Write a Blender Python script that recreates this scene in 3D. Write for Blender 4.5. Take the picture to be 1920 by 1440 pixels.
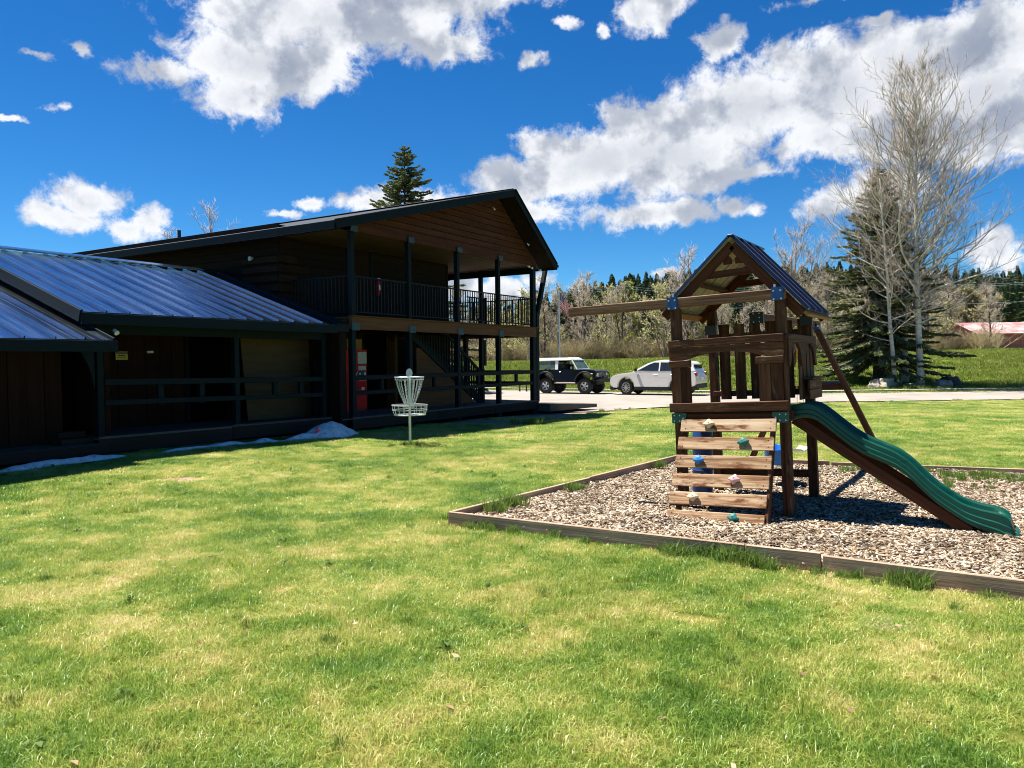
import bpy, bmesh, math, random
import numpy as np
from mathutils import Vector, Matrix, noise as mnoise

for _o in list(bpy.data.objects):
    bpy.data.objects.remove(_o)
SC = bpy.context.scene
COL = SC.collection
R = math.radians
random.seed(11)
RNG = np.random.default_rng(11)

# ------------------------------------------------------------------ camera
cam_d = bpy.data.cameras.new('camera')
cam_d.sensor_width = 36.0
cam_d.lens = 27.0
cam_d.clip_start = 0.1
cam_d.clip_end = 3000
cam = bpy.data.objects.new('camera', cam_d)
COL.objects.link(cam)
_p, _r = R(-1.7), R(-0.53)
_f = Vector((0, math.cos(_p), math.sin(_p)))
_u = Vector((0, -math.sin(_p), math.cos(_p)))
_x = Vector((1, 0, 0))
cx = _x * math.cos(_r) + _u * math.sin(_r)
cy = _u * math.cos(_r) - _x * math.sin(_r)
m = Matrix((cx, cy, -_f)).transposed().to_4x4()
m.translation = (0, 0, 1.7)
cam.matrix_world = m
SC.camera = cam

# ------------------------------------------------------------------ light and exposure
SUN_AZ, SUN_EL = R(-62), R(69)          # azimuth from +Y towards +X
SKY_STRENGTH = 0.05
SC.view_settings.view_transform = 'Standard'
SC.view_settings.look = 'None'
SC.view_settings.exposure = 1.40
SC.view_settings.gamma = 1.0
SC.view_settings.use_curve_mapping = False
SC.cycles.use_denoising = True
SC.cycles.filter_width = 1.0
SC.cycles.max_bounces = 8
SC.cycles.diffuse_bounces = 3
SC.cycles.glossy_bounces = 3
SC.cycles.transmission_bounces = 6
SC.cycles.transparent_max_bounces = 8
SC.cycles.caustics_reflective = False
SC.cycles.caustics_refractive = False

sun_d = bpy.data.lights.new('sun', 'SUN')
sun_d.energy = 5.0
sun_d.angle = R(0.53)
sun_d.color = (1.0, 0.955, 0.88)
sun = bpy.data.objects.new('sun', sun_d)
COL.objects.link(sun)
_s = Vector((math.sin(SUN_AZ) * math.cos(SUN_EL), math.cos(SUN_AZ) * math.cos(SUN_EL), math.sin(SUN_EL)))
sun.rotation_euler = _s.to_track_quat('Z', 'Y').to_euler()
sun.location = (0, 0, 60)


class NT:
    """tiny node-tree builder"""
    def __init__(self, tree):
        self.t = tree
        tree.nodes.clear()

    def n(self, kind, ins=None, **props):
        nd = self.t.nodes.new(kind)
        for k, v in props.items():
            setattr(nd, k, v)
        for k, v in (ins or {}).items():
            s = nd.inputs[k]
            if isinstance(v, bpy.types.NodeSocket):
                self.t.links.new(v, s)
            elif isinstance(v, bpy.types.Node):
                self.t.links.new(v.outputs[0], s)
            else:
                s.default_value = v
        return nd

    def math(self, op, a, b=0.0, c=0.0, clamp=False):
        nd = self.t.nodes.new('ShaderNodeMath')
        nd.operation = op
        nd.use_clamp = clamp
        for i, v in enumerate((a, b, c)):
            if isinstance(v, (bpy.types.NodeSocket, bpy.types.Node)):
                self.t.links.new(v if isinstance(v, bpy.types.NodeSocket) else v.outputs[0], nd.inputs[i])
            else:
                nd.inputs[i].default_value = v
        return nd.outputs[0]

    def vmath(self, op, a, b=None, c=None):
        nd = self.t.nodes.new('ShaderNodeVectorMath')
        nd.operation = op
        for i, v in enumerate((a, b, c)):
            if v is None:
                continue
            if isinstance(v, (bpy.types.NodeSocket, bpy.types.Node)):
                self.t.links.new(v if isinstance(v, bpy.types.NodeSocket) else v.outputs[0], nd.inputs[i])
            else:
                nd.inputs[i].default_value = v
        return nd.outputs[1] if op in ('LENGTH', 'DOT_PRODUCT', 'DISTANCE') else nd.outputs[0]

    def mix(self, fac, a, b, blend='MIX'):
        nd = self.t.nodes.new('ShaderNodeMix')
        nd.data_type = 'RGBA'
        nd.blend_type = blend
        for idx, v in ((0, fac), (6, a), (7, b)):
            s = nd.inputs[idx]
            if isinstance(v, (bpy.types.NodeSocket, bpy.types.Node)):
                self.t.links.new(v if isinstance(v, bpy.types.NodeSocket) else v.outputs[0], s)
            else:
                s.default_value = v if idx == 0 else (tuple(v) + (1,))[:4]
        return nd.outputs[2]

    def ramp(self, fac, stops, interp='LINEAR'):
        nd = self.t.nodes.new('ShaderNodeValToRGB')
        cr = nd.color_ramp
        cr.interpolation = interp
        while len(cr.elements) < len(stops):
            cr.elements.new(0.5)
        for e, (p, c) in zip(cr.elements, stops):
            e.position = p
            e.color = (tuple(c) + (1,))[:4] if hasattr(c, '__len__') else (c, c, c, 1)
        self.t.links.new(fac if isinstance(fac, bpy.types.NodeSocket) else fac.outputs[0], nd.inputs[0])
        return nd.outputs[0]

    def maprange(self, v, a, b, c=0.0, d=1.0, smooth=False):
        nd = self.t.nodes.new('ShaderNodeMapRange')
        nd.interpolation_type = 'SMOOTHSTEP' if smooth else 'LINEAR'
        for i, q in enumerate((v, a, b, c, d)):
            if isinstance(q, (bpy.types.NodeSocket, bpy.types.Node)):
                self.t.links.new(q if isinstance(q, bpy.types.NodeSocket) else q.outputs[0], nd.inputs[i])
            else:
                nd.inputs[i].default_value = q
        return nd.outputs[0]

    def noise(self, vec, scale, detail=4.0, rough=0.55, dist=0.0, dims='3D'):
        nd = self.t.nodes.new('ShaderNodeTexNoise')
        nd.noise_dimensions = dims
        if vec is not None:
            self.t.links.new(vec if isinstance(vec, bpy.types.NodeSocket) else vec.outputs[0], nd.inputs['Vector'])
        nd.inputs['Scale'].default_value = scale
        nd.inputs['Detail'].default_value = detail
        nd.inputs['Roughness'].default_value = rough
        nd.inputs['Distortion'].default_value = dist
        return nd


# ------------------------------------------------------------------ sky with broken cumulus
CLOUDS = [(-12.1, 23.2, 11.2, 2.7), (-7.5, 25.4, 9.8, 2.7), (-17.3, 20.5, 6.3, 2.7), (-24.2, 19.1, 3.5, 0.9), (-19.8, 18.1, 3.6, 1.8), (-15.2, 19.4, 4.9, 1.7), (-6.0, 22.4, 4.3, 1.3), (-2.1, 24.9, 2.4, 0.9), (-28.5, 10.8, 2.8, 1.5), (-29.1, 9.7, 3.6, 1.0), (-24.9, 9.9, 1.0, 1.0), (-26.5, 9.3, 1.9, 0.9), (-31.9, 18.9, 0.7, 0.3), (-29.3, 19.5, 0.9, 0.4), (-32.2, 15.2, 1.0, 0.2), (-30.3, 16.2, 0.7, 0.3), (2.1, 15.8, 1.8, 1.1), (0.7, 12.9, 4.1, 1.8), (1.7, 10.8, 3.5, 1.4), (6.4, 14.4, 5.8, 2.7), (11.4, 14.5, 7.3, 3.0), (11.5, 16.7, 4.8, 1.9), (17.0, 17.3, 6.6, 3.2), (19.8, 19.6, 3.1, 1.4), (22.6, 17.6, 6.4, 3.5), (27.1, 18.3, 5.6, 3.1), (31.6, 18.7, 5.4, 3.2), (31.6, 15.4, 4.9, 3.6), (27.1, 15.1, 5.9, 2.4), (22.6, 14.7, 4.2, 1.5), (13.7, 13.0, 5.1, 1.3), (18.4, 13.1, 1.8, 0.7), (10.7, 10.7, 4.5, 1.0), (15.9, 11.1, 1.5, 0.8), (17.7, 10.5, 1.0, 0.5), (9.8, 23.7, 2.1, 1.6), (11.5, 24.3, 3.3, 0.9), (15.2, 21.9, 1.8, 1.2), (21.9, 23.0, 3.9, 0.5), (25.2, 21.2, 1.2, 0.5), (4.2, 23.5, 1.2, 0.5), (6.9, 22.9, 0.5, 0.6), (1.4, 20.9, 0.8, 0.5), (22.8, 10.7, 2.1, 1.5), (25.6, 11.6, 2.8, 1.7), (32.5, 6.6, 2.1, 1.4), (32.8, 4.1, 1.9, 1.0), (-10.0, 11.4, 3.5, 0.9), (-5.4, 12.0, 2.0, 0.7), (-14.9, 11.1, 1.3, 0.5), (-16.6, 10.1, 0.9, 0.3), (-3.0, 11.9, 1.6, 0.4), (-1.1, 5.2, 2.8, 1.2), (1.7, 5.8, 1.6, 0.7), (5.2, 4.9, 0.6, 0.6), (6.6, 4.9, 0.9, 0.6), (11.6, 6.5, 1.0, 0.3), (-3.9, 5.6, 2.4, 1.2)]
world = bpy.data.worlds.new('World')
SC.world = world
world.use_nodes = True
world.cycles.sampling_method = 'MANUAL'
world.cycles.sample_map_resolution = 512
w = NT(world.node_tree)
sky = w.n('ShaderNodeTexSky', sky_type='NISHITA', sun_disc=False, sun_elevation=SUN_EL,
          sun_rotation=SUN_AZ % (2 * math.pi), altitude=2300.0, air_density=1.0, dust_density=0.25, ozone_density=2.2)
d = w.n('ShaderNodeTexCoord').outputs['Generated']
sp = w.n('ShaderNodeSeparateXYZ', {0: d})
az = w.math('ARCTAN2', sp.outputs[0], sp.outputs[1])
el = w.math('ARCSINE', sp.outputs[2])
DEG = 57.29578
azd = w.math('MULTIPLY', az, DEG)
eld = w.math('MULTIPLY', el, DEG)
ae = w.n('ShaderNodeCombineXYZ', {0: azd, 1: eld, 2: 0.0}).outputs[0]
# wobble so that the outlines billow
wob = w.noise(d, 9.0, 7.0, 0.62).outputs['Color']
wob = w.vmath('MULTIPLY', w.vmath('SUBTRACT', wob, (0.5, 0.5, 0.5)), (5.0, 3.6, 0))
aew = w.vmath('ADD', ae, wob)
dist = None
for (ca, ce, ra, rb) in CLOUDS:
    v = w.vmath('MULTIPLY', w.vmath('SUBTRACT', aew, (ca, ce, 0)), (1 / ra, 1 / rb, 0))
    L = w.vmath('LENGTH', v)
    # distance in units that keep small puffs small
    q = w.math('MULTIPLY', w.math('SUBTRACT', 1.0, L), min(1.0, 0.35 + 0.2 * rb))
    dist = q if dist is None else w.math('MAXIMUM', dist, q)
# the rest of the dome: scattered fair-weather cumulus from the same noise
gen = w.noise(w.n('ShaderNodeCombineXYZ', {0: w.math('DIVIDE', sp.outputs[0], w.math('MAXIMUM', sp.outputs[2], 0.12)),
                                           1: w.math('DIVIDE', sp.outputs[1], w.math('MAXIMUM', sp.outputs[2], 0.12)), 2: 3.0}).outputs[0],
              0.9, 5.0, 0.55).outputs[0]
outside = w.math('MAXIMUM', w.maprange(w.math('ABSOLUTE', azd), 36.0, 44.0), w.maprange(eld, 27.0, 31.0))
gend = w.math('MULTIPLY', w.maprange(gen, 0.56, 0.78, -0.5, 0.8), 1.0)
dist = w.math('ADD', w.math('MULTIPLY', dist, w.math('SUBTRACT', 1.0, outside)), w.math('MULTIPLY', gend, outside))
fine = w.noise(d, 20.0, 9.0, 0.68, 0.25).outputs[0]
fineb = w.math('MULTIPLY', w.math('SUBTRACT', fine, 0.5), 1.7)
dens = w.maprange(w.math('ADD', dist, fineb), -0.10, 0.30, 0.0, 1.0, smooth=True)
thick = w.math('ADD', dist, w.math('MULTIPLY', fineb, 0.6))
# self-shading: compare the billow field with itself a little nearer the sun
off = w.vmath('ADD', d, (-0.012, 0.007, 0.032))
b0 = w.noise(d, 13.0, 6.0, 0.55).outputs[0]
b1 = w.noise(off, 13.0, 6.0, 0.55).outputs[0]
lit = w.maprange(w.math('SUBTRACT', b0, b1), -0.13, 0.08, 0.0, 1.0, smooth=True)
core = w.maprange(thick, 0.15, 0.95, 1.0, 0.45, smooth=True)
shade = w.math('MULTIPLY', w.maprange(lit, 0.0, 1.0, 0.62, 1.0), w.maprange(core, 0.0, 1.0, 0.55, 1.0))
ccol = w.mix(w.maprange(shade, 0.45, 1.0), (0.120, 0.140, 0.180), (0.385, 0.39, 0.40))
# blue of the high-altitude air
hs = w.n('ShaderNodeHueSaturation', {'Hue': 0.503, 'Saturation': 1.35, 'Value': 1.0, 'Color': sky.outputs[0]})
skyc = w.vmath('MULTIPLY', hs.outputs[0], (0.52 * SKY_STRENGTH, 0.90 * SKY_STRENGTH, 1.02 * SKY_STRENGTH))
above = w.maprange(eld, 0.0, 1.5)
fin = w.mix(w.math('MULTIPLY', w.math('MULTIPLY', dens, 0.97), above), skyc, ccol)
bg = w.n('ShaderNodeBackground', {'Color': fin, 'Strength': 1.0})
w.n('ShaderNodeOutputWorld', {'Surface': bg})

# ------------------------------------------------------------------ materials
MATS = {}


def new_mat(name):
    mt = bpy.data.materials.new(name)
    mt.use_nodes = True
    MATS[name] = mt
    return mt, NT(mt.node_tree)


def finish(t, color, rough=0.6, metal=0.0, bump=None, bump_s=0.3, bump_d=0.01, spec=0.5, **extra):
    ins = {'Base Color': color if isinstance(color, (bpy.types.NodeSocket, bpy.types.Node)) else (tuple(color) + (1,))[:4],
           'Roughness': rough, 'Metallic': metal, 'Specular IOR Level': spec}
    ins.update(extra)
    if bump is not None:
        bn = t.n('ShaderNodeBump', {'Height': bump, 'Strength': bump_s, 'Distance': bump_d})
        ins['Normal'] = bn.outputs[0]
    b = t.n('ShaderNodeBsdfPrincipled', ins)
    t.n('ShaderNodeOutputMaterial', {'Surface': b})
    return b


def objvec(t, sx=1, sy=1, sz=1):
    tc = t.n('ShaderNodeTexCoord').outputs['Object']
    oi = t.n('ShaderNodeObjectInfo').outputs['Random']
    k = t.vmath('SCALE', (37.1, 61.7, 23.3))
    k.node.inputs['Scale'].default_value = 1.0
    t.t.links.new(oi, k.node.inputs['Scale'])
    v = t.vmath('ADD', tc, k)
    return t.vmath('MULTIPLY', v, (sx, sy, sz)), oi


def paint(name, col, rough=0.5, metal=0.0, var=0.12, scale=6.0, bump=0.0, spec=0.5, **extra):
    mt, t = new_mat(name)
    v, oi = objvec(t)
    nz = t.noise(v, scale, 6.0, 0.6).outputs[0]
    dark = tuple(c * (1 - var) for c in col)
    lite = tuple(min(1, c * (1 + var)) for c in col)
    c = t.ramp(nz, [(0.3, dark), (0.7, lite)])
    finish(t, c, rough, metal, nz if bump else None, bump, spec=spec, **extra)
    return mt


def wood(name, stops, rough=0.8, grain=(1.6, 38, 38), wear=None, pieces=0.25, bump=0.5, spec=0.12, metal=0):
    """boards carry their grain along object X"""
    mt, t = new_mat(name)
    v, oi = objvec(t, *grain)
    g = t.noise(v, 1.0, 6.0, 0.62, 0.6)
    v2, _ = objvec(t, 1.2, 9, 9)
    big = t.noise(v2, 1.0, 3.0, 0.5).outputs[0]
    f = t.math('ADD', t.math('MULTIPLY', g.outputs[0], 0.65), t.math('MULTIPLY', big, 0.35))
    c = t.ramp(f, stops)
    if wear:
        v3, _ = objvec(t, 3.5, 14, 14)
        wn = t.noise(v3, 1.0, 5.0, 0.65).outputs[0]
        c = t.mix(t.maprange(wn, wear[1], wear[2], 0, 1, True), c, wear[0])
    vary = t.maprange(oi, 0, 1, 1 - pieces, 1 + pieces)
    cc = t.n('ShaderNodeCombineXYZ', {0: vary, 1: vary, 2: vary}).outputs[0]
    c = t.mix(1.0, c, cc, 'MULTIPLY')
    finish(t, c, rough, metal, g.outputs[0], bump, 0.004, spec=spec)
    return mt


# lodge
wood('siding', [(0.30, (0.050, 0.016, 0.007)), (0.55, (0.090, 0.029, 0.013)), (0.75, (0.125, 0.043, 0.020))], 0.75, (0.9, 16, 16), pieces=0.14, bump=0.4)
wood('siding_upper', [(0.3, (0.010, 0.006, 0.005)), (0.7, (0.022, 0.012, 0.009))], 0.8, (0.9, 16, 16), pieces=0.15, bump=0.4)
wood('beam_brown', [(0.3, (0.085, 0.036, 0.016)), (0.55, (0.135, 0.060, 0.027)), (0.75, (0.170, 0.080, 0.038))], 0.7, (0.8, 18, 18), pieces=0.08)
wood('plywood', [(0.3, (0.060, 0.039, 0.021)), (0.7, (0.090, 0.060, 0.034))], 0.8, (1.5, 12, 12), pieces=0.05, bump=0.15)
wood('log_end', [(0.3, (0.018, 0.009, 0.006)), (0.7, (0.042, 0.021, 0.012))], 0.8, (1, 14, 14))
wood('deck_grey', [(0.3, (0.070, 0.058, 0.050)), (0.7, (0.120, 0.100, 0.086))], 0.75, (1.2, 26, 26), pieces=0.18)
wood('skirt', [(0.3, (0.022, 0.015, 0.012)), (0.7, (0.038, 0.027, 0.021))], 0.8, (1.0, 20, 20), pieces=0.1)
wood('board_wall', [(0.3, (0.018, 0.007, 0.005)), (0.7, (0.036, 0.014, 0.009))], 0.85, (0.9, 16, 16), pieces=0.12)
wood('soffit', [(0.3, (0.05, 0.030, 0.017)), (0.7, (0.085, 0.053, 0.030))], 0.8, (0.9, 16, 16), pieces=0.12)
wood('pale_plank', [(0.3, (0.28, 0.15, 0.055)), (0.7, (0.38, 0.21, 0.085))], 0.7, (0.9, 16, 16), pieces=0.05)
paint('trim', (0.0035, 0.010, 0.0145), 0.6, var=0.15, spec=0.12)
paint('steel_plate', (0.014, 0.042, 0.060), 0.5, 0.1)
paint('rail_metal', (0.006, 0.009, 0.014), 0.5, 0.0, spec=0.2)
paint('shade_black', (0.002, 0.002, 0.0025), 0.9, spec=0.0)  # near-black colour standing in for the shade in recesses and gaps
paint('dark_glass', (0.012, 0.014, 0.018), 0.06, 0.0)
# roof metal: dark painted sheet with a lengthwise sheen
mt, t = new_mat('roof_metal')
v, oi = objvec(t, 0.6, 4.0, 4.0)
nz = t.noise(v, 1.0, 5.0, 0.6).outputs[0]
c = t.ramp(nz, [(0.3, (0.27, 0.36, 0.47)), (0.7, (0.35, 0.44, 0.55))])
finish(t, c, t.maprange(nz, 0.3, 0.7, 0.14, 0.22), 1.0, spec=0.6)
paint('roof_metal_dark', (0.010, 0.014, 0.018), 0.5, 0.0, spec=0.25)
paint('galvanised', (0.62, 0.65, 0.64), 0.38, 0.75, var=0.1, scale=30)
paint('chain', (0.58, 0.60, 0.60), 0.35, 0.85)
paint('red_enamel', (0.60, 0.010, 0.012), 0.5, spec=0.15)
paint('white_print', (0.75, 0.75, 0.73), 0.6, var=0.04)
paint('cream_print', (0.55, 0.50, 0.40), 0.6, var=0.25, scale=18)
paint('yellow_sign', (0.62, 0.44, 0.02), 0.5, var=0.06)
paint('black_plastic', (0.010, 0.010, 0.012), 0.45)
paint('brass', (0.5, 0.34, 0.1), 0.3, 0.9)
# playset
wood('stain_dark', [(0.28, (0.020, 0.008, 0.005)), (0.48, (0.085, 0.035, 0.017)), (0.74, (0.180, 0.088, 0.043))], 0.7, (1.5, 34, 34),
     wear=((0.24, 0.165, 0.105), 0.54, 0.80), pieces=0.22, bump=0.7)
wood('stain_red', [(0.28, (0.035, 0.011, 0.006)), (0.5, (0.075, 0.025, 0.011)), (0.74, (0.125, 0.046, 0.020))], 0.6, (1.1, 26, 26), pieces=0.15, bump=0.4)
wood('weathered', [(0.30, (0.060, 0.026, 0.012)), (0.42, (0.22, 0.115, 0.055)), (0.53, (0.44, 0.30, 0.18)), (0.72, (0.62, 0.49, 0.34))], 0.85, (1.0, 24, 24),
     wear=((0.15, 0.058, 0.024), 0.49, 0.66), pieces=0.10, bump=0.8)
wood('old_beam', [(0.27, (0.030, 0.013, 0.008)), (0.48, (0.15, 0.082, 0.047)), (0.72, (0.30, 0.195, 0.125))], 0.85, (1.0, 30, 30), pieces=0.1, bump=1.0)
wood('timber', [(0.28, (0.115, 0.068, 0.044)), (0.5, (0.33, 0.225, 0.155)), (0.75, (0.54, 0.41, 0.30))], 0.9, (0.9, 34, 34), pieces=0.12, bump=1.0)
mt, t = new_mat('slide_green')
v, oi = objvec(t)
nz = t.noise(t.vmath('MULTIPLY', v, (2.0, 9.0, 9.0)), 1.5, 6.0, 0.65).outputs[0]
n2 = t.noise(v, 60.0, 4.0, 0.7).outputs[0]
c = t.ramp(nz, [(0.3, (0.001, 0.050, 0.030)), (0.7, (0.002, 0.072, 0.045))])
c = t.mix(t.maprange(n2, 0.62, 0.8, 0, 0.35), c, (0.10, 0.20, 0.16))
finish(t, c, t.maprange(nz, 0.3, 0.7, 0.26, 0.46), 0, n2, 0.05, 0.002, spec=0.4)
paint('bracket_green', (0.010, 0.085, 0.070), 0.45)
paint('bracket_blue', (0.010, 0.055, 0.20), 0.4)
paint('bracket_black', (0.012, 0.013, 0.016), 0.45)
paint('bolt', (0.55, 0.55, 0.53), 0.35, 0.8)
paint('playroof_metal', (0.012, 0.020, 0.050), 0.30, 0.35)
mt, t = new_mat('playroof_under')
finish(t, (0.42, 0.40, 0.31), 0.5, 0.2)
paint('hold_cream', (0.66, 0.52, 0.33), 0.6, bump=0.2, scale=40)
paint('hold_green', (0.014, 0.15, 0.13), 0.55, bump=0.2, scale=40)
paint('hold_blue', (0.020, 0.18, 0.50), 0.55, bump=0.2, scale=40)
paint('hold_pink', (0.66, 0.38, 0.40), 0.6, bump=0.2, scale=40)
paint('blue_plastic', (0.008, 0.045, 0.16), 0.45)
paint('bright_blue', (0.020, 0.22, 0.70), 0.4)
paint('white_plastic', (0.72, 0.71, 0.66), 0.5)
paint('yellow_rope', (0.60, 0.45, 0.06), 0.8)
# vehicles
paint('car_black', (0.003, 0.003, 0.0035), 0.3, 0.0, var=0.05, spec=0.2)
MATS['car_black'].node_tree.nodes['Principled BSDF'].inputs['Coat Weight'].default_value = 0.15
paint('car_white', (0.78, 0.78, 0.76), 0.3, var=0.03)
paint('car_silver', (0.76, 0.72, 0.65), 0.28, 0.2, var=0.03)
MATS['car_silver'].node_tree.nodes['Principled BSDF'].inputs['Coat Weight'].default_value = 0.8
paint('car_trim', (0.012, 0.012, 0.013), 0.6)
paint('car_tan', (0.42, 0.33, 0.26), 0.5)
paint('tyre', (0.014, 0.014, 0.014), 0.8, bump=0.3, scale=30)
paint('rim', (0.52, 0.52, 0.52), 0.3, 0.85)
paint('lamp_amber', (0.75, 0.22, 0.02), 0.25)
paint('lamp_red', (0.45, 0.015, 0.015), 0.25)
paint('lamp_clear', (0.72, 0.74, 0.74), 0.12)
mt, t = new_mat('car_glass')
finish(t, (0.26, 0.36, 0.36), 0.03, 0.0, **{'Transmission Weight': 0.75, 'IOR': 1.15})
paint('car_glass_dark', (0.016, 0.022, 0.030), 0.04)
paint('seat_dark', (0.02, 0.02, 0.022), 0.8)
# nature
paint('rock', (0.26, 0.23, 0.19), 0.9, var=0.35, scale=5, bump=0.8)
paint('rock_pale', (0.40, 0.34, 0.26), 0.9, var=0.30, scale=5, bump=0.8)
paint('rock_dark', (0.055, 0.052, 0.048), 0.9, var=0.3, scale=5, bump=0.8)
mt, t = new_mat('snow')
v, oi = objvec(t)
nz = t.noise(v, 9.0, 8.0, 0.65).outputs[0]
c = t.ramp(nz, [(0.32, (0.26, 0.25, 0.23)), (0.42, (0.55, 0.57, 0.58)), (0.7, (0.78, 0.82, 0.86))])
finish(t, c, 0.7, 0, nz, 0.6, 0.03)
paint('red_scrap', (0.75, 0.035, 0.06), 0.5)
# bark and foliage
mt, t = new_mat('aspen_bark')
v, oi = objvec(t)
b1 = t.noise(t.vmath('MULTIPLY', v, (3, 3, 14)), 1.0, 4.0, 0.6).outputs[0]
b2 = t.noise(t.vmath('MULTIPLY', v, (1.2, 1.2, 5)), 1.0, 3.0, 0.6).outputs[0]
c = t.ramp(b1, [(0.31, (0.035, 0.032, 0.028)), (0.38, (0.42, 0.40, 0.345)), (0.6, (0.60, 0.575, 0.50))])
c = t.mix(t.maprange(b2, 0.60, 0.72), c, (0.16, 0.14, 0.115))
finish(t, c, 0.75, 0, b1, 0.3, 0.01)
paint('aspen_twig', (0.235, 0.198, 0.150), 0.85, var=0.25, scale=3)
paint('grey_bark', (0.24, 0.20, 0.155), 0.9, var=0.35, scale=4)
paint('dark_bark', (0.070, 0.056, 0.046), 0.9, var=0.35, scale=4)
paint('twig_brown', (0.29, 0.245, 0.195), 0.9, var=0.25, scale=2)
paint('twig_olive', (0.38, 0.34, 0.18), 0.9, var=0.25, scale=2)


def leafmat(name, cols, trans=0.25, rough=0.7, big_s=0.9):
    mt, t = new_mat(name)
    ge = t.n('ShaderNodeNewGeometry')
    oi = t.n('ShaderNodeObjectInfo').outputs['Random']
    rnd = ge.outputs['Random Per Island']
    big = t.noise(ge.outputs['Position'], big_s, 3.0).outputs[0]
    f = t.math('ADD', t.math('MULTIPLY', rnd, 0.55), t.math('MULTIPLY', big, 0.45))
    c = t.ramp(f, cols)
    vary = t.maprange(oi, 0, 1, 0.82, 1.18)
    c = t.mix(1.0, c, t.n('ShaderNodeCombineXYZ', {0: vary, 1: vary, 2: vary}).outputs[0], 'MULTIPLY')
    a = t.n('ShaderNodeBsdfPrincipled', {'Base Color': c, 'Roughness': rough, 'Specular IOR Level': 0.25})
    b = t.n('ShaderNodeBsdfTranslucent', {'Color': c})
    mx = t.n('ShaderNodeMixShader', {0: trans, 1: a, 2: b})
    t.n('ShaderNodeOutputMaterial', {'Surface': mx})
    return mt


leafmat('spruce_needles', [(0.15, (0.055, 0.085, 0.038)), (0.5, (0.165, 0.195, 0.080)), (0.85, (0.31, 0.29, 0.13))], 0.28)
leafmat('pine_needles', [(0.15, (0.045, 0.070, 0.034)), (0.5, (0.085, 0.120, 0.050)), (0.85, (0.14, 0.165, 0.066))], 0.2)
leafmat('buds_green', [(0.15, (0.22, 0.22, 0.075)), (0.5, (0.33, 0.31, 0.12)), (0.85, (0.42, 0.38, 0.19))], 0.35)
leafmat('buds_tan', [(0.15, (0.26, 0.21, 0.13)), (0.5, (0.36, 0.31, 0.19)), (0.85, (0.46, 0.41, 0.24))], 0.35)
leafmat('fresh_green', [(0.15, (0.14, 0.17, 0.030)), (0.5, (0.25, 0.27, 0.050)), (0.85, (0.34, 0.34, 0.08))], 0.35)
leafmat('brush', [(0.2, (0.20, 0.155, 0.11)), (0.42, (0.38, 0.31, 0.21)), (0.58, (0.45, 0.41, 0.20)), (0.8, (0.56, 0.49, 0.33))], 0.4, 0.8, 0.10)


BALD = [(2.46, 4.91, .30), (2.85, 5.2, .24), (2.31, 5.5, .20), (1.31, 5.38, .20), (-4.84, 10.99, .4), (2.31, 11.88, .5)]


# ground patches shared by soil and blades, so that turf and thatch agree
def lawn_patch(t, pos):
    p = t.vmath('MULTIPLY', pos, (1.0, 1.0, 0.0))
    n1 = t.noise(p, 0.55, 3.0, 0.6, 0.4).outputs[0]
    n2 = t.noise(p, 1.7, 4.0, 0.62, 0.3).outputs[0]
    n3 = t.noise(t.vmath('ADD', p, (31.0, 7.0, 0)), 4.5, 3.0, 0.6).outputs[0]
    s_ = t.math('ADD', t.math('ADD', t.math('MULTIPLY', n1, 0.42), t.math('MULTIPLY', n2, 0.38)), t.math('MULTIPLY', n3, 0.20))
    return t.math('ADD', t.math('MULTIPLY', t.math('SUBTRACT', s_, 0.5), 1.42), 0.483)


mt, t = new_mat('lawn_soil')
ge = t.n('ShaderNodeNewGeometry').outputs['Position']
pf = lawn_patch(t, ge)
fine = t.noise(ge, 90.0, 4.0, 0.7).outputs[0]
c = t.ramp(pf, [(0.36, (0.075, 0.110, 0.016)), (0.50, (0.150, 0.170, 0.030)), (0.60, (0.28, 0.24, 0.075)), (0.72, (0.34, 0.26, 0.14))])
c = t.mix(t.maprange(fine, 0.35, 0.7), t.mix(1.0, c, (0.55, 0.55, 0.55), 'MULTIPLY'), c)
far = t.noise(ge, 14.0, 5.0, 0.7).outputs[0]
c = t.mix(t.maprange(far, 0.3, 0.75, 0.0, 0.5), c, t.mix(1.0, c, (1.5, 1.45, 1.2), 'MULTIPLY'))
# dead ground and dirt along the lodge eaves (the strip the roof drips on)
sep = t.n('ShaderNodeSeparateXYZ', {0: ge})
uu = t.math('ADD', t.math('MULTIPLY', t.math('ADD', sep.outputs[0], 3.87), 0.525), t.math('MULTIPLY', t.math('SUBTRACT', sep.outputs[1], 18.38), 0.851))
vv = t.math('ADD', t.math('MULTIPLY', t.math('ADD', sep.outputs[0], 3.87), -0.851), t.math('MULTIPLY', t.math('SUBTRACT', sep.outputs[1], 18.38), 0.525))
wig = t.math('MULTIPLY', t.math('SUBTRACT', t.noise(ge, 1.3, 5.0, 0.65).outputs[0], 0.5), 2.2)
strip = t.maprange(t.math('ADD', vv, wig), -2.75, -2.15, 0, 1, True)
strip = t.math('MULTIPLY', strip, t.maprange(t.math('ADD', uu, wig), 2.6, 4.0, 0, 1, True))
strip = t.math('MULTIPLY', strip, t.maprange(uu, 11.5, 12.5, 1, 0))
soil = t.ramp(t.noise(ge, 22.0, 6.0, 0.7).outputs[0], [(0.3, (0.19, 0.13, 0.085)), (0.7, (0.38, 0.29, 0.205))])
c = t.mix(strip, c, soil)
sw = t.math('MULTIPLY', t.math('SUBTRACT', t.noise(ge, 6.0, 5.0, 0.65).outputs[0], 0.5), 1.5)
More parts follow.
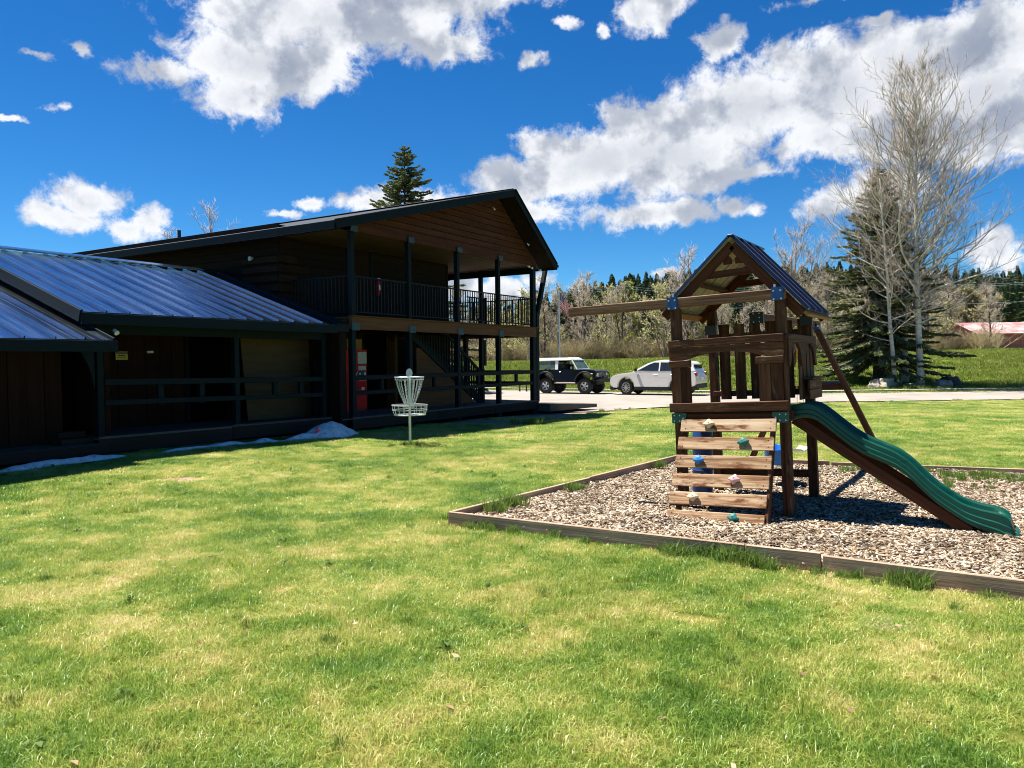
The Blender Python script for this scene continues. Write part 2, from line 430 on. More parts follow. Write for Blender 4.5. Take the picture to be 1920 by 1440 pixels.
for (bx_, by_, br_) in BALD:
    dd_ = t.vmath('LENGTH', t.vmath('MULTIPLY', t.vmath('SUBTRACT', ge, (bx_, by_, 0)), (1 / br_, 1.6 / br_, 0)))
    c = t.mix(t.maprange(t.math('ADD', dd_, sw), 0.45, 1.2, 0.85, 0.0, True), c, soil)
finish(t, c, 0.95, 0, fine, 0.8, 0.02, spec=0.1)

mt, t = new_mat('lawn_blades')
gn_ = t.n('ShaderNodeNewGeometry')
ge = gn_.outputs['Position']
pf = lawn_patch(t, ge)
rnd = gn_.outputs['Random Per Island']
sh = t.math('ADD', pf, t.math('MULTIPLY', t.math('SUBTRACT', rnd, 0.5), 0.17))
c = t.ramp(sh, [(0.30, (0.110, 0.225, 0.032)), (0.42, (0.235, 0.360, 0.055)), (0.51, (0.400, 0.460, 0.095)), (0.60, (0.60, 0.555, 0.19)), (0.71, (0.74, 0.65, 0.36))])
a = t.n('ShaderNodeBsdfPrincipled', {'Base Color': c, 'Roughness': 0.38, 'Specular IOR Level': 0.5})
b = t.n('ShaderNodeBsdfTranslucent', {'Color': c})
mx = t.n('ShaderNodeMixShader', {0: 0.42, 1: a, 2: b})
t.n('ShaderNodeOutputMaterial', {'Surface': mx})

leafmat('tall_blades', [(0.15, (0.060, 0.130, 0.026)), (0.5, (0.125, 0.215, 0.036)), (0.85, (0.26, 0.31, 0.07))], 0.4, 0.5)
leafmat('meadow_blades', [(0.2, (0.085, 0.150, 0.012)), (0.45, (0.165, 0.235, 0.022)), (0.62, (0.29, 0.32, 0.06)), (0.8, (0.45, 0.42, 0.18))], 0.4)

mt, t = new_mat('meadow')
ge = t.n('ShaderNodeNewGeometry').outputs['Position']
a1 = t.noise(t.vmath('MULTIPLY', ge, (0.25, 0.35, 1)), 1.0, 5.0, 0.65).outputs[0]
a2 = t.noise(ge, 2.2, 5.0, 0.7).outputs[0]
f = t.math('ADD', t.math('MULTIPLY', a1, 0.6), t.math('MULTIPLY', a2, 0.4))
c = t.ramp(f, [(0.32, (0.060, 0.125, 0.012)), (0.5, (0.120, 0.195, 0.020)), (0.62, (0.20, 0.235, 0.045)), (0.74, (0.32, 0.29, 0.13))])
finish(t, c, 0.95, 0, a2, 0.8, 0.1, spec=0.1)

mt, t = new_mat('forest_floor')
ge = t.n('ShaderNodeNewGeometry').outputs['Position']
a2 = t.noise(ge, 0.35, 6.0, 0.65).outputs[0]
c = t.ramp(a2, [(0.35, (0.10, 0.10, 0.05)), (0.5, (0.19, 0.17, 0.09)), (0.65, (0.20, 0.21, 0.08))])
finish(t, c, 0.95, 0, a2, 0.6, 0.5, spec=0.1)

mt, t = new_mat('asphalt')
ge = t.n('ShaderNodeNewGeometry').outputs['Position']
a1 = t.noise(ge, 0.5, 5.0, 0.6).outputs[0]
a2 = t.noise(ge, 40.0, 3.0, 0.7).outputs[0]
c = t.ramp(t.math('ADD', t.math('MULTIPLY', a1, 0.6), t.math('MULTIPLY', a2, 0.4)), [(0.35, (0.20, 0.175, 0.148)), (0.5, (0.255, 0.228, 0.196)), (0.65, (0.31, 0.28, 0.24))])
finish(t, c, 0.9, 0, a2, 0.4, 0.01, spec=0.2)
paint('highway', (0.48, 0.455, 0.41), 0.9, var=0.1)
paint('concrete', (0.33, 0.31, 0.28), 0.9, var=0.2, scale=8, bump=0.3)

mt, t = new_mat('mulch_base')
ge = t.n('ShaderNodeNewGeometry').outputs['Position']
v1 = t.n('ShaderNodeTexVoronoi', {'Vector': ge, 'Scale': 38.0})
c = t.ramp(v1.outputs['Color'], [(0.1, (0.05, 0.03, 0.018)), (0.4, (0.14, 0.095, 0.06)), (0.8, (0.26, 0.19, 0.13))])
finish(t, c, 0.95, 0, v1.outputs['Distance'], 1.0, 0.02, spec=0.1)
mt, t = new_mat('mulch_chips')
rnd = t.n('ShaderNodeNewGeometry').outputs['Random Per Island']
c = t.ramp(rnd, [(0.0, (0.045, 0.028, 0.017)), (0.20, (0.15, 0.098, 0.060)), (0.42, (0.29, 0.220, 0.150)), (0.66, (0.43, 0.350, 0.255)), (0.88, (0.60, 0.530, 0.42)), (1.0, (0.36, 0.21, 0.09))])
pz = t.noise(t.n('ShaderNodeNewGeometry').outputs['Position'], 1.7, 4.0, 0.6).outputs[0]
dk = t.maprange(pz, 0.34, 0.62, 0.62, 1.08)
c = t.mix(1.0, c, t.n('ShaderNodeCombineXYZ', {0: dk, 1: dk, 2: dk}).outputs[0], 'MULTIPLY')
finish(t, c, 0.9, spec=0.15)
mt, t = new_mat('barn_wall')
v, oi = objvec(t)
nz = t.noise(t.vmath('MULTIPLY', v, (3, 3, 0.6)), 1.0, 5.0).outputs[0]
c = t.ramp(nz, [(0.3, (0.24, 0.085, 0.068)), (0.7, (0.34, 0.145, 0.12))])
finish(t, c, 0.85)
mt, t = new_mat('barn_roof')
nz = t.noise(t.vmath('MULTIPLY', objvec(t)[0], (0.35, 0.8, 0.8)), 1.0, 4.0).outputs[0]
c = t.ramp(nz, [(0.42, (0.38, 0.16, 0.14)), (0.60, (0.46, 0.36, 0.34))])
finish(t, c, 0.5, 0.2)
# striped flag in its own sheet coordinates
mt, t = new_mat('flag_cloth')
uv = t.n('ShaderNodeUVMap').outputs[0]
s2 = t.n('ShaderNodeSeparateXYZ', {0: uv})
stripe = t.math('LESS_THAN', t.math('MODULO', t.math('MULTIPLY', s2.outputs[1], 6.5), 1.0), 0.5)
c = t.mix(stripe, (0.72, 0.70, 0.69), (0.62, 0.010, 0.028))
canton = t.math('MULTIPLY', t.math('LESS_THAN', s2.outputs[0], 0.4), t.math('GREATER_THAN', s2.outputs[1], 0.4615))
st = t.n('ShaderNodeTexVoronoi', {'Vector': t.vmath('MULTIPLY', uv, (24.0, 15.5, 0)), 'Scale': 1.0, 'Randomness': 0.0})
star = t.math('LESS_THAN', st.outputs['Distance'], 0.27)
c = t.mix(canton, c, t.mix(star, (0.020, 0.026, 0.12), (0.75, 0.75, 0.75)))
a = t.n('ShaderNodeBsdfPrincipled', {'Base Color': c, 'Roughness': 0.8})
b = t.n('ShaderNodeBsdfTranslucent', {'Color': c})
mx = t.n('ShaderNodeMixShader', {0: 0.22, 1: a, 2: b})
t.n('ShaderNodeOutputMaterial', {'Surface': mx})


# ------------------------------------------------------------------ object helpers
def link(o, parent=None):
    COL.objects.link(o)
    if parent is not None:
        o.parent = parent
    return o


def mesh_obj(name, me, mat, parent=None):
    o = bpy.data.objects.new(name, me)
    if mat is not None and not me.materials:
        me.materials.append(MATS[mat] if isinstance(mat, str) else mat)
    return link(o, parent)


def thing(name, label, cat, loc=(0, 0, 0), rot=(0, 0, 0), group=None):
    o = bpy.data.objects.new(name, None)
    o.empty_display_size = 0.3
    link(o)
    o.location = loc
    o.rotation_euler = rot
    return tag(o, label, cat, group)


def tag(o, label, cat=None, group=None):
    o['label'] = label
    if cat:
        o['category'] = cat
    if group:
        o['group'] = group
    return o


def struct(o):
    o['kind'] = 'structure'
    return o


def stuff(o, label=None):
    o['kind'] = 'stuff'
    if label:
        o['label'] = label
    return o


def from_data(name, verts, faces, mat, parent=None, smooth=False):
    me = bpy.data.meshes.new(name)
    me.from_pydata([tuple(v) for v in verts], [], faces)
    me.validate()
    me.update()
    if smooth:
        me.polygons.foreach_set('use_smooth', [True] * len(me.polygons))
    return mesh_obj(name, me, mat, parent)


BOXES = {}


def box_mesh(dx, dy, dz, mat, bev=None):
    key = (round(dx, 4), round(dy, 4), round(dz, 4), mat, bev)
    if key in BOXES:
        return BOXES[key]
    bm = bmesh.new()
    bmesh.ops.create_cube(bm, size=1.0)
    bmesh.ops.scale(bm, vec=(dx, dy, dz), verts=bm.verts)
    b = bev if bev is not None else min(0.006, 0.16 * min(dx, dy, dz))
    if b > 0:
        bmesh.ops.bevel(bm, geom=list(bm.edges), offset=b, segments=1, affect='EDGES')
    me = bpy.data.meshes.new('box')
    bm.to_mesh(me)
    bm.free()
    me.materials.append(MATS[mat])
    BOXES[key] = me
    return me


def plank(name, p0, p1, w, th, mat, parent=None, n=(0, 0, 1), bev=None):
    """board from p0 to p1 (centre line), w wide, th thick along direction n"""
    p0, p1, n = Vector(p0), Vector(p1), Vector(n)
    x = (p1 - p0)
    L = x.length
    x.normalize()
    z = (n - x * n.dot(x)).normalized()
    y = z.cross(x)
    me = box_mesh(L, w, th, mat, bev)
    o = bpy.data.objects.new(name, me)
    link(o, parent)
    mm = Matrix((x, y, z)).transposed().to_4x4()
    mm.translation = (p0 + p1) / 2
    o.matrix_local = mm
    return o


def box(name, lo, hi, mat, parent=None, bev=None):
    lo, hi = Vector(lo), Vector(hi)
    d = hi - lo
    ax = max(range(3), key=lambda i: d[i])
    c = (lo + hi) / 2
    if ax == 0:
        return plank(name, (lo.x, c.y, c.z), (hi.x, c.y, c.z), d.y, d.z, mat, parent, (0, 0, 1), bev)
    if ax == 1:
        return plank(name, (c.x, lo.y, c.z), (c.x, hi.y, c.z), d.x, d.z, mat, parent, (0, 0, 1), bev)
    return plank(name, (c.x, c.y, lo.z), (c.x, c.y, hi.z), d.y, d.x, mat, parent, (1, 0, 0), bev)


class MB:
    def __init__(self):
        self.v, self.f = [], []

    def add(self, verts, faces):
        b = len(self.v)
        self.v += [tuple(q) for q in verts]
        self.f += [tuple(i + b for i in f) for f in faces]

    def tube(self, pts, rads, n=8, cap=True):
        pts = [Vector(p) for p in pts]
        if not hasattr(rads, '__len__'):
            rads = [rads] * len(pts)
        b = len(self.v)
        prev = None
        for i, p in enumerate(pts):
            d = (pts[min(i + 1, len(pts) - 1)] - pts[max(i - 1, 0)])
            d = d.normalized() if d.length > 1e-9 else Vector((0, 0, 1))
            if prev is None:
                a = d.orthogonal().normalized()
            else:
                a = (prev - d * prev.dot(d))
                a = a.normalized() if a.length > 1e-6 else d.orthogonal().normalized()
            prev = a
            c = d.cross(a)
            for k in range(n):
                an = 2 * math.pi * k / n
                self.v.append(tuple(p + (a * math.cos(an) + c * math.sin(an)) * rads[i]))
        for i in range(len(pts) - 1):
            for k in range(n):
                k2 = (k + 1) % n
                self.f.append((b + i * n + k, b + i * n + k2, b + (i + 1) * n + k2, b + (i + 1) * n + k))
        if cap:
            self.f.append(tuple(b + k for k in reversed(range(n))))
            self.f.append(tuple(b + (len(pts) - 1) * n + k for k in range(n)))

    def ring(self, c, r, tr, axis='Z', n=28, m=6):
        c = Vector(c)
        b = len(self.v)
        for i in range(n):
            an = 2 * math.pi * i / n
            for k in range(m):
                t2 = 2 * math.pi * k / m
                rr = r + tr * math.cos(t2)
                q = (rr * math.cos(an), rr * math.sin(an), tr * math.sin(t2))
                if axis == 'Y':
                    q = (q[0], q[2], q[1])
                elif axis == 'X':
                    q = (q[2], q[0], q[1])
                self.v.append(tuple(c + Vector(q)))
        for i in range(n):
            for k in range(m):
                i2, k2 = (i + 1) % n, (k + 1) % m
                self.f.append((b + i * m + k, b + i2 * m + k, b + i2 * m + k2, b + i * m + k2))

    def box(self, lo, hi):
        x0, y0, z0 = lo
        x1, y1, z1 = hi
        self.add([(x0, y0, z0), (x1, y0, z0), (x1, y1, z0), (x0, y1, z0), (x0, y0, z1), (x1, y0, z1), (x1, y1, z1), (x0, y1, z1)],
                 [(0, 3, 2, 1), (4, 5, 6, 7), (0, 1, 5, 4), (1, 2, 6, 5), (2, 3, 7, 6), (3, 0, 4, 7)])

    def prism(self, poly, axis, a, b):
        """poly: list of 2-D points in the plane perpendicular to axis ('x': (y,z), 'y': (x,z), 'z': (x,y))"""
        n = len(poly)

        def P(p, q):
            return {'x': (q, p[0], p[1]), 'y': (p[0], q, p[1]), 'z': (p[0], p[1], q)}[axis]
        vs = [P(p, a) for p in poly] + [P(p, b) for p in poly]
        fs = [tuple(range(n - 1, -1, -1)), tuple(range(n, 2 * n))]
        fs += [(i, (i + 1) % n, n + (i + 1) % n, n + i) for i in range(n)]
        self.add(vs, fs)

    def build(self, name, mat, parent=None, smooth=False, bevel=0.0, angle=35):
        me = bpy.data.meshes.new(name)
        me.from_pydata(self.v, [], self.f)
        me.validate()
        bm = bmesh.new()
        bm.from_mesh(me)
        bmesh.ops.recalc_face_normals(bm, faces=bm.faces)
        if bevel:
            es = [e for e in bm.edges if len(e.link_faces) == 2 and e.calc_face_angle(0) > R(30)]
            bmesh.ops.bevel(bm, geom=es, offset=bevel, segments=2, affect='EDGES', clamp_overlap=True)
        bm.to_mesh(me)
        bm.free()
        if smooth:
            me.polygons.foreach_set('use_smooth', [True] * len(me.polygons))
            if hasattr(me, 'set_sharp_from_angle'):
                me.set_sharp_from_angle(angle=R(angle))
        return mesh_obj(name, me, mat, parent)


def copy_tree(o, parent=None):
    c = o.copy()
    COL.objects.link(c)
    c.parent = parent
    for ch in o.children:
        copy_tree(ch, c)
    return c


def text_mesh(body, size, mat, parent, mw, shear=0.0, name='lettering', align='CENTER', space=1.0):
    cu = bpy.data.curves.new('t', 'FONT')
    cu.body = body
    cu.size = size
    cu.shear = shear
    cu.align_x = align
    cu.space_character = space
    cu.extrude = 0.001
    o = bpy.data.objects.new('t', cu)
    COL.objects.link(o)
    dg = bpy.context.evaluated_depsgraph_get()
    me = bpy.data.meshes.new_from_object(o.evaluated_get(dg))
    bpy.data.objects.remove(o)
    bpy.data.curves.remove(cu)
    me.materials.clear()
    oo = mesh_obj(name, me, mat, parent)
    oo.matrix_local = mw
    return oo


def fnoise(x, y, s=1.0, seed=0.0):
    return mnoise.noise(Vector((x * s + seed, y * s - seed * 0.7, seed * 1.3)))


def smooth01(a, b, x):
    q = min(1.0, max(0.0, (x - a) / (b - a)))
    return q * q * (3 - 2 * q)


def lerp_poly(pts, x):
    if x <= pts[0][0]:
        return pts[0][1]
    for (x0, y0), (x1, y1) in zip(pts, pts[1:]):
        if x <= x1:
            return y0 + (y1 - y0) * (x - x0) / (x1 - x0)
    return pts[-1][1]


def in_poly(x, y, poly):
    r = False
    j = len(poly) - 1
    for i in range(len(poly)):
        xi, yi = poly[i]
        xj, yj = poly[j]
        if (yi > y) != (yj > y) and x < (xj - xi) * (y - yi) / (yj - yi) + xi:
            r = not r
        j = i
    return r

# ================================================================== terrain
ROAD_NEAR = [(-60, 27), (-2, 26.5), (1.6, 26.3), (2.9, 26.8), (5.4, 29.0), (13.3, 31.7), (21.4, 32.1), (60, 33), (260, 38)]
ROAD_FAR = [(-60, 82), (-10, 54), (1.5, 46.2), (5, 43.8), (9.5, 40.9), (12, 39.7), (16, 39.0), (26, 40.0), (60, 42), (260, 50)]
HILL = [(-300, 7), (-30, 9), (8, 13), (36, 22), (90, 27), (170, 22), (260, 15), (420, 12)]


def terrain(x, y):
    f = lerp_poly(ROAD_FAR, x)
    z = -0.12 * smooth01(21, 28, y)
    crest = min(3.0, max(1.0, 1.50 + 0.015 * x))
    if y > f:
        z += (crest + 0.12) * smooth01(f + 0.8, f + 24, y)
    if y > 125:
        z += lerp_poly(HILL, x) * smooth01(125, 340, y)
        z += 2.0 * fnoise(x, y, 0.02, 3.0) * smooth01(150, 300, y)
    z += 0.12 * smooth01(2.5, 6.5, -x) * smooth01(8.5, 12.5, y) * (1 - smooth01(20, 26, y))
    if y < 30:
        z += 0.016 * fnoise(x, y, 0.9, 5.0) * smooth01(1.5, 4, abs(y))
    return z


def grid_lines(segs):
    out = []
    for a, b, st in segs:
        n = max(1, int(round((b - a) / st)))
        out += [a + (b - a) * i / n for i in range(n)]
    out.append(segs[-1][1])
    return out


gx = grid_lines([(-420, -60, 30), (-60, -20, 4), (-20, 40, 0.75), (40, 80, 2), (80, 520, 22)])
gy = grid_lines([(-30, 0, 3), (0, 30, 0.6), (30, 78, 1.2), (78, 130, 4), (130, 360, 9), (360, 1400, 130)])
gv = [(x, y, terrain(x, y)) for y in gy for x in gx]
nx = len(gx)
gf, gm = [], []
for j in range(len(gy) - 1):
    for i in range(nx - 1):
        gf.append((j * nx + i, j * nx + i + 1, (j + 1) * nx + i + 1, (j + 1) * nx + i))
        xm, ym = (gx[i] + gx[i + 1]) / 2, (gy[j] + gy[j + 1]) / 2
        f = lerp_poly(ROAD_FAR, xm)
        gm.append(0 if ym < f - 3 else (1 if ym < f + 31 else 2))
me = bpy.data.meshes.new('ground')
me.from_pydata(gv, [], gf)
for k in ('lawn_soil', 'meadow', 'forest_floor'):
    me.materials.append(MATS[k])
me.polygons.foreach_set('material_index', gm)
me.polygons.foreach_set('use_smooth', [True] * len(gf))
ground = struct(mesh_obj('ground', me, None))


def strip(name, near, far, xs, ny, mat, dz):
    v, f = [], []
    for j in range(ny + 1):
        for x in xs:
            y = near(x) + (far(x) - near(x)) * j / ny
            v.append((x, y, terrain(x, y) + dz))
    n = len(xs)
    for j in range(ny):
        for i in range(n - 1):
            f.append((j * n + i, j * n + i + 1, (j + 1) * n + i + 1, (j + 1) * n + i))
    return struct(from_data(name, v, f, mat, None, True))


xs = grid_lines([(-60, -4, 4), (-4, 40, 0.6), (40, 260, 12)])
strip('road', lambda x: lerp_poly(ROAD_NEAR, x) + 0.35 * fnoise(x, 0, 0.45, 2.0), lambda x: lerp_poly(ROAD_FAR, x), xs, 26, 'asphalt', 0.035)
strip('highway', lambda x: lerp_poly(ROAD_FAR, x) + 23.5, lambda x: lerp_poly(ROAD_FAR, x) + 31.5, xs, 6, 'highway', 0.10)
# pale kerb along the parking bay, laid in lengths
kerb = MB()
kx = grid_lines([(-14, 34, 1.2)])
for side_lo, side_hi in [(0.0, 0.16)]:
    base = len(kerb.v)
    for x in kx:
        y = lerp_poly(ROAD_FAR, x) + 0.9
        z = terrain(x, y)
        for (dy, dz) in ((0, -0.05), (0, 0.13), (0.17, 0.15), (0.17, -0.05)):
            kerb.v.append((x, y + dy, z + dz))
    for i in range(len(kx) - 1):
        for k in range(4):
            k2 = (k + 1) % 4
            kerb.f.append((base + i * 4 + k, base + i * 4 + k2, base + (i + 1) * 4 + k2, base + (i + 1) * 4 + k))
struct(kerb.build('kerb', 'concrete'))

# ------------------------------------------------------------------ mulch bed with timber edging
BED = [(-0.67, 7.98), (1.95, 6.42), (2.46, 6.10), (3.62, 5.33), (5.5, 4.08), (10.2, 9.5), (7.15, 10.75), (4.84, 11.70), (2.76, 12.55)]


def mulch_z(x, y):
    return 0.058 + 0.024 * fnoise(x, y, 1.6, 9.0) + 0.008 * fnoise(x, y, 5.0, 4.0)


bv, bf = [], []
st = 0.14
ii = {}
for j in range(int(9.0 / st)):
    for i in range(int(11.4 / st)):
        x, y = -0.9 + i * st, 3.9 + j * st
        if all(in_poly(px, py, BED) for px, py in ((x, y), (x + st, y), (x, y + st), (x + st, y + st))):
            q = []
            for a, b in ((i, j), (i + 1, j), (i + 1, j + 1), (i, j + 1)):
                if (a, b) not in ii:
                    ii[(a, b)] = len(bv)
                    xx, yy = -0.9 + a * st, 3.9 + b * st
                    bv.append((xx, yy, mulch_z(xx, yy)))
                q.append(ii[(a, b)])
            bf.append(tuple(q))
struct(from_data('mulch_bed', bv, bf, 'mulch_base', None, True))
# a flat liner that closes the margin up to the boards
lin = MB()
lin.prism(BED, 'z', -0.05, 0.035)
struct(lin.build('mulch_liner', 'mulch_base'))

# wood chips
n = 90000
cxs = RNG.uniform(-0.7, 10.2, n * 3)
cys = RNG.uniform(4.0, 12.6, n * 3)
keep = [k for k in range(n * 3) if cxs[k] < 0.75 * cys[k] + 0.9 and in_poly(cxs[k], cys[k], BED)
        and RNG.random() < min(1.0, (8.2 / cys[k]) ** 1.6)]
keep = keep[:n]
n = len(keep)
X, Y = cxs[keep], cys[keep]
ln = RNG.gamma(2.3, 0.0056, n) + 0.005
wd = np.minimum(ln * RNG.uniform(0.16, 0.5, n), 0.014)
th = RNG.uniform(0.002, 0.006, n)
yaw = RNG.uniform(0, math.pi * 2, n)
pit = RNG.normal(0, 0.28, n)
rol = RNG.normal(0, 0.35, n)
loc = np.array([[-1, -.7, -1], [1, -1, -1], [.8, 1, -1], [-1, .8, -1], [-1, -.7, 1], [1, -1, 1], [.8, 1, 1], [-1, .8, 1]])
P = loc[None] * np.stack([ln, wd, th], 1)[:, None, :]
cr, sr = np.cos(rol)[:, None], np.sin(rol)[:, None]
y1 = P[:, :, 1] * cr - P[:, :, 2] * sr
z1 = P[:, :, 1] * sr + P[:, :, 2] * cr
cp, sp_ = np.cos(pit)[:, None], np.sin(pit)[:, None]
x2 = P[:, :, 0] * cp + z1 * sp_
z2 = -P[:, :, 0] * sp_ + z1 * cp
cw, sw = np.cos(yaw)[:, None], np.sin(yaw)[:, None]
base_z = np.array([mulch_z(a, b) for a, b in zip(X, Y)])
V = np.stack([x2 * cw - y1 * sw + X[:, None], x2 * sw + y1 * cw + Y[:, None], z2 + base_z[:, None] + RNG.uniform(0.0, 0.016, n)[:, None]], 2).reshape(-1, 3)
fq = np.array([[0, 3, 2, 1], [4, 5, 6, 7], [0, 1, 5, 4], [1, 2, 6, 5], [2, 3, 7, 6], [3, 0, 4, 7]])
F = (fq[None] + (np.arange(n) * 8)[:, None, None]).reshape(-1, 4)


def mesh_np(name, V, F, mat):
    me = bpy.data.meshes.new(name)
    me.vertices.add(len(V))
    me.vertices.foreach_set('co', np.ascontiguousarray(V, dtype=np.float32).ravel())
    k = F.shape[1]
    me.loops.add(F.size)
    me.loops.foreach_set('vertex_index', np.ascontiguousarray(F, dtype=np.int32).ravel())
    me.polygons.add(len(F))
    me.polygons.foreach_set('loop_start', np.arange(0, F.size, k, dtype=np.int32))
    me.update(calc_edges=True)
    if mat:
        me.materials.append(MATS[mat])
    return me


stuff(mesh_obj('wood_chips', mesh_np('wood_chips', V, F, 'mulch_chips'), None), 'pale wood chips covering the play area')

edge = thing('timber_edging', 'weathered brown timber boards edging the wood chip bed', 'edging', (-0.67, 7.98, 0))
runs = [((-0.67, 7.98), (1.95, 6.42), 0.0), ((1.955, 6.417), (2.46, 6.10), 0.004), ((2.47, 6.085), (5.5, 4.03), -0.006),
        ((-0.63, 8.02), (1.02, 10.21), 0.0), ((1.03, 10.23), (2.76, 12.55), 0.012), ((2.78, 12.53), (4.84, 11.70), -0.01), ((4.86, 11.69), (7.3, 10.70), -0.018), ((7.32, 10.69), (10.2, 9.5), -0.018)]
for (a, b, dz) in runs:
    d_ = Vector((b[0] - a[0], b[1] - a[1], 0)).normalized()
    nrm = Vector((d_.y, -d_.x, 0))
    plank('board', (a[0] + 0.67, a[1] - 7.98, 0.045 + dz), (b[0] + 0.67, b[1] - 7.98, 0.05 + dz + random.uniform(-.006, .006)), 0.185, 0.042, 'timber', edge, nrm, 0.005)


# ------------------------------------------------------------------ grass
def blade_patch(name, size, count, hmin, hmax, width, lean, mat, seed, round_=False):
    r = np.random.default_rng(seed)
    if round_:
        rr = size * np.sqrt(r.random(count))
        an = r.uniform(0, 2 * math.pi, count)
        bx, by = rr * np.cos(an), rr * np.sin(an)
    else:
        bx, by = r.uniform(-size / 2, size / 2, count), r.uniform(-size / 2, size / 2, count)
    h = r.uniform(hmin, hmax, count)
    wv = width * r.uniform(0.7, 1.3, count)
    a = r.uniform(0, 2 * math.pi, count)
    ln_ = np.abs(r.normal(0, lean, count)) + 0.08
    dx, dy = np.cos(a), np.sin(a)
    tw = r.uniform(0, 2 * math.pi, count)
    px, py = np.cos(tw), np.sin(tw)
    V = np.zeros((count, 5, 3))
    V[:, 0] = np.stack([bx - px * wv / 2, by - py * wv / 2, -0.006 + 0 * h], 1)
    V[:, 1] = np.stack([bx + px * wv / 2, by + py * wv / 2, -0.006 + 0 * h], 1)
    mx_, my_ = bx + dx * ln_ * h * 0.35, by + dy * ln_ * h * 0.35
    V[:, 2] = np.stack([mx_ - px * wv * .42, my_ - py * wv * .42, h * 0.58], 1)
    V[:, 3] = np.stack([mx_ + px * wv * .42, my_ + py * wv * .42, h * 0.58], 1)
    V[:, 4] = np.stack([bx + dx * ln_ * h, by + dy * ln_ * h, h * (1 - 0.25 * np.minimum(ln_, 1.5))], 1)
    b0 = np.arange(count) * 5
    T = np.concatenate([np.stack([b0, b0 + 1, b0 + 3], 1), np.stack([b0, b0 + 3, b0 + 2], 1), np.stack([b0 + 2, b0 + 3, b0 + 4], 1)])
    me = mesh_np(name, V.reshape(-1, 3), T, mat)
    return bpy.data.objects.new(name, me)


def scatter(name, label, protos, pts, rots, scls, idx):
    cl = bpy.data.collections.new(name + '_kit')
    for p in protos:
        cl.objects.link(p)
    me = bpy.data.meshes.new(name)
    me.vertices.add(len(pts))
    me.vertices.foreach_set('co', np.asarray(pts, dtype=np.float32).ravel())
    for nm, ty, dat in (('rot', 'FLOAT_VECTOR', rots), ('scl', 'FLOAT_VECTOR', scls)):
        at = me.attributes.new(nm, ty, 'POINT')
        at.data.foreach_set('vector', np.asarray(dat, dtype=np.float32).ravel())
    at = me.attributes.new('idx', 'INT', 'POINT')
    at.data.foreach_set('value', np.asarray(idx, dtype=np.int32))
    me.materials.append(protos[0].data.materials[0])
    o = link(bpy.data.objects.new(name, me))
    ng = bpy.data.node_groups.new(name, 'GeometryNodeTree')
    ng.interface.new_socket('Geometry', in_out='INPUT', socket_type='NodeSocketGeometry')
    ng.interface.new_socket('Geometry', in_out='OUTPUT', socket_type='NodeSocketGeometry')
    gi, go = ng.nodes.new('NodeGroupInput'), ng.nodes.new('NodeGroupOutput')
    ip = ng.nodes.new('GeometryNodeInstanceOnPoints')
    ci = ng.nodes.new('GeometryNodeCollectionInfo')
    ci.inputs['Collection'].default_value = cl
    ci.inputs['Separate Children'].default_value = True
    ci.inputs['Reset Children'].default_value = True
    L = ng.links.new
    L(gi.outputs[0], ip.inputs['Points'])
    L(ci.outputs[0], ip.inputs['Instance'])
    ip.inputs['Pick Instance'].default_value = True
    for nm, ty, sk in (('idx', 'INT', 'Instance Index'), ('rot', 'FLOAT_VECTOR', 'Rotation'), ('scl', 'FLOAT_VECTOR', 'Scale')):
        na = ng.nodes.new('GeometryNodeInputNamedAttribute')
        na.data_type = ty
        na.inputs[0].default_value = nm
        L(na.outputs[0], ip.inputs[sk])
    L(ip.outputs[0], go.inputs[0])
    md = o.modifiers.new('scatter', 'NODES')
    md.node_group = ng
    return stuff(o, label)


GX, GY, GC, GS = -3.87, 18.38, 0.525, 0.851          # lodge corner and its axes


def lodge_uv(x, y):
    return ((x - GX) * GC + (y - GY) * GS, -(x - GX) * GS + (y - GY) * GC)


def lawn_ok(x, y, pad=0.12):
    if y > lerp_poly(ROAD_NEAR, x) - pad - 0.2:
        return 0.0
    u_, v_ = lodge_uv(x, y)
    if v_ > -0.15 and u_ < 9.0:
        return 0.0
    if v_ > -0.45 and u_ < -0.4:
        return 0.25
    if u_ < -6.3 and v_ > -0.2:
        return 0.0
    k = 1.0
    if v_ > -2.35 + 0.5 * fnoise(x, y, 1.1, 7.0) and u_ > 3.2 + 0.8 * fnoise(x, y, 0.8, 1.0):
        k = 0.16
    for dx_, dy_ in ((0, 0), (pad, 0), (-pad, 0), (0, pad), (0, -pad)):
        if in_poly(x + dx_, y + dy_, BED):
            return 0.0
    return k


protos = [blade_patch('blades_a', 0.36, 1150, 0.020, 0.052, 0.0038, 0.9, 'lawn_blades', s) for s in range(5)]
pts, rots, scls, idx = [], [], [], []


def zone(y0, y1, step, sxy, sz, pad):
    y = y0
    while y < y1:
        lim = 0.74 * y + 2.0
        x = -lim
        while x < lim:
            a, b = x + random.uniform(-.35, .35) * step, y + random.uniform(-.35, .35) * step
            k = lawn_ok(a, b, pad)
            if k and random.random() < k:
                hh = 1.0 + 0.45 * fnoise(a, b, 0.8, 21.0) + 0.35 * fnoise(a, b, 2.6, 2.0)
                bald = fnoise(a, b, 1.9, 33.0)
                if any(((a - q0) / q2) ** 2 + (1.6 * (b - q1) / q2) ** 2 < .55 for q0, q1, q2 in BALD):
                    hh *= 0.5
                    if random.random() < .45:
                        x += step
                        continue
                if bald > 0.55:
                    hh *= 0.55
                if True:
                    pts.append((a, b, terrain(a, b)))
                    rots.append((0, 0, random.uniform(0, 6.28)))
                    scls.append((sxy, sxy, sz * max(0.5, hh)))
                    idx.append(random.randrange(len(protos)))
            x += step
        y += step


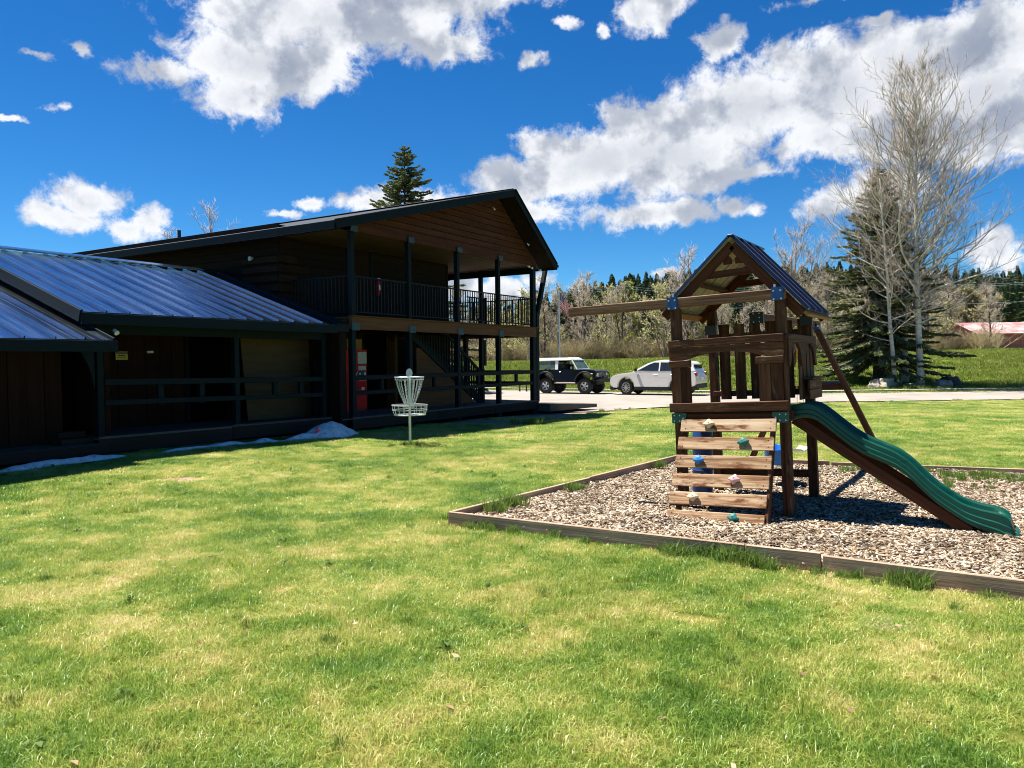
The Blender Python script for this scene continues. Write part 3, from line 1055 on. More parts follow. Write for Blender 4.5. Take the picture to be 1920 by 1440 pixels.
zone(1.6, 8.5, 0.27, 1.0, 1.0, 0.15)
zone(8.5, 16.0, 0.36, 1.3, 1.1, 0.2)
zone(16.0, 32.0, 0.55, 1.95, 1.3, 0.3)
scatter('lawn_grass', 'short mown green and straw coloured lawn grass', protos, pts, rots, scls, idx)

# longer tufts along the boards, in the chips and here and there in the lawn
tufts = [blade_patch('tuft_a', 0.07, 70, 0.07, 0.17, 0.0055, 0.55, 'tall_blades', 50 + s, True) for s in range(4)]
pts, rots, scls, idx = [], [], [], []


def tuft(x, y, s, z=None):
    pts.append((x, y, terrain(x, y) if z is None else z))
    rots.append((0, 0, random.uniform(0, 6.28)))
    scls.append((s * 1.2, s * 1.2, s))
    idx.append(random.randrange(4))


for (a, b, dens, off) in (((-0.67, 7.98), (1.95, 6.42), 9, -0.06), ((1.95, 6.42), (5.4, 4.1), 10, -0.06), ((-0.63, 8.02), (2.76, 12.55), 8, -0.07), ((2.78, 12.53), (10.0, 9.6), 8, 0.06),
                          ((4.9, 11.55), (10.0, 9.4), 7, -0.25)):
    d_ = Vector((b[0] - a[0], b[1] - a[1]))
    nr = Vector((d_.y, -d_.x)).normalized() * (1 if off > 0 else -1)
    if a[0] < -0.6 and b[1] > 12:
        nr = Vector((-d_.y, d_.x)).normalized() * -1
        nr = -nr if nr.x > 0 else nr
    elif off < 0 and a[1] < 8.1:
        nr = Vector((-0.6, -0.8))
    elif off > 0:
        nr = Vector((0.38, 0.92))
    else:
        nr = Vector((-0.38, -0.92))
    for k in range(int(d_.length * dens)):
        q = random.random()
        o_ = abs(off) + abs(random.gauss(0, 0.05 if abs(off) < .1 else 0.22))
        tuft(a[0] + d_.x * q + nr.x * o_, a[1] + d_.y * q + nr.y * o_, random.choice((0.35, 0.45, 0.55, 0.75)), 0.08 if abs(off) > 0.2 else None)
for (x, y, s) in ((1.62, 6.52, 1.2), (1.75, 6.42, 1.3), (1.9, 6.36, 1.25), (2.02, 6.26, 1.1), (1.5, 6.6, 1.0), (2.9, 5.72, 1.05), (3.0, 5.65, 1.0), (2.65, 5.88, .7), (1.4, 6.62, .9), (0.0, 7.46, .8), (-.3, 7.66, .8)):
    for k in range(3):
        tuft(x + random.gauss(0, .05), y + random.gauss(0, .04), s * random.uniform(.7, 1.1))
for (x, y, s) in ((-0.2, 8.35, 1.0), (-.05, 8.5, 1.1), (0.02, 8.6, 1.0), (0.75, 9.6, .8), (0.85, 9.7, .8), (2.25, 11.6, .8)):
    for k in range(3):
        tuft(x + random.gauss(0, .05), y + random.gauss(0, .05), s * random.uniform(.7, 1.1), 0.08)
for k in range(150):
    y = random.uniform(2.6, 13)
    x = random.uniform(-.74 * y - 1, .74 * y + 1)
    if lawn_ok(x, y, 0.2) == 1.0 and fnoise(x, y, 0.7, 13.0) > 0.0:
        tuft(x, y, random.uniform(0.35, 0.6))
for k in range(9):
    tuft(0.6 + random.gauss(0, .22), 20.2 + random.gauss(0, .12), random.uniform(1.0, 1.8))
    tuft(-2.08 + random.gauss(0, .16), 15.5 + random.gauss(0, .1), random.uniform(.6, 1.0))
for k in range(60):
    x = random.uniform(3, 30)
    tuft(x, lerp_poly(ROAD_NEAR, x) - random.uniform(0.1, 0.7), random.uniform(0.5, 1.1))
for k in range(150):
    q = random.random()
    x, y = 4.7 + 4.6 * q, 11.2 - 1.9 * q - abs(random.gauss(0, .55))
    if in_poly(x, y, BED):
        tuft(x, y, random.uniform(.35, .75), .07)
scatter('grass_tufts', 'longer darker grass tufts along the boards and in the lawn', tufts, pts, rots, scls, idx)

# meadow on the bank below the highway
mead = [blade_patch('meadow_patch', 1.3, 260, 0.10, 0.34, 0.028, 0.6, 'meadow_blades', 80 + s) for s in range(4)]
pts, rots, scls, idx = [], [], [], []
for k in range(3600):
    x = random.uniform(-12, 62)
    f = lerp_poly(ROAD_FAR, x)
    y = f + random.uniform(0.4, 24.0) if random.random() < .9 else f + random.uniform(0.2, 5)
    if x > 0.78 * y + 4:
        continue
    hh = 0.8 + 0.8 * abs(fnoise(x, y, 0.25, 8.0))
    near = smooth01(0.2, 3.0, y - f)
    pts.append((x, y, terrain(x, y)))
    rots.append((0, 0, random.uniform(0, 6.28)))
    scls.append((1, 1, hh * (0.35 + 0.65 * near)))
    idx.append(random.randrange(4))
scatter('meadow_grass', 'bright green meadow grass on the bank below the highway', mead, pts, rots, scls, idx)

# dead leaves and broad-leaved weeds in the turf
lit_ = MB()
for k in range(130):
    y = random.uniform(2.6, 14)
    x = random.uniform(-.72 * y - .5, .72 * y + .5)
    if lawn_ok(x, y, .1) < 1.0:
        continue
    z = terrain(x, y) + random.uniform(.02, .045)
    a = random.uniform(0, 6.28)
    L_ = random.uniform(.012, .034)
    W_ = L_ * random.uniform(.3, .6)
    c_, s_ = math.cos(a), math.sin(a)
    lit_.add([(x + c_ * L_, y + s_ * L_, z + random.uniform(-.01, .01)), (x - s_ * W_, y + c_ * W_, z + .006), (x - c_ * L_, y - s_ * L_, z + random.uniform(-.01, .01)), (x + s_ * W_, y - c_ * W_, z - .004)], [(0, 1, 2, 3)])
leafmat('dead_leaf', [(0.2, (0.16, 0.085, 0.04)), (0.5, (0.32, 0.21, 0.11)), (0.85, (0.50, 0.40, 0.26))], 0.2)
stuff(lit_.build('leaf_litter', 'dead_leaf'), 'small dead brown leaves scattered over the lawn')
wd_ = MB()
for k in range(60):
    y = random.uniform(2.8, 13)
    x = random.uniform(-.72 * y - .5, .72 * y + .5)
    if lawn_ok(x, y, .15) < 1.0 or fnoise(x, y, .5, 61.0) < .08:
        continue
    z = terrain(x, y)
    for j in range(random.randrange(6, 11)):
        a = random.uniform(0, 6.28)
        L_ = random.uniform(.035, .08)
        W_ = L_ * .22
        c_, s_ = math.cos(a), math.sin(a)
        h_ = random.uniform(.03, .06)
        wd_.add([(x, y, z + .01), (x + c_ * L_ * .5 - s_ * W_, y + s_ * L_ * .5 + c_ * W_, z + h_), (x + c_ * L_, y + s_ * L_, z + h_ * .8), (x + c_ * L_ * .5 + s_ * W_, y + s_ * L_ * .5 - c_ * W_, z + h_)], [(0, 1, 2, 3)])
stuff(wd_.build('lawn_weeds', 'tall_blades'), 'low broad-leaved weeds growing in the lawn')

# dandelions
dan = MB()
for k in range(40):
    y = random.uniform(4, 26)
    x = random.uniform(-.68 * y, .68 * y)
    if lawn_ok(x, y, 0.3) < 1.0 or fnoise(x, y, 0.35, 40.0) < 0.05:
        continue
    z = terrain(x, y) + random.uniform(0.035, 0.07)
    r_ = random.uniform(0.012, 0.02)
    dan.add([(x + r_ * math.cos(i * 1.047), y + r_ * math.sin(i * 1.047), z + random.uniform(-.004, .004)) for i in range(6)] + [(x, y, z + 0.008), (x, y, z - 0.02)],
            [(i, (i + 1) % 6, 6) for i in range(6)] + [((i + 1) % 6, i, 7) for i in range(6)])
paint('dandelion_yellow', (0.75, 0.52, 0.02), 0.7)
stuff(dan.build('dandelions', 'dandelion_yellow'), 'tiny yellow dandelion heads dotted over the lawn')

# ================================================================== lodge (local x along the gable front, y into the building, z up)
LROT = (0, 0, R(58.34))
LLOC = (GX, GY, 0.0)
lodge = thing('lodge', 'dark brown two-storey lodge with railed balcony under a wide gable', 'building', LLOC, LROT)
PU = [0.08, 2.22, 4.40, 6.58, 8.75]
DECK, B0, B1, EAVE = 0.37, 2.50, 2.80, 4.85
BACK = 13.5

# porch floor, rim boards and footings
for k in range(15):
    plank('deck_board', (-0.3, 0.02 + k * 0.142, DECK - 0.019), (8.86, 0.02 + k * 0.142, DECK - 0.019 + random.uniform(-.002, .002)), 0.136, 0.038, 'deck_grey', lodge)
for a, b in ((-0.05, 3.3), (3.31, 6.2), (6.21, 8.9)):
    plank('rim_board', (a, -0.10, 0.225), (b, -0.10, 0.225), 0.25, 0.04, 'skirt', lodge, (0, 1, 0))
    plank('deck_nosing', (a, -0.09, DECK - 0.01), (b, -0.09, DECK - 0.01), 0.06, 0.05, 'deck_grey', lodge, (0, 1, 0))
for u in PU:
    box('footing', (u - 0.09, -0.06, -0.1), (u + 0.09, 0.12, 0.10), 'skirt', lodge)
box('porch_shade', (-0.2, 0.1, -0.05), (8.8, 2.2, 0.30), 'shade_black', lodge, 0)  # solid black block, paints the shade under the porch floor

# posts, steel plates, beams
for i, u in enumerate(PU):
    w_ = 0.13 if i < 4 else 0.22
    box('post', (u - w_ / 2, -0.07, DECK), (u + w_ / 2, 0.07, B0), 'trim', lodge)
    box('post', (u - w_ / 2 * .92, -0.065, B1 + 0.02), (u + w_ / 2 * .92, 0.065, EAVE), 'trim', lodge)
    if i < 4:
        pl = box('bracket_plate', (u - 0.13, -0.135, B0 - 0.03), (u + 0.13, -0.115, B0 + 0.16), 'steel_plate', lodge, 0.003)
        for sx in (-.08, .08):
            for sz in (-.05, .05):
                bo = MB()
                bo.tube([(sx, 0, sz), (sx, 0.012, sz)], 0.014, 6)
                bb = bo.build('bolt_head', 'bracket_black', pl)
                bb.matrix_local = Matrix.Rotation(0, 4, 'X')
        box('bracket_plate', (u - 0.12, -0.135, EAVE - 0.03), (u + 0.12, -0.115, EAVE + 0.12), 'steel_plate', lodge, 0.003)
for a, b in ((-0.04, 2.21), (2.215, 4.39), (4.395, 8.80)):
    plank('floor_beam', (a, -0.06, (B0 + B1) / 2), (b, -0.06, (B0 + B1) / 2), B1 - B0, 0.10, 'beam_brown', lodge, (0, 1, 0))
plank('balcony_edge', (-0.06, -0.10, B1 + 0.015), (8.84, -0.10, B1 + 0.015), 0.03, 0.14, 'beam_brown', lodge, (0, 1, 0))
plank('brace', (9.02, 0.0, 3.25), (9.62, 0.0, 4.83), 0.14, 0.13, 'trim', lodge, (0, 1, 0))
plank('brace', (8.95, -0.01, DECK - 0.05), (8.98, 0.0, 3.35), 0.16, 0.14, 'trim', lodge, (0, 1, 0))

# side gallery posts on the far long side
for v in (2.1, 4.3, 6.5, 8.7, 10.9):
    box('post', (8.68, v - .07, DECK), (8.82, v + .07, B0), 'trim', lodge)
    box('post', (8.69, v - .065, B1), (8.81, v + .065, EAVE), 'trim', lodge)
plank('floor_beam', (8.76, 0, (B0 + B1) / 2), (8.76, 12, (B0 + B1) / 2), B1 - B0, 0.10, 'beam_brown', lodge, (1, 0, 0))
plank('eave_beam', (8.76, 0.0, EAVE - 0.12), (8.76, 12, EAVE - 0.12), 0.22, 0.09, 'trim', lodge, (1, 0, 0))
plank('floor_beam', (0.06, 0.1, (B0 + B1) / 2), (0.06, 2.2, (B0 + B1) / 2), B1 - B0, 0.10, 'beam_brown', lodge, (1, 0, 0))
for k in range(13):
    v = 0.06 + k * 0.165
    plank('balcony_board', (-0.05, v, B1 - 0.018), (8.8, v, B1 - 0.018), 0.16, 0.036, 'deck_grey', lodge)
for k in range(14):
    u = 0.4 + k * 0.62
    plank('joist', (u, 0.0, B0 + 0.14), (u, 2.2, B0 + 0.14), 0.22, 0.04, 'siding_upper', lodge, (1, 0, 0))
for k in range(9):
    u = 6.75 + k * 0.245
    plank('gallery_board', (u, 2.2, B1 - 0.018), (u, 11.5, B1 - 0.018), 0.235, 0.036, 'deck_grey', lodge)
    plank('porch_board', (u, 2.2, DECK - 0.018), (u, 11.5, DECK - 0.018), 0.235, 0.036, 'deck_grey', lodge)

# balcony railing: rails and balusters
bal = box_mesh(0.86, 0.022, 0.022, 'rail_metal', 0.0)


def rail_run(p0, p1, zb, zt, parent, step=0.118, h_mesh=None):
    p0, p1 = Vector(p0), Vector(p1)
    d_ = p1 - p0
    plank('top_rail', (p0.x, p0.y, zt), (p1.x, p1.y, zt), 0.05, 0.035, 'rail_metal', parent)
    plank('bottom_rail', (p0.x, p0.y, zb), (p1.x, p1.y, zb), 0.04, 0.03, 'rail_metal', parent)
    n_ = max(1, int(d_.length / step))
    for k in range(1, n_):
        q = p0 + d_ * k / n_
        o = bpy.data.objects.new('baluster', bal)
        link(o, parent)
        mm = Matrix.Rotation(R(90), 4, 'Y')
        mm.translation = (q.x, q.y, (zb + zt) / 2)
        o.matrix_local = mm


for a, b in zip(PU, PU[1:]):
    rail_run((a + .07, 0, 0), (b - .07, 0, 0), 2.92, 3.78, lodge)
for v0, v1 in ((0.08, 2.03), (2.17, 4.23), (4.37, 6.4)):
    rail_run((8.75, v0, 0), (8.75, v1, 0), 2.92, 3.78, lodge)
rail_run((0.05, 0.1, 0), (0.05, 1.0, 0), 2.92, 3.78, lodge)
rail_run((0.05, 1.05, 0), (0.05, 2.0, 0), 2.92, 3.78, lodge)
box('rail_post', (0.02, 0.97, B1), (0.08, 1.06, 3.84), 'trim', lodge)
box('rail_post', (0.16, -0.03, B1), (0.22, 0.03, 3.86), 'trim', lodge)
rail_run((6.7, 1.25, 0), (7.75, 1.25, 0), 2.92, 3.78, lodge)
box('rail_post', (7.72, 1.21, B1), (7.80, 1.29, 3.82), 'rail_metal', lodge)

# porch railing below: two boards with blocks between
for a, b in zip(PU, PU[1:]):
    plank('rail_board', (a + .06, -0.04, 1.335), (b - .06, -0.04, 1.335), 0.115, 0.04, 'trim', lodge, (0, 1, 0))
    plank('rail_board', (a + .06, -0.04, 0.965), (b - .06, -0.04, 0.965), 0.10, 0.04, 'trim', lodge, (0, 1, 0))
    mid = (a + b) / 2
    box('rail_block', (mid - 0.055, -0.015, 0.92), (mid + 0.055, 0.06, 1.28), 'trim', lodge)
for a, b in ((0.07, 2.03), (2.17, 4.23)):
    plank('rail_board', (8.75, a, 1.335), (8.75, b, 1.335), 0.115, 0.04, 'trim', lodge, (1, 0, 0))
    plank('rail_board', (8.75, a, 0.965), (8.75, b, 0.965), 0.10, 0.04, 'trim', lodge, (1, 0, 0))

# gable wall: lapped boards cut to the roof line
AP = (6.58, 6.80)          # apex of the wall under the roof
SL, SR = (AP[1] - 4.86) / (AP[0] + 0.62), (AP[1] - 4.80) / (9.08 - AP[0])


def roof_z(u):
    return AP[1] - (AP[0] - u) * SL if u < AP[0] else AP[1] - (u - AP[0]) * SR


def u_left(z):
    return AP[0] - (AP[1] - z) / SL


def u_right(z):
    return AP[0] + (AP[1] - z) / SR


z = EAVE
kk = 0
while z < AP[1] - 0.06:
    h_ = 0.30 if kk == 0 else 0.178
    z2 = min(z + h_, AP[1] - 0.02)
    lo, ro, lt, rt = max(-0.04, u_left(z)), min(8.9, u_right(z)), max(-0.04, u_left(z2)), min(8.9, u_right(z2))
    g = MB()
    cxm = (lo + ro) / 2
    yb = -0.05 if kk == 0 else -0.022
    zt_ = z2 - 0.016
    poly = [(lo, z, yb - 0.034), (ro, z, yb - 0.034), (rt, zt_, yb - 0.010), (lt, zt_, yb - 0.010)]
    vs = [(p[0] - cxm, p[2], p[1] - z) for p in poly] + [(p[0] - cxm, 0.03, p[1] - z) for p in poly]
    g.add(vs, [(0, 1, 2, 3), (7, 6, 5, 4), (0, 4, 5, 1), (1, 5, 6, 2), (2, 6, 7, 3), (3, 7, 4, 0)])
    o = g.build('gable_board', 'siding', lodge)
    o.location = (cxm, 0, z)
    z = z2
    kk += 1
g = MB()
g.prism([(-0.04, EAVE + .02), (8.85, EAVE + .02), (8.9, 4.93), AP, (-0.04, roof_z(-0.04))], 'y', 0.032, 0.09)
g.build('gap_shade', 'shade_black', lodge)  # black sheet puts the shadow lines between the boards into colour
# ceiling boards of the balcony
for k in range(16):
    v = 0.2 + k * 0.19
    plank('ceiling_board', (-0.2, v, EAVE + 0.02), (8.8, v, EAVE + 0.02), 0.185, 0.025, 'soffit', lodge)
for k in range(11):
    u = 6.8 + k * 0.2
    plank('ceiling_board', (u, 3.2, EAVE + 0.02), (u, 12, EAVE + 0.02), 0.195, 0.025, 'soffit', lodge)

# roof: two slopes with thickness, rake boards, fascias
OV = -0.62
UL, UR = -1.05, 9.24
TH = 0.13


def slope(name, ua, za, ub, zb, v0, v1, mat):
    s_ = MB()
    s_.add([(ua, v0, za), (ub, v0, zb), (ub, v1, zb), (ua, v1, za), (ua, v0, za - TH), (ub, v0, zb - TH), (ub, v1, zb - TH), (ua, v1, za - TH)],
           [(0, 1, 2, 3), (7, 6, 5, 4), (0, 4, 5, 1), (1, 5, 6, 2), (2, 6, 7, 3), (3, 7, 4, 0)])
    return s_.build(name, mat, lodge)


zA = 6.94
zL = zA - (6.6 - UL) * SL
zR = 4.94
slope('roof_slope', UL, zL, 6.595, zA, OV, BACK, 'roof_metal_dark')
slope('roof_slope', UR, zR, 6.605, zA, OV, BACK, 'roof_metal_dark')
for (ua, za, ub, zb) in ((UL - .01, zL, 6.6, zA), (6.6, zA, UR + .01, zR)):
    plank('rake_board', (ua, OV - 0.022, za - 0.09), (ub, OV - 0.022, zb - 0.09), 0.21, 0.04, 'trim', lodge, (0, 1, 0))
    plank('rake_cap', (ua, OV - 0.03, za + 0.012), (ub, OV - 0.03, zb + 0.012), 0.10, 0.02, 'roof_metal_dark', lodge, (-(zb - za), 0, ub - ua))
plank('fascia', (UL - 0.015, OV, zL - 0.10), (UL - 0.015, BACK, zL - 0.10), 0.19, 0.03, 'trim', lodge, (1, 0, 0))
plank('fascia', (UR + 0.015, OV - .05, zR - 0.10), (UR + 0.015, BACK, zR - 0.10), 0.17, 0.03, 'trim', lodge, (1, 0, 0))
plank('gutter', (UR + 0.07, OV - .05, zR - 0.06), (UR + 0.07, BACK, zR - 0.06), 0.09, 0.10, 'trim', lodge, (1, 0, 0))
plank('ridge_cap', (6.6, OV, zA + 0.02), (6.6, BACK, zA + 0.02), 0.2, 0.03, 'roof_metal_dark', lodge)
for k in range(26):
    u = UL + 0.2 + k * 0.28
    plank('roof_rib', (u, OV + .01, zL + (u - UL) * SL + 0.014), (u, BACK, zL + (u - UL) * SL + 0.014), 0.03, 0.028, 'roof_metal_dark', lodge) if False else None
vt = MB()
vt.tube([(0.9, 7.7, 5.3), (0.9, 7.7, 5.72)], 0.05, 10)
vt.build('vent_pipe', 'black_plastic', lodge)
# soffit under the gable overhang
for (ua, za, ub, zb) in ((UL, zL, 6.6, zA), (UR, zR, 6.6, zA)):
    s_ = MB()
    q = TH + 0.006
    s_.add([(ua, OV + .02, za - q), (ub, OV + .02, zb - q), (ub, 0.0, zb - q), (ua, 0.0, za - q)], [(0, 1, 2, 3)])
    s_.build('soffit_sheet', 'siding_upper', lodge)
for (u, zz) in ((5.9, 6.32), (7.9, 5.5)):
    fl = MB()
    fl.tube([(u, -0.3, zz), (u, -0.36, zz - 0.06)], [0.02, 0.028], 8)
    fl.build('flood_lamp', 'white_plastic', lodge)
for (u, zz) in ((8.25, 4.83), (8.45, 4.80), (9.0, 4.78)):
    fl = MB()
    fl.tube([(u, -0.1, zz), (u - .05, -0.2, zz - 0.04)], [0.025, 0.035], 8)
    fl.build('flood_lamp', 'white_plastic', lodge)

# body walls: horizontal boards upstairs (front, long sides), darker below
W0, W1, WV = -0.30, 6.66, 2.02


def wall_boards(name, a, b, z0, z1, exp, mat, nrm, parent, th=0.03, gaps=()):
    z = z0
    while z < z1 - 0.02:
        h_ = min(exp, z1 - z)
        plank(name, (a[0], a[1], z + h_ / 2), (b[0], b[1], z + h_ / 2), h_ - 0.012, th, mat, parent, nrm, 0.004)
        z += exp


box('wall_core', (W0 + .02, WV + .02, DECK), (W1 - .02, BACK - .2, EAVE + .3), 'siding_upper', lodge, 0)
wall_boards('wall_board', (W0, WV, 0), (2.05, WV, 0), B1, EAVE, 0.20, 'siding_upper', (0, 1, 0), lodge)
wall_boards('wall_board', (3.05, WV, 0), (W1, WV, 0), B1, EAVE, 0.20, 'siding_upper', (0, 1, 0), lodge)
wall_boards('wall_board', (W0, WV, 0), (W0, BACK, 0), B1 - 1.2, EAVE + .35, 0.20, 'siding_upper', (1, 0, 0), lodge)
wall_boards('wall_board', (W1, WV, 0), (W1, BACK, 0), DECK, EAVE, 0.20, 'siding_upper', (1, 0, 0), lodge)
wall_boards('wall_board', (W0, WV, 0), (1.2, WV, 0), DECK, B0, 0.20, 'board_wall', (0, 1, 0), lodge)
wall_boards('wall_board', (3.75, WV, 0), (W1, WV, 0), DECK, B0, 0.20, 'board_wall', (0, 1, 0), lodge)
box('corner_board', (W1 - .05, WV - .03, DECK), (W1 + .04, WV + .05, EAVE), 'siding_upper', lodge)
# upstairs door with frame, doorway below
dr = box('door', (2.15, WV - .03, B1 + .02), (2.95, WV + .02, B1 + 2.0), 'board_wall', lodge)
for u in (2.08, 3.02):
    box('door_frame', (u - .045, WV - .045, B1), (u + .045, WV + .02, B1 + 2.04), 'trim', lodge)
box('doorway', (2.72, WV - .02, DECK), (3.65, WV + .015, B0), 'shade_black', lodge, 0)  # flat black panel, painted as the unlit inside of the doorway
box('door_jamb', (3.62, WV - .35, DECK), (3.74, WV, B0), 'beam_brown', lodge)
box('wall_panel', (1.32, WV - .02, DECK), (2.70, WV + .012, B0 - .28), 'board_wall', lodge)
box('pale_board', (1.95, WV - .06, 2.06), (2.55, WV - .03, 2.36), 'pale_plank', lodge)
# squared log ends at the left upstairs corner
for k in range(5):
    zz = 3.25 + k * 0.24
    box('log_end', (W0 - 0.09, WV - 0.08 - 0.03 * (k % 2), zz), (W0 + (0.9 if k in (0, 1, 3) else 0.5), WV - 0.035, zz + 0.19), 'log_end', lodge, 0.012)
    box('log_end', (W0 - 0.10, WV - 0.02, zz + .01), (W0 - 0.035, WV + 1.3, zz + 0.17), 'log_end', lodge, 0.012)

# stair inside the porch
S0, S1 = (3.35, B1 - .02), (7.10, DECK)
for v in (1.00, 1.72):
    plank('stringer', (S0[0], v, S0[1] - .16), (S1[0], v, S1[1] + .02), 0.26, 0.05, 'trim', lodge, (0, 1, 0))
for k in range(12):
    q = (k + 1) / 13
    u, zz = S0[0] + (S1[0] - S0[0]) * q, S0[1] + (S1[1] - S0[1]) * q
    plank('tread', (u, 1.0, zz), (u, 1.72, zz), 0.28, 0.04, 'deck_grey', lodge)
plank('handrail', (S0[0] + 1.2, 0.98, S0[1] + .95 - 1.2 * .648), (S1[0], 0.98, S1[1] + .95), 0.09, 0.05, 'trim', lodge, (0, 1, 0))
for k in range(26):
    q = 0.1 + 0.9 * (k + 0.5) / 26
    u, zz = S0[0] + (S1[0] - S0[0]) * q, S0[1] + (S1[1] - S0[1]) * q
    box('stair_baluster', (u - .02, 0.96, zz - .1), (u + .02, 1.0, min(B0, zz + .92)), 'trim', lodge, 0)
box('newel', (S1[0] - .02, 0.93, DECK), (S1[0] + .10, 1.05, 1.45), 'trim', lodge)
g = MB()
g.prism([(3.8, DECK), (6.6, DECK), (6.6, .62), (4.0, 2.1), (3.8, 2.1)], 'y', 1.02, 1.05)
g.build('stair_panel', 'beam_brown', lodge)
box('stair_post', (7.55, 1.9, DECK), (7.68, 2.03, B0), 'trim', lodge)
box('notice_box', (8.83, 2.02, 1.55), (8.97, 2.2, 2.45), 'trim', lodge)

# low concrete landing at the far porch corner
land = MB()
land.add([(8.9, -0.55, .0), (11.9, -0.85, .0), (12.0, 1.3, .0), (8.9, 1.2, .0), (8.9, -0.55, .27), (11.9, -0.85, .12), (12.0, 1.3, .12), (8.9, 1.2, .27)],
         [(0, 3, 2, 1), (4, 5, 6, 7), (0, 1, 5, 4), (1, 2, 6, 5), (2, 3, 7, 6), (3, 0, 4, 7)])
land.build('ramp', 'deck_grey', lodge)

# ------------------------------------------------------------------ low wing with the standing-seam roof
wing = thing('lodge_wing', 'low wing with shiny dark ribbed metal roof and railed porch', 'building', LLOC, LROT)
WU0, WU1 = -6.56, -0.76
EV, EZ, RV, RZ = -0.30, 2.58, 4.05, 4.05
sl = (RZ - EZ) / (RV - EV)


def seam_panel(name, parent, u0, u1, v0, z0, v1, z1, mat='roof_metal'):
    """one roof sheet with a raised seam at its left edge and two small stiffening ribs; grain runs up the slope"""
    w_ = u1 - u0
    L = math.hypot(v1 - v0, z1 - z0)
    prof = [(0, 0), (0.001, 0.036), (0.020, 0.036), (0.021, 0.0), (w_ * .34, 0), (w_ * .38, 0.0025), (w_ * .42, 0), (w_ * .66, 0), (w_ * .70, 0.0025), (w_ * .74, 0), (w_ - 0.001, 0)]
    v, f = [], []
    for s in (0, L):
        for (a, h) in prof:
            v.append((s, a, h))
    k = len(prof)
    for i in range(k - 1):
        f.append((i, i + k, i + 1 + k, i + 1))
    me = bpy.data.meshes.new(name)
    me.from_pydata(v, [], f)
    me.materials.append(MATS[mat])
    o = mesh_obj(name, me, None, parent)
    x = Vector((0, v1 - v0, z1 - z0)).normalized()
    y = Vector((1, 0, 0))
    zz = x.cross(y)
    if zz.z < 0:
        zz = -zz
    mm = Matrix((x, y, zz)).transposed().to_4x4()
    mm.translation = (u0, v0, z0)
    o.matrix_local = mm
    return o


n_ = 14
for k in range(n_):
    a = WU0 + (WU1 - WU0) * k / n_
    b = WU0 + (WU1 - WU0) * (k + 1) / n_
    seam_panel('roof_panel', wing, a, b, EV, EZ + .004, RV, RZ + .004)
s_ = MB()
s_.add([(WU0, EV, EZ), (WU1, EV, EZ), (WU1, RV, RZ), (WU0, RV, RZ), (WU0, EV, EZ - .1), (WU1, EV, EZ - .1), (WU1, RV, RZ - .1), (WU0, RV, RZ - .1)],
       [(7, 6, 5, 4), (0, 4, 5, 1), (1, 5, 6, 2), (2, 6, 7, 3), (3, 7, 4, 0), (0, 1, 2, 3)])
s_.build('roof_deck', 'roof_metal_dark', wing)
s_ = MB()
s_.add([(WU0, RV, RZ), (W0 - .02, RV, RZ), (W0 - .02, RV + 4.3, EZ), (WU0, RV + 4.3, EZ), (WU0, RV, RZ - .1), (W0 - .02, RV, RZ - .1), (W0 - .02, RV + 4.3, EZ - .1), (WU0, RV + 4.3, EZ - .1)],
       [(7, 6, 5, 4), (0, 4, 5, 1), (1, 5, 6, 2), (2, 6, 7, 3), (3, 7, 4, 0), (0, 1, 2, 3)])
s_.build('rear_roof', 'roof_metal_dark', wing)
plank('ridge_cap', (WU0, RV - .02, RZ + .05), (W0 - .02, RV - .02, RZ + .05), 0.28, 0.03, 'roof_metal', wing, (0, -0.3, 1))
plank('fascia', (WU0 - .02, EV - .02, EZ - .11), (WU1 + .03, EV - .02, EZ - .11), 0.19, 0.03, 'trim', wing, (0, 1, 0))
for u in (WU0 - .02, WU1 + .02):
    plank('verge_board', (u, EV, EZ - .07), (u, RV, RZ - .07), 0.2, 0.03, 'trim', wing, (1, 0, 0))
# small dark cheek of roof between the wing and the lodge wall
for k in range(2):
    seam_panel('roof_panel', wing, WU1 + .04 + k * .22, WU1 + .26 + k * .22, EV + .06, EZ + .03, RV, RZ + .03, 'roof_metal_dark')
box('roof_cheek', (WU1 + .03, EV + .05, EZ - .16), (W0 + .02, EV + .12, EZ + .02), 'trim', wing)
# porch of the wing
PV = 0.32
for k in range(13):
    plank('deck_board', (-6.0, PV + .05 + k * 0.142, .42 - .02), (-0.35, PV + .05 + k * 0.142, .40 - .02), 0.136, 0.038, 'deck_grey', wing)
for a, b in ((-6.0, -3.2), (-3.19, -0.35)):
    plank('rim_board', (a, PV - .05, .27), (b, PV - .05, .25), 0.26, 0.04, 'skirt', wing, (0, 1, 0))
    plank('deck_nosing', (a, PV - .04, .415), (b, PV - .04, .395), 0.05, 0.05, 'deck_grey', wing, (0, 1, 0))
for u in (-5.85, -3.3, -0.7):
    box('footing', (u - .07, PV, -.1), (u + .07, PV + .15, .16), 'skirt', wing)
box('porch_shade', (-5.9, PV + .06, -0.05), (-0.4, 2.1, 0.34), 'shade_black', wing, 0)  # black block painted as the shade below the wing deck
for u in (-5.92, -3.02, -0.55):
    box('post', (u - .06, PV - .03, .41), (u + .06, PV + .09, EZ - .12), 'trim', wing)
box('porch_beam', (-6.1, PV - .02, 2.24), (-0.45, PV + .08, 2.42), 'trim', wing)
for (zz, h_) in ((1.375, .115), (1.01, .10)):
    plank('rail_board', (-5.86, PV - .04, zz + .02), (-0.6, PV - .04, zz - .05), h_, 0.04, 'trim', wing, (0, 1, 0))
for u in (-4.75, -3.85, -2.0, -1.25):
    box('rail_block', (u - .06, PV - .015, .93), (u + .06, PV + .06, 1.34), 'trim', wing)
WWV = 2.15
box('wall_core', (-6.1, WWV + .03, .2), (W0, 6.5, 2.75), 'board_wall', wing, 0)
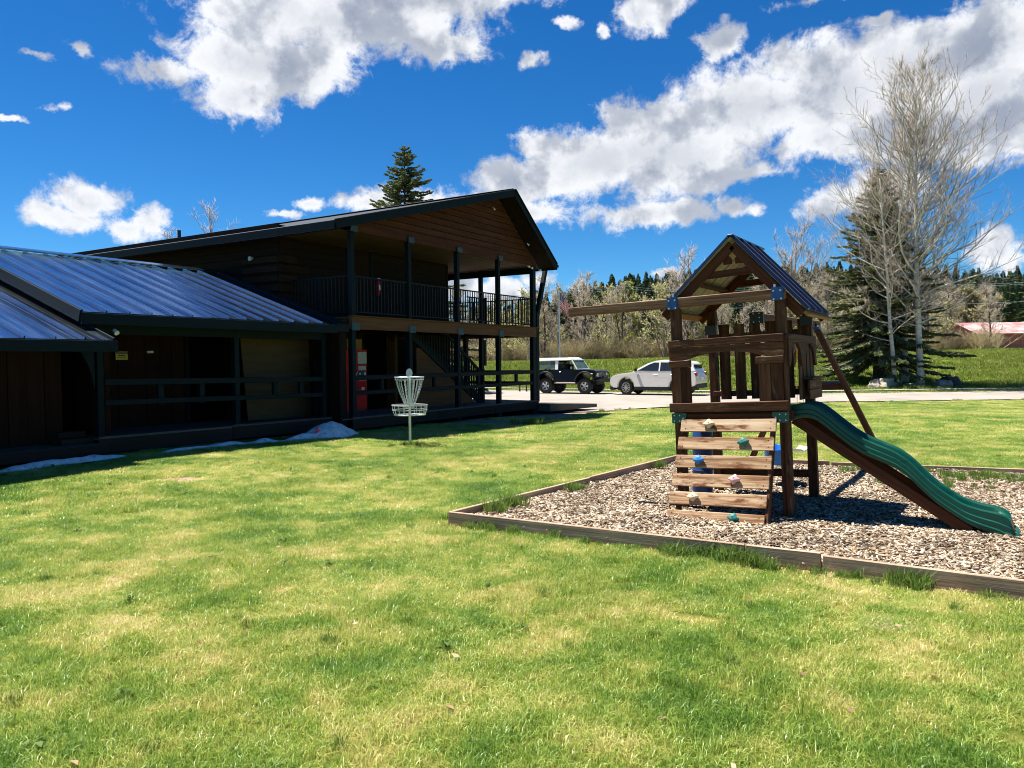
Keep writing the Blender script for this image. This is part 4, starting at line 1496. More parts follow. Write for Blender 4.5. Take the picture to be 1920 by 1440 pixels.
for k in range(10):
    u = -6.0 + k * 0.305
    box('wall_board', (u, WWV - .012 * (k % 2), .42), (u + .298, WWV + .03, 2.5), 'board_wall', wing)
box('door_trim', (-2.94, WWV - .04, .42), (-2.84, WWV + .03, 2.4), 'trim', wing)
box('opening', (-2.84, WWV - .01, .42), (-1.9, WWV + .03, 2.45), 'shade_black', wing, 0)  # black sheet, the darkness inside the opening is painted on
box('wall_board', (-1.9, WWV - .01, .42), (-0.3, WWV + .03, 2.5), 'board_wall', wing)
pw = MB()
pw.add([(-2.20, 0.98, .43), (-.28, 0.98, .41), (-.28, 1.02, 2.47), (-2.36, 1.02, 2.45), (-2.20, 1.0, .43), (-.28, 1.0, .41), (-.28, 1.04, 2.47), (-2.36, 1.04, 2.45)],
       [(0, 1, 2, 3), (7, 6, 5, 4), (0, 4, 5, 1), (1, 5, 6, 2), (2, 6, 7, 3), (3, 7, 4, 0)])
pw.build('plywood_screen', 'plywood', wing)
plank('plywood_batten', (-2.2, 0.97, 1.05), (-.3, 0.97, 1.05), .02, .02, 'plywood', wing, (0, 1, 0))
box('corner_wall', (-0.62, 0.5, .42), (-0.30, 0.56, 1.75), 'trim', wing)
box('corner_wall', (-0.34, 0.0, .1), (-0.12, 2.0, 2.5), 'siding_upper', wing)
box('door_latch', (-3.85, WWV - .05, 1.94), (-3.71, WWV - .02, 1.99), 'white_plastic', wing, 0.004)
fl = MB()
fl.tube([(-5.95, EV + .1, EZ - .28), (-5.95, EV + .02, EZ - .34)], [0.03, 0.045], 8)
fl.build('flood_lamp', 'white_plastic', wing)

# ------------------------------------------------------------------ lower annex at the left
annex = thing('annex', 'lower annex at far left with ribbed metal roof and upright board wall', 'building', LLOC, LROT)
AU0, AU1 = -14.5, -6.42
AEV, AEZ, ARV, ARZ = -0.92, 2.10, 3.6, 3.60
n_ = 18
for k in range(n_):
    a = AU0 + (AU1 - AU0) * k / n_
    b = AU0 + (AU1 - AU0) * (k + 1) / n_
    seam_panel('roof_panel', annex, a, b, AEV, AEZ + .004, ARV, ARZ + .004)
s_ = MB()
s_.add([(AU0, AEV, AEZ), (AU1, AEV, AEZ), (AU1, ARV, ARZ), (AU0, ARV, ARZ), (AU0, AEV, AEZ - .1), (AU1, AEV, AEZ - .1), (AU1, ARV, ARZ - .1), (AU0, ARV, ARZ - .1)],
       [(7, 6, 5, 4), (0, 4, 5, 1), (1, 5, 6, 2), (2, 6, 7, 3), (3, 7, 4, 0), (0, 1, 2, 3)])
s_.build('roof_deck', 'roof_metal_dark', annex)
s_ = MB()
s_.add([(AU0, ARV, ARZ), (AU1, ARV, ARZ), (AU1, ARV + 4, AEZ), (AU0, ARV + 4, AEZ)], [(0, 1, 2, 3)])
s_.build('rear_roof', 'roof_metal_dark', annex)
plank('ridge_cap', (AU0, ARV - .02, ARZ + .05), (AU1, ARV - .02, ARZ + .05), 0.28, 0.03, 'roof_metal', annex, (0, -0.3, 1))
plank('fascia', (AU0, AEV - .02, AEZ - .10), (AU1 + .08, AEV - .02, AEZ - .10), 0.18, 0.03, 'trim', annex, (0, 1, 0))
plank('verge_board', (AU1 + .02, AEV, AEZ - .06), (AU1 + .02, ARV, ARZ - .06), 0.2, 0.03, 'trim', annex, (1, 0, 0))
AWV = 0.95
AD = 0.33
box('wall_core', (AU0, AWV + .03, 0), (-6.24, 6.0, 2.35), 'board_wall', annex, 0)
k = 0
u = AU0
while u < -6.3:
    box('wall_board', (u, AWV - .012 * (k % 2), AD), (min(u + .288, -6.22), AWV + .03, 2.4), 'board_wall', annex)
    u += 0.295
    k += 1
box('doorway', (-6.22, 1.62, AD), (-5.5, 1.66, 2.4), 'shade_black', annex, 0)  # black panel paints the shaded depth of the door recess
box('side_wall', (-5.66, 0.62, AD), (-5.56, 1.62, 2.4), 'board_wall', annex)
for k in range(7):
    plank('deck_board', (AU0, 0.08 + k * .142, AD - .018), (-5.98, 0.08 + k * .142, AD - .018), .136, .035, 'deck_grey', annex)
plank('rim_board', (AU0, -0.01, AD - .085), (-5.98, -0.01, AD - .085), .16, .04, 'skirt', annex, (0, 1, 0))
box('deck_shade', (AU0, 0.1, 0.0), (-6.0, 1.0, AD - .06), 'shade_black', annex, 0)  # shade beneath the annex deck, done as a black block
for k in range(2):
    box('step', (-6.55 + k * .1, 0.42 + k * .28, AD), (-5.98, 0.78 + k * .28, AD + .10 + k * .10), 'skirt', annex)
br = MB()
br.prism([(-6.26, 1.96), (-6.02, 1.96), (-6.02, 1.25), (-6.08, 1.55), (-6.14, 1.72)], 'y', PV - .02, PV + .06)
br.build('post_bracket', 'trim', annex)

# ------------------------------------------------------------------ things on the porches
def lodge_pt(u, v, z=0.0):
    return (GX + u * GC - v * GS, GY + u * GS + v * GC, z)


vm = thing('vending_machine', 'tall red drinks vending machine standing on the lodge porch', 'vending machine', lodge_pt(1.85, 1.62, DECK), LROT)
b = MB()
b.box((-0.55, -0.02, 0.04), (0.5, 0.38, 1.68))
b.build('cabinet', 'red_enamel', vm, False, 0.012)
box('display_window', (0.12, -0.035, 1.30), (0.47, -0.015, 1.62), 'cream_print', vm, 0.004)
box('front_panel', (-0.5, -0.034, 0.55), (0.07, -0.018, 1.60), 'red_enamel', vm, 0.004)
box('price_strip', (0.14, -0.034, 1.12), (0.44, -0.016, 1.24), 'cream_print', vm, 0.004)
box('coin_panel', (0.12, -0.034, 0.92), (0.46, -0.016, 1.09), 'black_plastic', vm, 0.004)
box('coin_slot', (0.16, -0.045, 1.0), (0.22, -0.03, 1.05), 'white_print', vm, 0.002)
box('coin_knob', (0.36, -0.045, 0.97), (0.42, -0.03, 1.06), 'white_print', vm, 0.002)
box('button_strip', (0.16, -0.034, 0.84), (0.46, -0.016, 0.88), 'cream_print', vm, 0.002)
box('delivery_flap', (0.12, -0.034, 0.42), (0.47, -0.016, 0.72), 'red_enamel', vm, 0.004)
box('sticker', (0.25, -0.045, 0.58), (0.36, -0.03, 0.65), 'white_print', vm, 0.002)
box('sticker', (0.28, -0.045, 0.47), (0.33, -0.03, 0.53), 'white_print', vm, 0.002)
box('base', (-0.5, 0.02, 0.0), (0.46, 0.34, 0.05), 'black_plastic', vm, 0.004)
text_mesh('al', 0.26, 'white_print', vm, Matrix.Translation((-0.03, -0.040, 0.90)) @ Matrix.Rotation(R(90), 4, 'X'), 0.35)

sg = thing('caution_sign', 'small yellow caution sign on the dark red-brown porch wall', 'sign', lodge_pt(-4.42, WWV - .05, 1.90), LROT)
box('plate', (-0.13, -0.004, -0.10), (0.13, 0.004, 0.08), 'yellow_sign', sg, 0.002)
box('header', (-0.125, -0.008, 0.022), (0.125, -0.0045, 0.074), 'black_plastic', sg, 0)
text_mesh('CAUTION', 0.052, 'yellow_sign', sg, Matrix.Translation((0, -0.0105, 0.030)) @ Matrix.Rotation(R(90), 4, 'X'))
box('text_bar', (-0.085, -0.0075, -0.018), (0.075, -0.0045, 0.004), 'black_plastic', sg, 0)
box('text_bar', (-0.10, -0.0075, -0.052), (0.085, -0.0045, -0.044), 'black_plastic', sg, 0)

fe = thing('fire_extinguisher', 'red fire extinguisher on the balcony wall beside the upper door', 'extinguisher', lodge_pt(3.2, WV - .1, 3.62), LROT)
b = MB()
b.tube([(0, 0, 0), (0, 0, 0.03), (0, 0, 0.36), (0, 0, 0.42), (0, 0, 0.45)], [0.05, 0.065, 0.065, 0.04, 0.022], 14)
b.build('cylinder', 'red_enamel', fe, True)
b = MB()
b.box((-0.03, -0.02, 0.45), (0.09, 0.02, 0.50))
b.build('valve', 'galvanised', fe)
b = MB()
b.tube([(0.07, 0, 0.47), (0.10, 0, 0.35), (0.08, -.02, 0.15)], 0.012, 6)
b.build('hose', 'black_plastic', fe)
box('label_plate', (-0.03, -0.072, 0.15), (0.03, -0.063, 0.3), 'white_print', fe, 0)

pl_ = thing('porch_lamp', 'small pale lamp high on the dark upper side wall', 'lamp', lodge_pt(W0 - .04, 2.95, 4.36), LROT)
b = MB()
b.tube([(0, 0, 0), (-0.12, 0, 0.0)], [0.05, 0.06], 10)
b.build('lamp_head', 'white_plastic', pl_)

# old snow slid off the roof
def snow(name, label, u0, u1, v0, wid, hgt, peak=None):
    v_, f_ = [], []
    nu, nv = 70, 12
    for i in range(nu + 1):
        q = i / nu
        u = u0 + (u1 - u0) * q
        e_ = min(1, q * 9, (1 - q) * 9) ** 0.5 if 0 < q < 1 else 0
        h = hgt * (0.7 + 0.6 * fnoise(u, 0, 2.2, 3.0)) * e_
        wd_ = wid * (0.75 + 0.5 * fnoise(u, 5, 1.5, 6.0)) * max(e_, 0.1)
        if peak:
            g_ = math.exp(-((u - peak[0]) / peak[1]) ** 2)
            h += peak[2] * g_
            wd_ += peak[3] * g_
        for j in range(nv + 1):
            s = j / nv
            b_ = math.sin(math.pi * s) ** 0.75
            vv_ = v0 + (s - 0.5) * wd_
            v_.append((u - u0, vv_ - v0, -0.02 + h * b_ * (1 + .22 * fnoise(u, vv_, 5.0, 2.0))))
    for i in range(nu):
        for j in range(nv):
            a = i * (nv + 1) + j
            f_.append((a, a + nv + 1, a + nv + 2, a + 1))
    o = from_data(name, v_, f_, 'snow', None, True)
    o.location = lodge_pt(u0, v0, 0)
    for vv_ in o.data.vertices:
        q_ = lodge_pt(vv_.co.x + u0, vv_.co.y + v0)
        vv_.co.z += terrain(q_[0], q_[1])
    o.rotation_euler = LROT
    return tag(o, label, 'snow')


snow('snow_pile', 'heap of old bluish snow tapering along the wing porch', -5.5, -0.15, -0.45, 0.34, 0.12, (-1.15, 0.62, 0.26, 0.75))
snow('snow_strip', 'thin strip of old snow below the annex eave', -10.5, -5.75, -0.32, 0.32, 0.13)
sc_ = MB()
sc_.add([(0, 0, 0), (0.16, 0, 0.02), (0.13, 0.04, 0.16), (0.02, 0.02, 0.02), (0.15, 0.02, 0.03), (0.12, 0.06, 0.15)], [(0, 1, 2), (5, 4, 3), (0, 3, 4, 1), (1, 4, 5, 2), (2, 5, 3, 0)])
o = sc_.build('plastic_scrap', 'red_scrap')
o.location = lodge_pt(-1.75, -0.60, 0.17)
o.rotation_euler = LROT
tag(o, 'bright red plastic scrap lying on the snow heap', 'scrap')

# ================================================================== wooden playset (local x right along its front, y back, z up; leans a little)
play = thing('wooden_playset', 'brown wooden playset with metal gable roof, climbing wall and green slide', 'playset', (2.862, 7.912, 0.05), (0, -0.042, -0.5686))
PW, PD = 1.13, 1.258
HD, HR, HB = 1.217, 1.909, 2.318


def pb(name, lo, hi, mat='stain_dark', parent=None, bev=None):
    return box(name, lo, hi, mat, parent or play, bev)


posts = {}
for nm, (x, y, top) in {'fr': (0, 0, HB - .055), 'fl': (-PW, 0, HB - .055), 'br': (0, PD, 2.30), 'bl': (-PW, PD, 2.30)}.items():
    posts[nm] = pb('post', (x - .05, y - .05, -.15), (x + .05, y + .05, top), 'stain_dark')
pb('post_facing', (0.0, -0.075, -.1), (0.055, -.051, 1.0), 'stain_dark')
pb('post_facing', (0.022, -0.088, 1.0), (0.06, -.051, HR - .01), 'stain_dark')

# front rail, arched board below it, deck boards
plank('front_rail', (-PW - .07, -.088, HR - .04), (.04, -.088, HR - .035), .08, .035, 'stain_dark', play, (0, 1, 0))
arch = MB()
N_ = 22
top_z, end_z, mid_z = HR - .082, HR - .222, HR - .150
xa, xb = -PW - .06, .035
xm = (xa + xb) / 2
up = [(xa + (xb - xa) * i / N_ - xm, top_z - HR) for i in range(N_ + 1)]
lo_ = []
for i in range(N_ + 1):
    s = i / N_
    e_ = end_z + (mid_z - end_z) * math.sin(math.pi * min(1, max(0, (s - .17) / .66))) ** 0.7 if .17 < s < .83 else end_z
    lo_.append((xa + (xb - xa) * s - xm, e_ - HR))
for i in range(N_):
    q = [up[i], up[i + 1], lo_[i + 1], lo_[i]]
    vs = [(p[0], 0, p[1]) for p in q] + [(p[0], .03, p[1]) for p in q]
    fs = [(3, 2, 1, 0), (4, 5, 6, 7), (0, 1, 5, 4), (2, 3, 7, 6)]
    if i == 0:
        fs.append((3, 0, 4, 7))
    if i == N_ - 1:
        fs.append((1, 2, 6, 5))
    arch.add(vs, fs)
o = arch.build('arched_board', 'stain_dark', play)
o.location = (xm, -.103, HR)
for s, (x0, x1) in enumerate(((-PW - .055, -PW + .17), (-.235, .02))):
    half = (x1 - x0) / 2
    for k in range(2):
        pb('panel_board', (x0 + half * k + .002, -.085, HD), (x0 + half * (k + 1) - .002, -.06, HR - .30), 'stain_dark')
    plank('panel_cap', (x0 - .015, -.092, HR - .262), (x1 + .012, -.092, HR - .262), .075, .036, 'stain_dark', play, (0, 1, 0))
plank('deck_board', (-PW - .075, -.10, HD - .05), (.065, -.10, HD - .045), .10, .045, 'weathered', play, (0, 1, 0)) if False else None
plank('deck_rail', (-PW - .075, -.105, HD - .05), (.065, -.105, HD - .045), .10, .042, 'stain_dark', play, (0, 1, 0))
plank('deck_joist', (-PW + .04, -.07, HD - .165), (-.05, -.07, HD - .165), .088, .035, 'stain_red', play, (0, 1, 0))
plank('deck_joist', (-PW, PD + .03, HD - .15), (0, PD + .03, HD - .15), .10, .035, 'stain_red', play, (0, 1, 0))
plank('deck_joist', (.055, 0, HD - .15), (.055, PD, HD - .15), .10, .03, 'stain_red', play, (1, 0, 0))
plank('deck_joist', (-PW - .055, 0, HD - .15), (-PW - .055, PD, HD - .15), .10, .03, 'stain_red', play, (1, 0, 0))
for k in range(9):
    y = -.01 + k * .144
    pb('floor_board', (-PW - .03, y, HD - .125), (.03, y + .13, HD - .098), 'stain_dark')
# green corner plates with bolts
for (cxx, sgn) in ((-PW, 1), (0.0, -1)):
    pts_ = [(-.055, -.05), (.055, -.05), (.105 if sgn > 0 else .055, .02) if False else (.055, .05)]
    pl2 = MB()
    q = [(-.06 * 1, -.055), (.085, -.055), (.105, .02), (.105, .055), (-.06, .055)]
    q = [(a * sgn, b_) for a, b_ in q]
    pl2.prism(q, 'y', -.102, -.092)
    o = pl2.build('corner_plate', 'bracket_green', play)
    o.location = (cxx, 0, HD - .165)
    for (a, b_) in ((-.03, .03), (.03, .03), (.07, 0), (-.03, -.03), (.03, -.03)):
        bo = MB()
        bo.tube([(a * sgn, -.102, b_), (a * sgn, -.108, b_)], .008, 6)
        bo.build('bolt', 'bolt', o)

# back wall: slats and rails
for k in range(6):
    x = -PW + .165 + k * .187
    h_ = random.uniform(-.006, .006)
    pb('back_slat', (x - .064, PD - .085, HD - .02), (x + .064, PD - .062, 2.115 + h_), 'stain_dark')
plank('back_rail', (-PW, PD - .05, HR + .06), (0, PD - .05, HR + .06), .07, .03, 'stain_dark', play, (0, 1, 0))
plank('back_rail', (-PW, PD - .05, HD + .05), (0, PD - .05, HD + .05), .07, .03, 'stain_dark', play, (0, 1, 0))
# left side is open, with a grab handle on the back post
hb_ = MB()
hb_.tube([(-PW + .06, PD - .06, 1.72), (-PW + .085, PD - .11, 1.70), (-PW + .085, PD - .11, 1.48), (-PW + .06, PD - .06, 1.46)], .012, 8)
hb_.build('grab_handle', 'bracket_black', play, True)
for (a, z_) in ((-1, 2.06), (0, 2.09)):
    x = -PW if a else 0
    pl2 = pb('bracket', (x - .06, PD - .115, z_ - .06), (x + .075, PD - .052, z_ + .06), 'bracket_black', play, .004)

# right side: rail, arched boards, doorway to the slide, slats
plank('side_rail', (.062, -.06, HR - .045), (.062, PD + .06, HR - .045), .085, .035, 'stain_dark', play, (1, 0, 0))
for (y0, y1) in ((-.05, .62), (.62, PD + .05)):
    ar = MB()
    N2 = 16
    for i in range(N2):
        s0, s1 = i / N2, (i + 1) / N2

        def lowz(s):
            if s < .12 or s > .88:
                return -.34
            c_ = (s - .5) / .38
            return -.34 + .25 * math.sqrt(max(0, 1 - c_ * c_))
        ya, yb_ = y0 + (y1 - y0) * s0, y0 + (y1 - y0) * s1
        q = [(ya, -.09), (yb_, -.09), (yb_, lowz(s1)), (ya, lowz(s0))]
        vs = [(.05, p[0], p[1]) for p in q] + [(.078, p[0], p[1]) for p in q]
        fs = [(3, 2, 1, 0), (4, 5, 6, 7), (0, 1, 5, 4), (2, 3, 7, 6)]
        if i == 0:
            fs.append((3, 0, 4, 7))
        if i == N2 - 1:
            fs.append((1, 2, 6, 5))
        ar.add(vs, fs)
    o = ar.build('side_arch', 'stain_dark', play)
    o.location = (0, 0, HR)
for k in range(3):
    y = .72 + k * .185
    pb('side_slat', (.03, y, HD - .02), (.052, y + .13, HR - .12), 'stain_dark')
pb('side_board', (.03, -.02, HD - .02), (.05, .05, HR - .12), 'stain_dark')
pb('side_board', (.03, .55, HD - .02), (.05, .68, HR - .12), 'stain_dark')
pb('sill', (.05, .66, HD + .20), (.16, PD + .06, HD + .225), 'stain_dark')
for k in range(2):
    pb('planter_board', (.10, .66, HD - .02 + k * .11), (.125, PD + .05, HD + .085 + k * .11), 'stain_dark')

# gable roof, ridge running front to back
RX, RZt = -.49, 2.985
EL, ER = (-1.30, 2.245), (.23, 2.16)
Y0, Y1 = .0, 1.30


def roof_sheet(xa, za, xb, zb, nrib):
    """corrugated sheet: from eave (xa,za) to ridge (xb,zb)"""
    L = math.hypot(xb - xa, zb - za)
    prof = [(0, 0)]
    wv = (Y1 - Y0) / nrib
    for k in range(nrib):
        y = k * wv
        prof += [(y + .004, 0), (y + .012, .034), (y + .05, .034), (y + .06, 0), (y + wv * .5, 0), (y + wv * .53, .007), (y + wv * .56, 0)]
    prof.append((Y1 - Y0, 0))
    v, f = [], []
    for s in (0, L):
        for (a, h) in prof:
            v.append((s, a, h))
    k = len(prof)
    for i in range(k - 1):
        f.append((i, i + k, i + k + 1, i + 1))
    b0 = len(v)
    for s in (0, L):
        for (a, h) in prof:
            v.append((s, a, h - .004))
    for i in range(k - 1):
        f.append((b0 + i, b0 + i + 1, b0 + i + k + 1, b0 + i + k))
    me = bpy.data.meshes.new('roof_sheet')
    me.from_pydata(v, [], f)
    me.materials.append(MATS['playroof_metal'])
    me.materials.append(MATS['playroof_under'])
    nf = (k - 1)
    me.polygons.foreach_set('material_index', [0] * nf + [1] * nf)
    o = mesh_obj('roof_sheet', me, None, play)
    x = Vector((xb - xa, 0, zb - za)).normalized()
    y = Vector((0, 1, 0))
    z = x.cross(y)
    if z.z < 0:
        z = -z
        mm = Matrix((x, y, z)).transposed().to_4x4()
    mm = Matrix((x, y, z)).transposed().to_4x4()
    mm.translation = (xa, Y0, za)
    o.matrix_local = mm
    return o


roof_sheet(EL[0], EL[1], RX, RZt, 4)
roof_sheet(ER[0] + .03, ER[1] - .02, RX, RZt, 4)
plank('ridge_cap', (RX, Y0 - .005, RZt + .012), (RX, Y1, RZt + .012), .06, .02, 'playroof_metal', play)
for yy in (Y0 + .06, PD - .01):
    for (ex, ez) in (EL, (ER[0] - .02, ER[1])):
        d_ = Vector((RX - ex, 0, RZt - ez)).normalized()
        a = Vector((ex, yy, ez)) + d_ * .02 + Vector((0, 0, -.075))
        b_ = Vector((RX, yy, RZt - .085))
        plank('rafter', a, b_, .105, .034, 'stain_red', play, (0, 1, 0))
    # collar tie and gusset
    plank('collar_tie', (RX - .30, yy + .02, 2.60), (RX + .30, yy + .02, 2.615), .075, .03, 'stain_red', play, (0, 1, 0))
gs = MB()
gs.prism([(RX - .11, 2.70), (RX - .02, 2.70), (RX - .02, 2.76), (RX - .06, 2.80), (RX - .02, 2.84), (RX, 2.90), (RX - .11, 2.80)], 'y', Y0 + .075, Y0 + .095)
gs.prism([(RX + .11, 2.70), (RX + .11, 2.80), (RX, 2.90), (RX + .02, 2.84), (RX + .06, 2.80), (RX + .02, 2.76), (RX + .02, 2.70)], 'y', Y0 + .075, Y0 + .095)
gs.build('gusset', 'stain_red', play)
for (ex, ez, f_) in ((EL[0], EL[1], .45), (ER[0], ER[1], .45), (EL[0], EL[1], .03), (ER[0], ER[1], .0)):
    x = ex + (RX - ex) * f_
    z = ez + (RZt - ez) * f_ - .045
    dz = (RZt - ez)
    nrm = Vector((-(RZt - ez), 0, (RX - ex)))
    plank('purlin', (x, Y0 + .05, z), (x, Y1 - .02, z), .085, .034, 'stain_red' if f_ > .1 else 'pale_plank', play, (0, 0, 1) if f_ > .1 else Vector((RX - ex, 0, RZt - ez)).cross(Vector((0, 1, 0))))
# peg brackets of the roof
for x in (-PW + .01, -.03):
    bb = MB()
    bb.tube([(x, -.09, HB + .05), (x, -.09, HB + .10)], .012, 6)
    bb.build('bolt', 'bolt', play)

# front beam that carries the ring hooks
plank('hook_beam', (-2.43, -.07, HB + .012), (.07, -.07, HB), .105, .085, 'old_beam', play, (0, 1, 0), .008)
for x in (-PW + .005, .0):
    b2 = MB()
    b2.box((x - .06, -.125, HB - .07), (x + .06, -.105, HB + .065))
    b2.box((x - .06, -.125, HB + .055), (x + .06, -.02, HB + .068))
    o = b2.build('bracket', 'bracket_blue', play, False, .004)
    for (a, c_) in ((-.035, .03), (.035, .03), (-.035, -.055), (.04, -.055)):
        bo = MB()
        bo.tube([(x + a, -.125, HB + c_), (x + a, -.134, HB + c_)], .010, 8)
        bo.build('bolt', 'bolt', o)
for x in (-2.22, -1.98, -1.73, -1.48):
    rg = MB()
    rg.tube([(x, -.07, HB - .045), (x, -.07, HB - .085)], .006, 6)
    rg.ring((x, -.07, HB - .108), .024, .006, 'Y', 16, 6)
    rg.build('ring_hook', 'bracket_black', play, True)

# climbing wall
C0, C1 = Vector((0, -.115, 1.05)), Vector((0, -.56, -.03))
cd = (C1 - C0).normalized()
cn = Vector((0, cd.z, -cd.y))
if cn.y > 0:
    cn = -cn
for x in (-PW + .10, -.10):
    plank('climb_rail', (x, C0.y + .03, C0.z), (x, C1.y + .03, C1.z - .06), .09, .036, 'stain_dark', play, cn) if False else \
        plank('climb_rail', Vector((x, 0, 0)) + C0 - cn * .055, Vector((x, 0, 0)) + C1 - cn * .055, .036, .09, 'stain_dark', play, cn)
slats = []
CL = (C1 - C0).length
for k in range(6):
    c_ = C0 + cd * (.085 + k * (CL - .16) / 5.05)
    x0, x1 = -PW + .06 - .012 * k, -.055 - .012 * k
    o = plank('climb_slat', (x0, c_.y, c_.z + random.uniform(-.004, .004)), (x1, c_.y, c_.z + random.uniform(-.006, .002)), .136, .026, 'weathered', play, cn, .004)
    slats.append((c_, x0, x1))
    hl_ = (x1 - x0) / 2
    for sx in (-1, 1):
        for sy in (-.035, .035):
            bo = MB()
            bo.tube([(sx * (hl_ - .055), sy, .0132), (sx * (hl_ - .055), sy, .0155)], .0055, 6)
            bo.build('screw', 'bracket_black', o)
HOLDS = [(.315, 'hold_cream'), (.70, 'hold_green'), (.26, 'hold_blue'), (.66, 'hold_pink'), (.26, 'hold_cream'), (.70, 'hold_green')]
for k, (f_, mt_) in enumerate(HOLDS):
    c_, x0, x1 = slats[k]
    bm = bmesh.new()
    bmesh.ops.create_icosphere(bm, subdivisions=3, radius=1.0)
    for v in bm.verts:
        p = v.co.normalized()
        an = math.atan2(p.z, p.x)
        r_ = 1.0 + .26 * math.cos(4 * an + (.8 if k % 2 else .2)) * (1 - abs(p.y)) + .10 * mnoise.noise(p * 2.2 + Vector((k, 0, 0)))
        dim = 0.25 * math.exp(-((p.x - .42) ** 2 + (p.z - .1) ** 2) / .05) + 0.25 * math.exp(-((p.x + .42) ** 2 + (p.z - .1) ** 2) / .05) if p.y < 0 else 0
        v.co = Vector((p.x * .052 * r_, p.y * .036 * (1 - dim), p.z * .043 * r_))
    me = bpy.data.meshes.new('hold')
    bm.to_mesh(me)
    bm.free()
    me.polygons.foreach_set('use_smooth', [True] * len(me.polygons))
    o = mesh_obj('climb_hold', me, mt_, play)
    x = x0 + (x1 - x0) * f_
    pos = Vector((x, c_.y, c_.z + .012)) + cn * .034
    yv = -cn
    xv = Vector((1, 0, 0))
    zv = xv.cross(yv)
    mm = Matrix((xv, yv, zv)).transposed().to_4x4() @ Matrix.Rotation(R(-18 if k == 1 else random.uniform(-8, 8)), 4, 'Y')
    mm.translation = pos
    o.matrix_local = mm
    bo = MB()
    bo.tube([(0, -.03, .005), (0, -.034, .005)], .009, 8)
    bo.build('bolt', 'bracket_black', o)

# wave slide
LIP = [(.0, 1.135), (.08, 1.17), (.17, 1.185), (.27, 1.165), (.38, 1.085), (.5, .98), (.6, .895), (.72, .815), (.85, .755), (1.0, .685), (1.12, .59), (1.24, .46), (1.34, .36), (1.45, .275), (1.56, .205), (1.68, .165), (1.8, .14), (1.87, .12), (1.925, .075), (1.955, -.03)]
SY0, SY1 = .10, .56


def sm_lip(x):
    # catmull-rom through the control points
    P_ = LIP
    for i in range(len(P_) - 1):
        if x <= P_[i + 1][0] or i == len(P_) - 2:
            p0, p1, p2, p3 = P_[max(i - 1, 0)], P_[i], P_[i + 1], P_[min(i + 2, len(P_) - 1)]
            t_ = (x - p1[0]) / (p2[0] - p1[0])
            return .5 * ((2 * p1[1]) + (-p0[1] + p2[1]) * t_ + (2 * p0[1] - 5 * p1[1] + 4 * p2[1] - p3[1]) * t_ * t_ + (-p0[1] + 3 * p1[1] - 3 * p2[1] + p3[1]) * t_ ** 3)


sl_ = MB()
NS = 70
secs = []
for i in range(NS + 1):
    x = 1.955 * i / NS
    zl = sm_lip(x)
    d_ = .155 if x < 1.5 else .155 + (.16 * (x - 1.5))
    depth = .125 * min(1, .45 + x * 2.2)
    if x > 1.75:
        depth *= max(.25, 1 - (x - 1.75) / .26)
    zb = max(zl - d_, -.09)
    if x > 1.86:
        zb = -.10
    w_ = SY1 - SY0
    fl_ = max(zl - depth, -.05)
    prof = [(-.006, zb), (.0, zb + .25 * (zl - zb)), (.012, zb + .30 * (zl - zb)), (.014, zb + .55 * (zl - zb)), (.024, zb + .60 * (zl - zb)), (.028, zl - .014), (.042, zl), (.060, zl - .002), (.078, zl - .02),
            (.098, fl_ + .03), (.13, fl_ + .006), (w_ / 2, fl_),
            (w_ - .13, fl_ + .006), (w_ - .098, fl_ + .03), (w_ - .078, zl - .02), (w_ - .060, zl - .002), (w_ - .042, zl), (w_ - .028, zl - .014), (w_ - .012, zb + .5 * (zl - zb)), (w_ + .006, zb)]
    secs.append([(x, SY0 + a, z_) for a, z_ in prof])
k = len(secs[0])
for s_ in secs:
    sl_.v += s_
for i in range(NS):
    for j in range(k - 1):
        sl_.f.append((i * k + j, (i + 1) * k + j, (i + 1) * k + j + 1, i * k + j + 1))
slide = sl_.build('slide', 'slide_green', play, True, 0, 24)
md = slide.modifiers.new('solid', 'SOLIDIFY')
md.thickness = .008
md.offset = -1
lipb = MB()
lipb.tube([(1.955, SY0 + .0, -.075), (1.975, SY0 + .05, -.07), (1.98, (SY0 + SY1) / 2, -.07), (1.975, SY1 - .05, -.07), (1.955, SY1, -.075)], .018, 8)
lipb.build('slide_lip', 'slide_green', slide, True)
for yy in (SY0 + .03, SY1 - .03):
    plank('slide_support', (.06, yy, 1.02), (1.60, yy, -.06), .105, .03, 'stain_red', play, (0, 1, 0))

# swing arm reaching back to an A-frame
SX = -.56
plank('swing_beam', (SX, PD - .04, 2.175), (SX + .02, 4.72, 2.21), .105, .085, 'old_beam', play, (1, 0, 0), .008)
o = pb('bracket', (SX - .08, PD - .10, 2.10), (SX + .08, PD - .05, 2.24), 'bracket_black', play, .004)
for (a, c_) in ((-.05, .04), (0, .04), (.05, .04), (-.05, -.03), (.05, -.03)):
    bo = MB()
    bo.tube([(c_, -.03 + 0 * a, a), (c_, -.036, a)], .008, 6)
    bo.build('bolt', 'bolt', o)
AY = 4.35
for sgn, (bx_, by_) in ((1, (.46, 4.40)), (-1, (-1.66, 4.32))):
    plank('frame_leg', (SX + .03 * sgn, AY, 2.22), (bx_, by_, -.12), .085, .085, 'stain_dark', play, (0, 1, 0), .006)
plank('frame_tie', (-.98, AY + .06, 1.22), (-.12, AY + .06, 1.22), .085, .036, 'stain_red', play, (0, 1, 0))
pb('bracket', (SX - .12, AY - .07, 2.12), (SX + .12, AY + .07, 2.17), 'bracket_blue', play, .004)
# ground tie between the back posts
plank('ground_tie', (-PW, PD + .0, .30), (0, PD + .0, .30), .09, .036, 'stain_dark', play, (0, 1, 0))

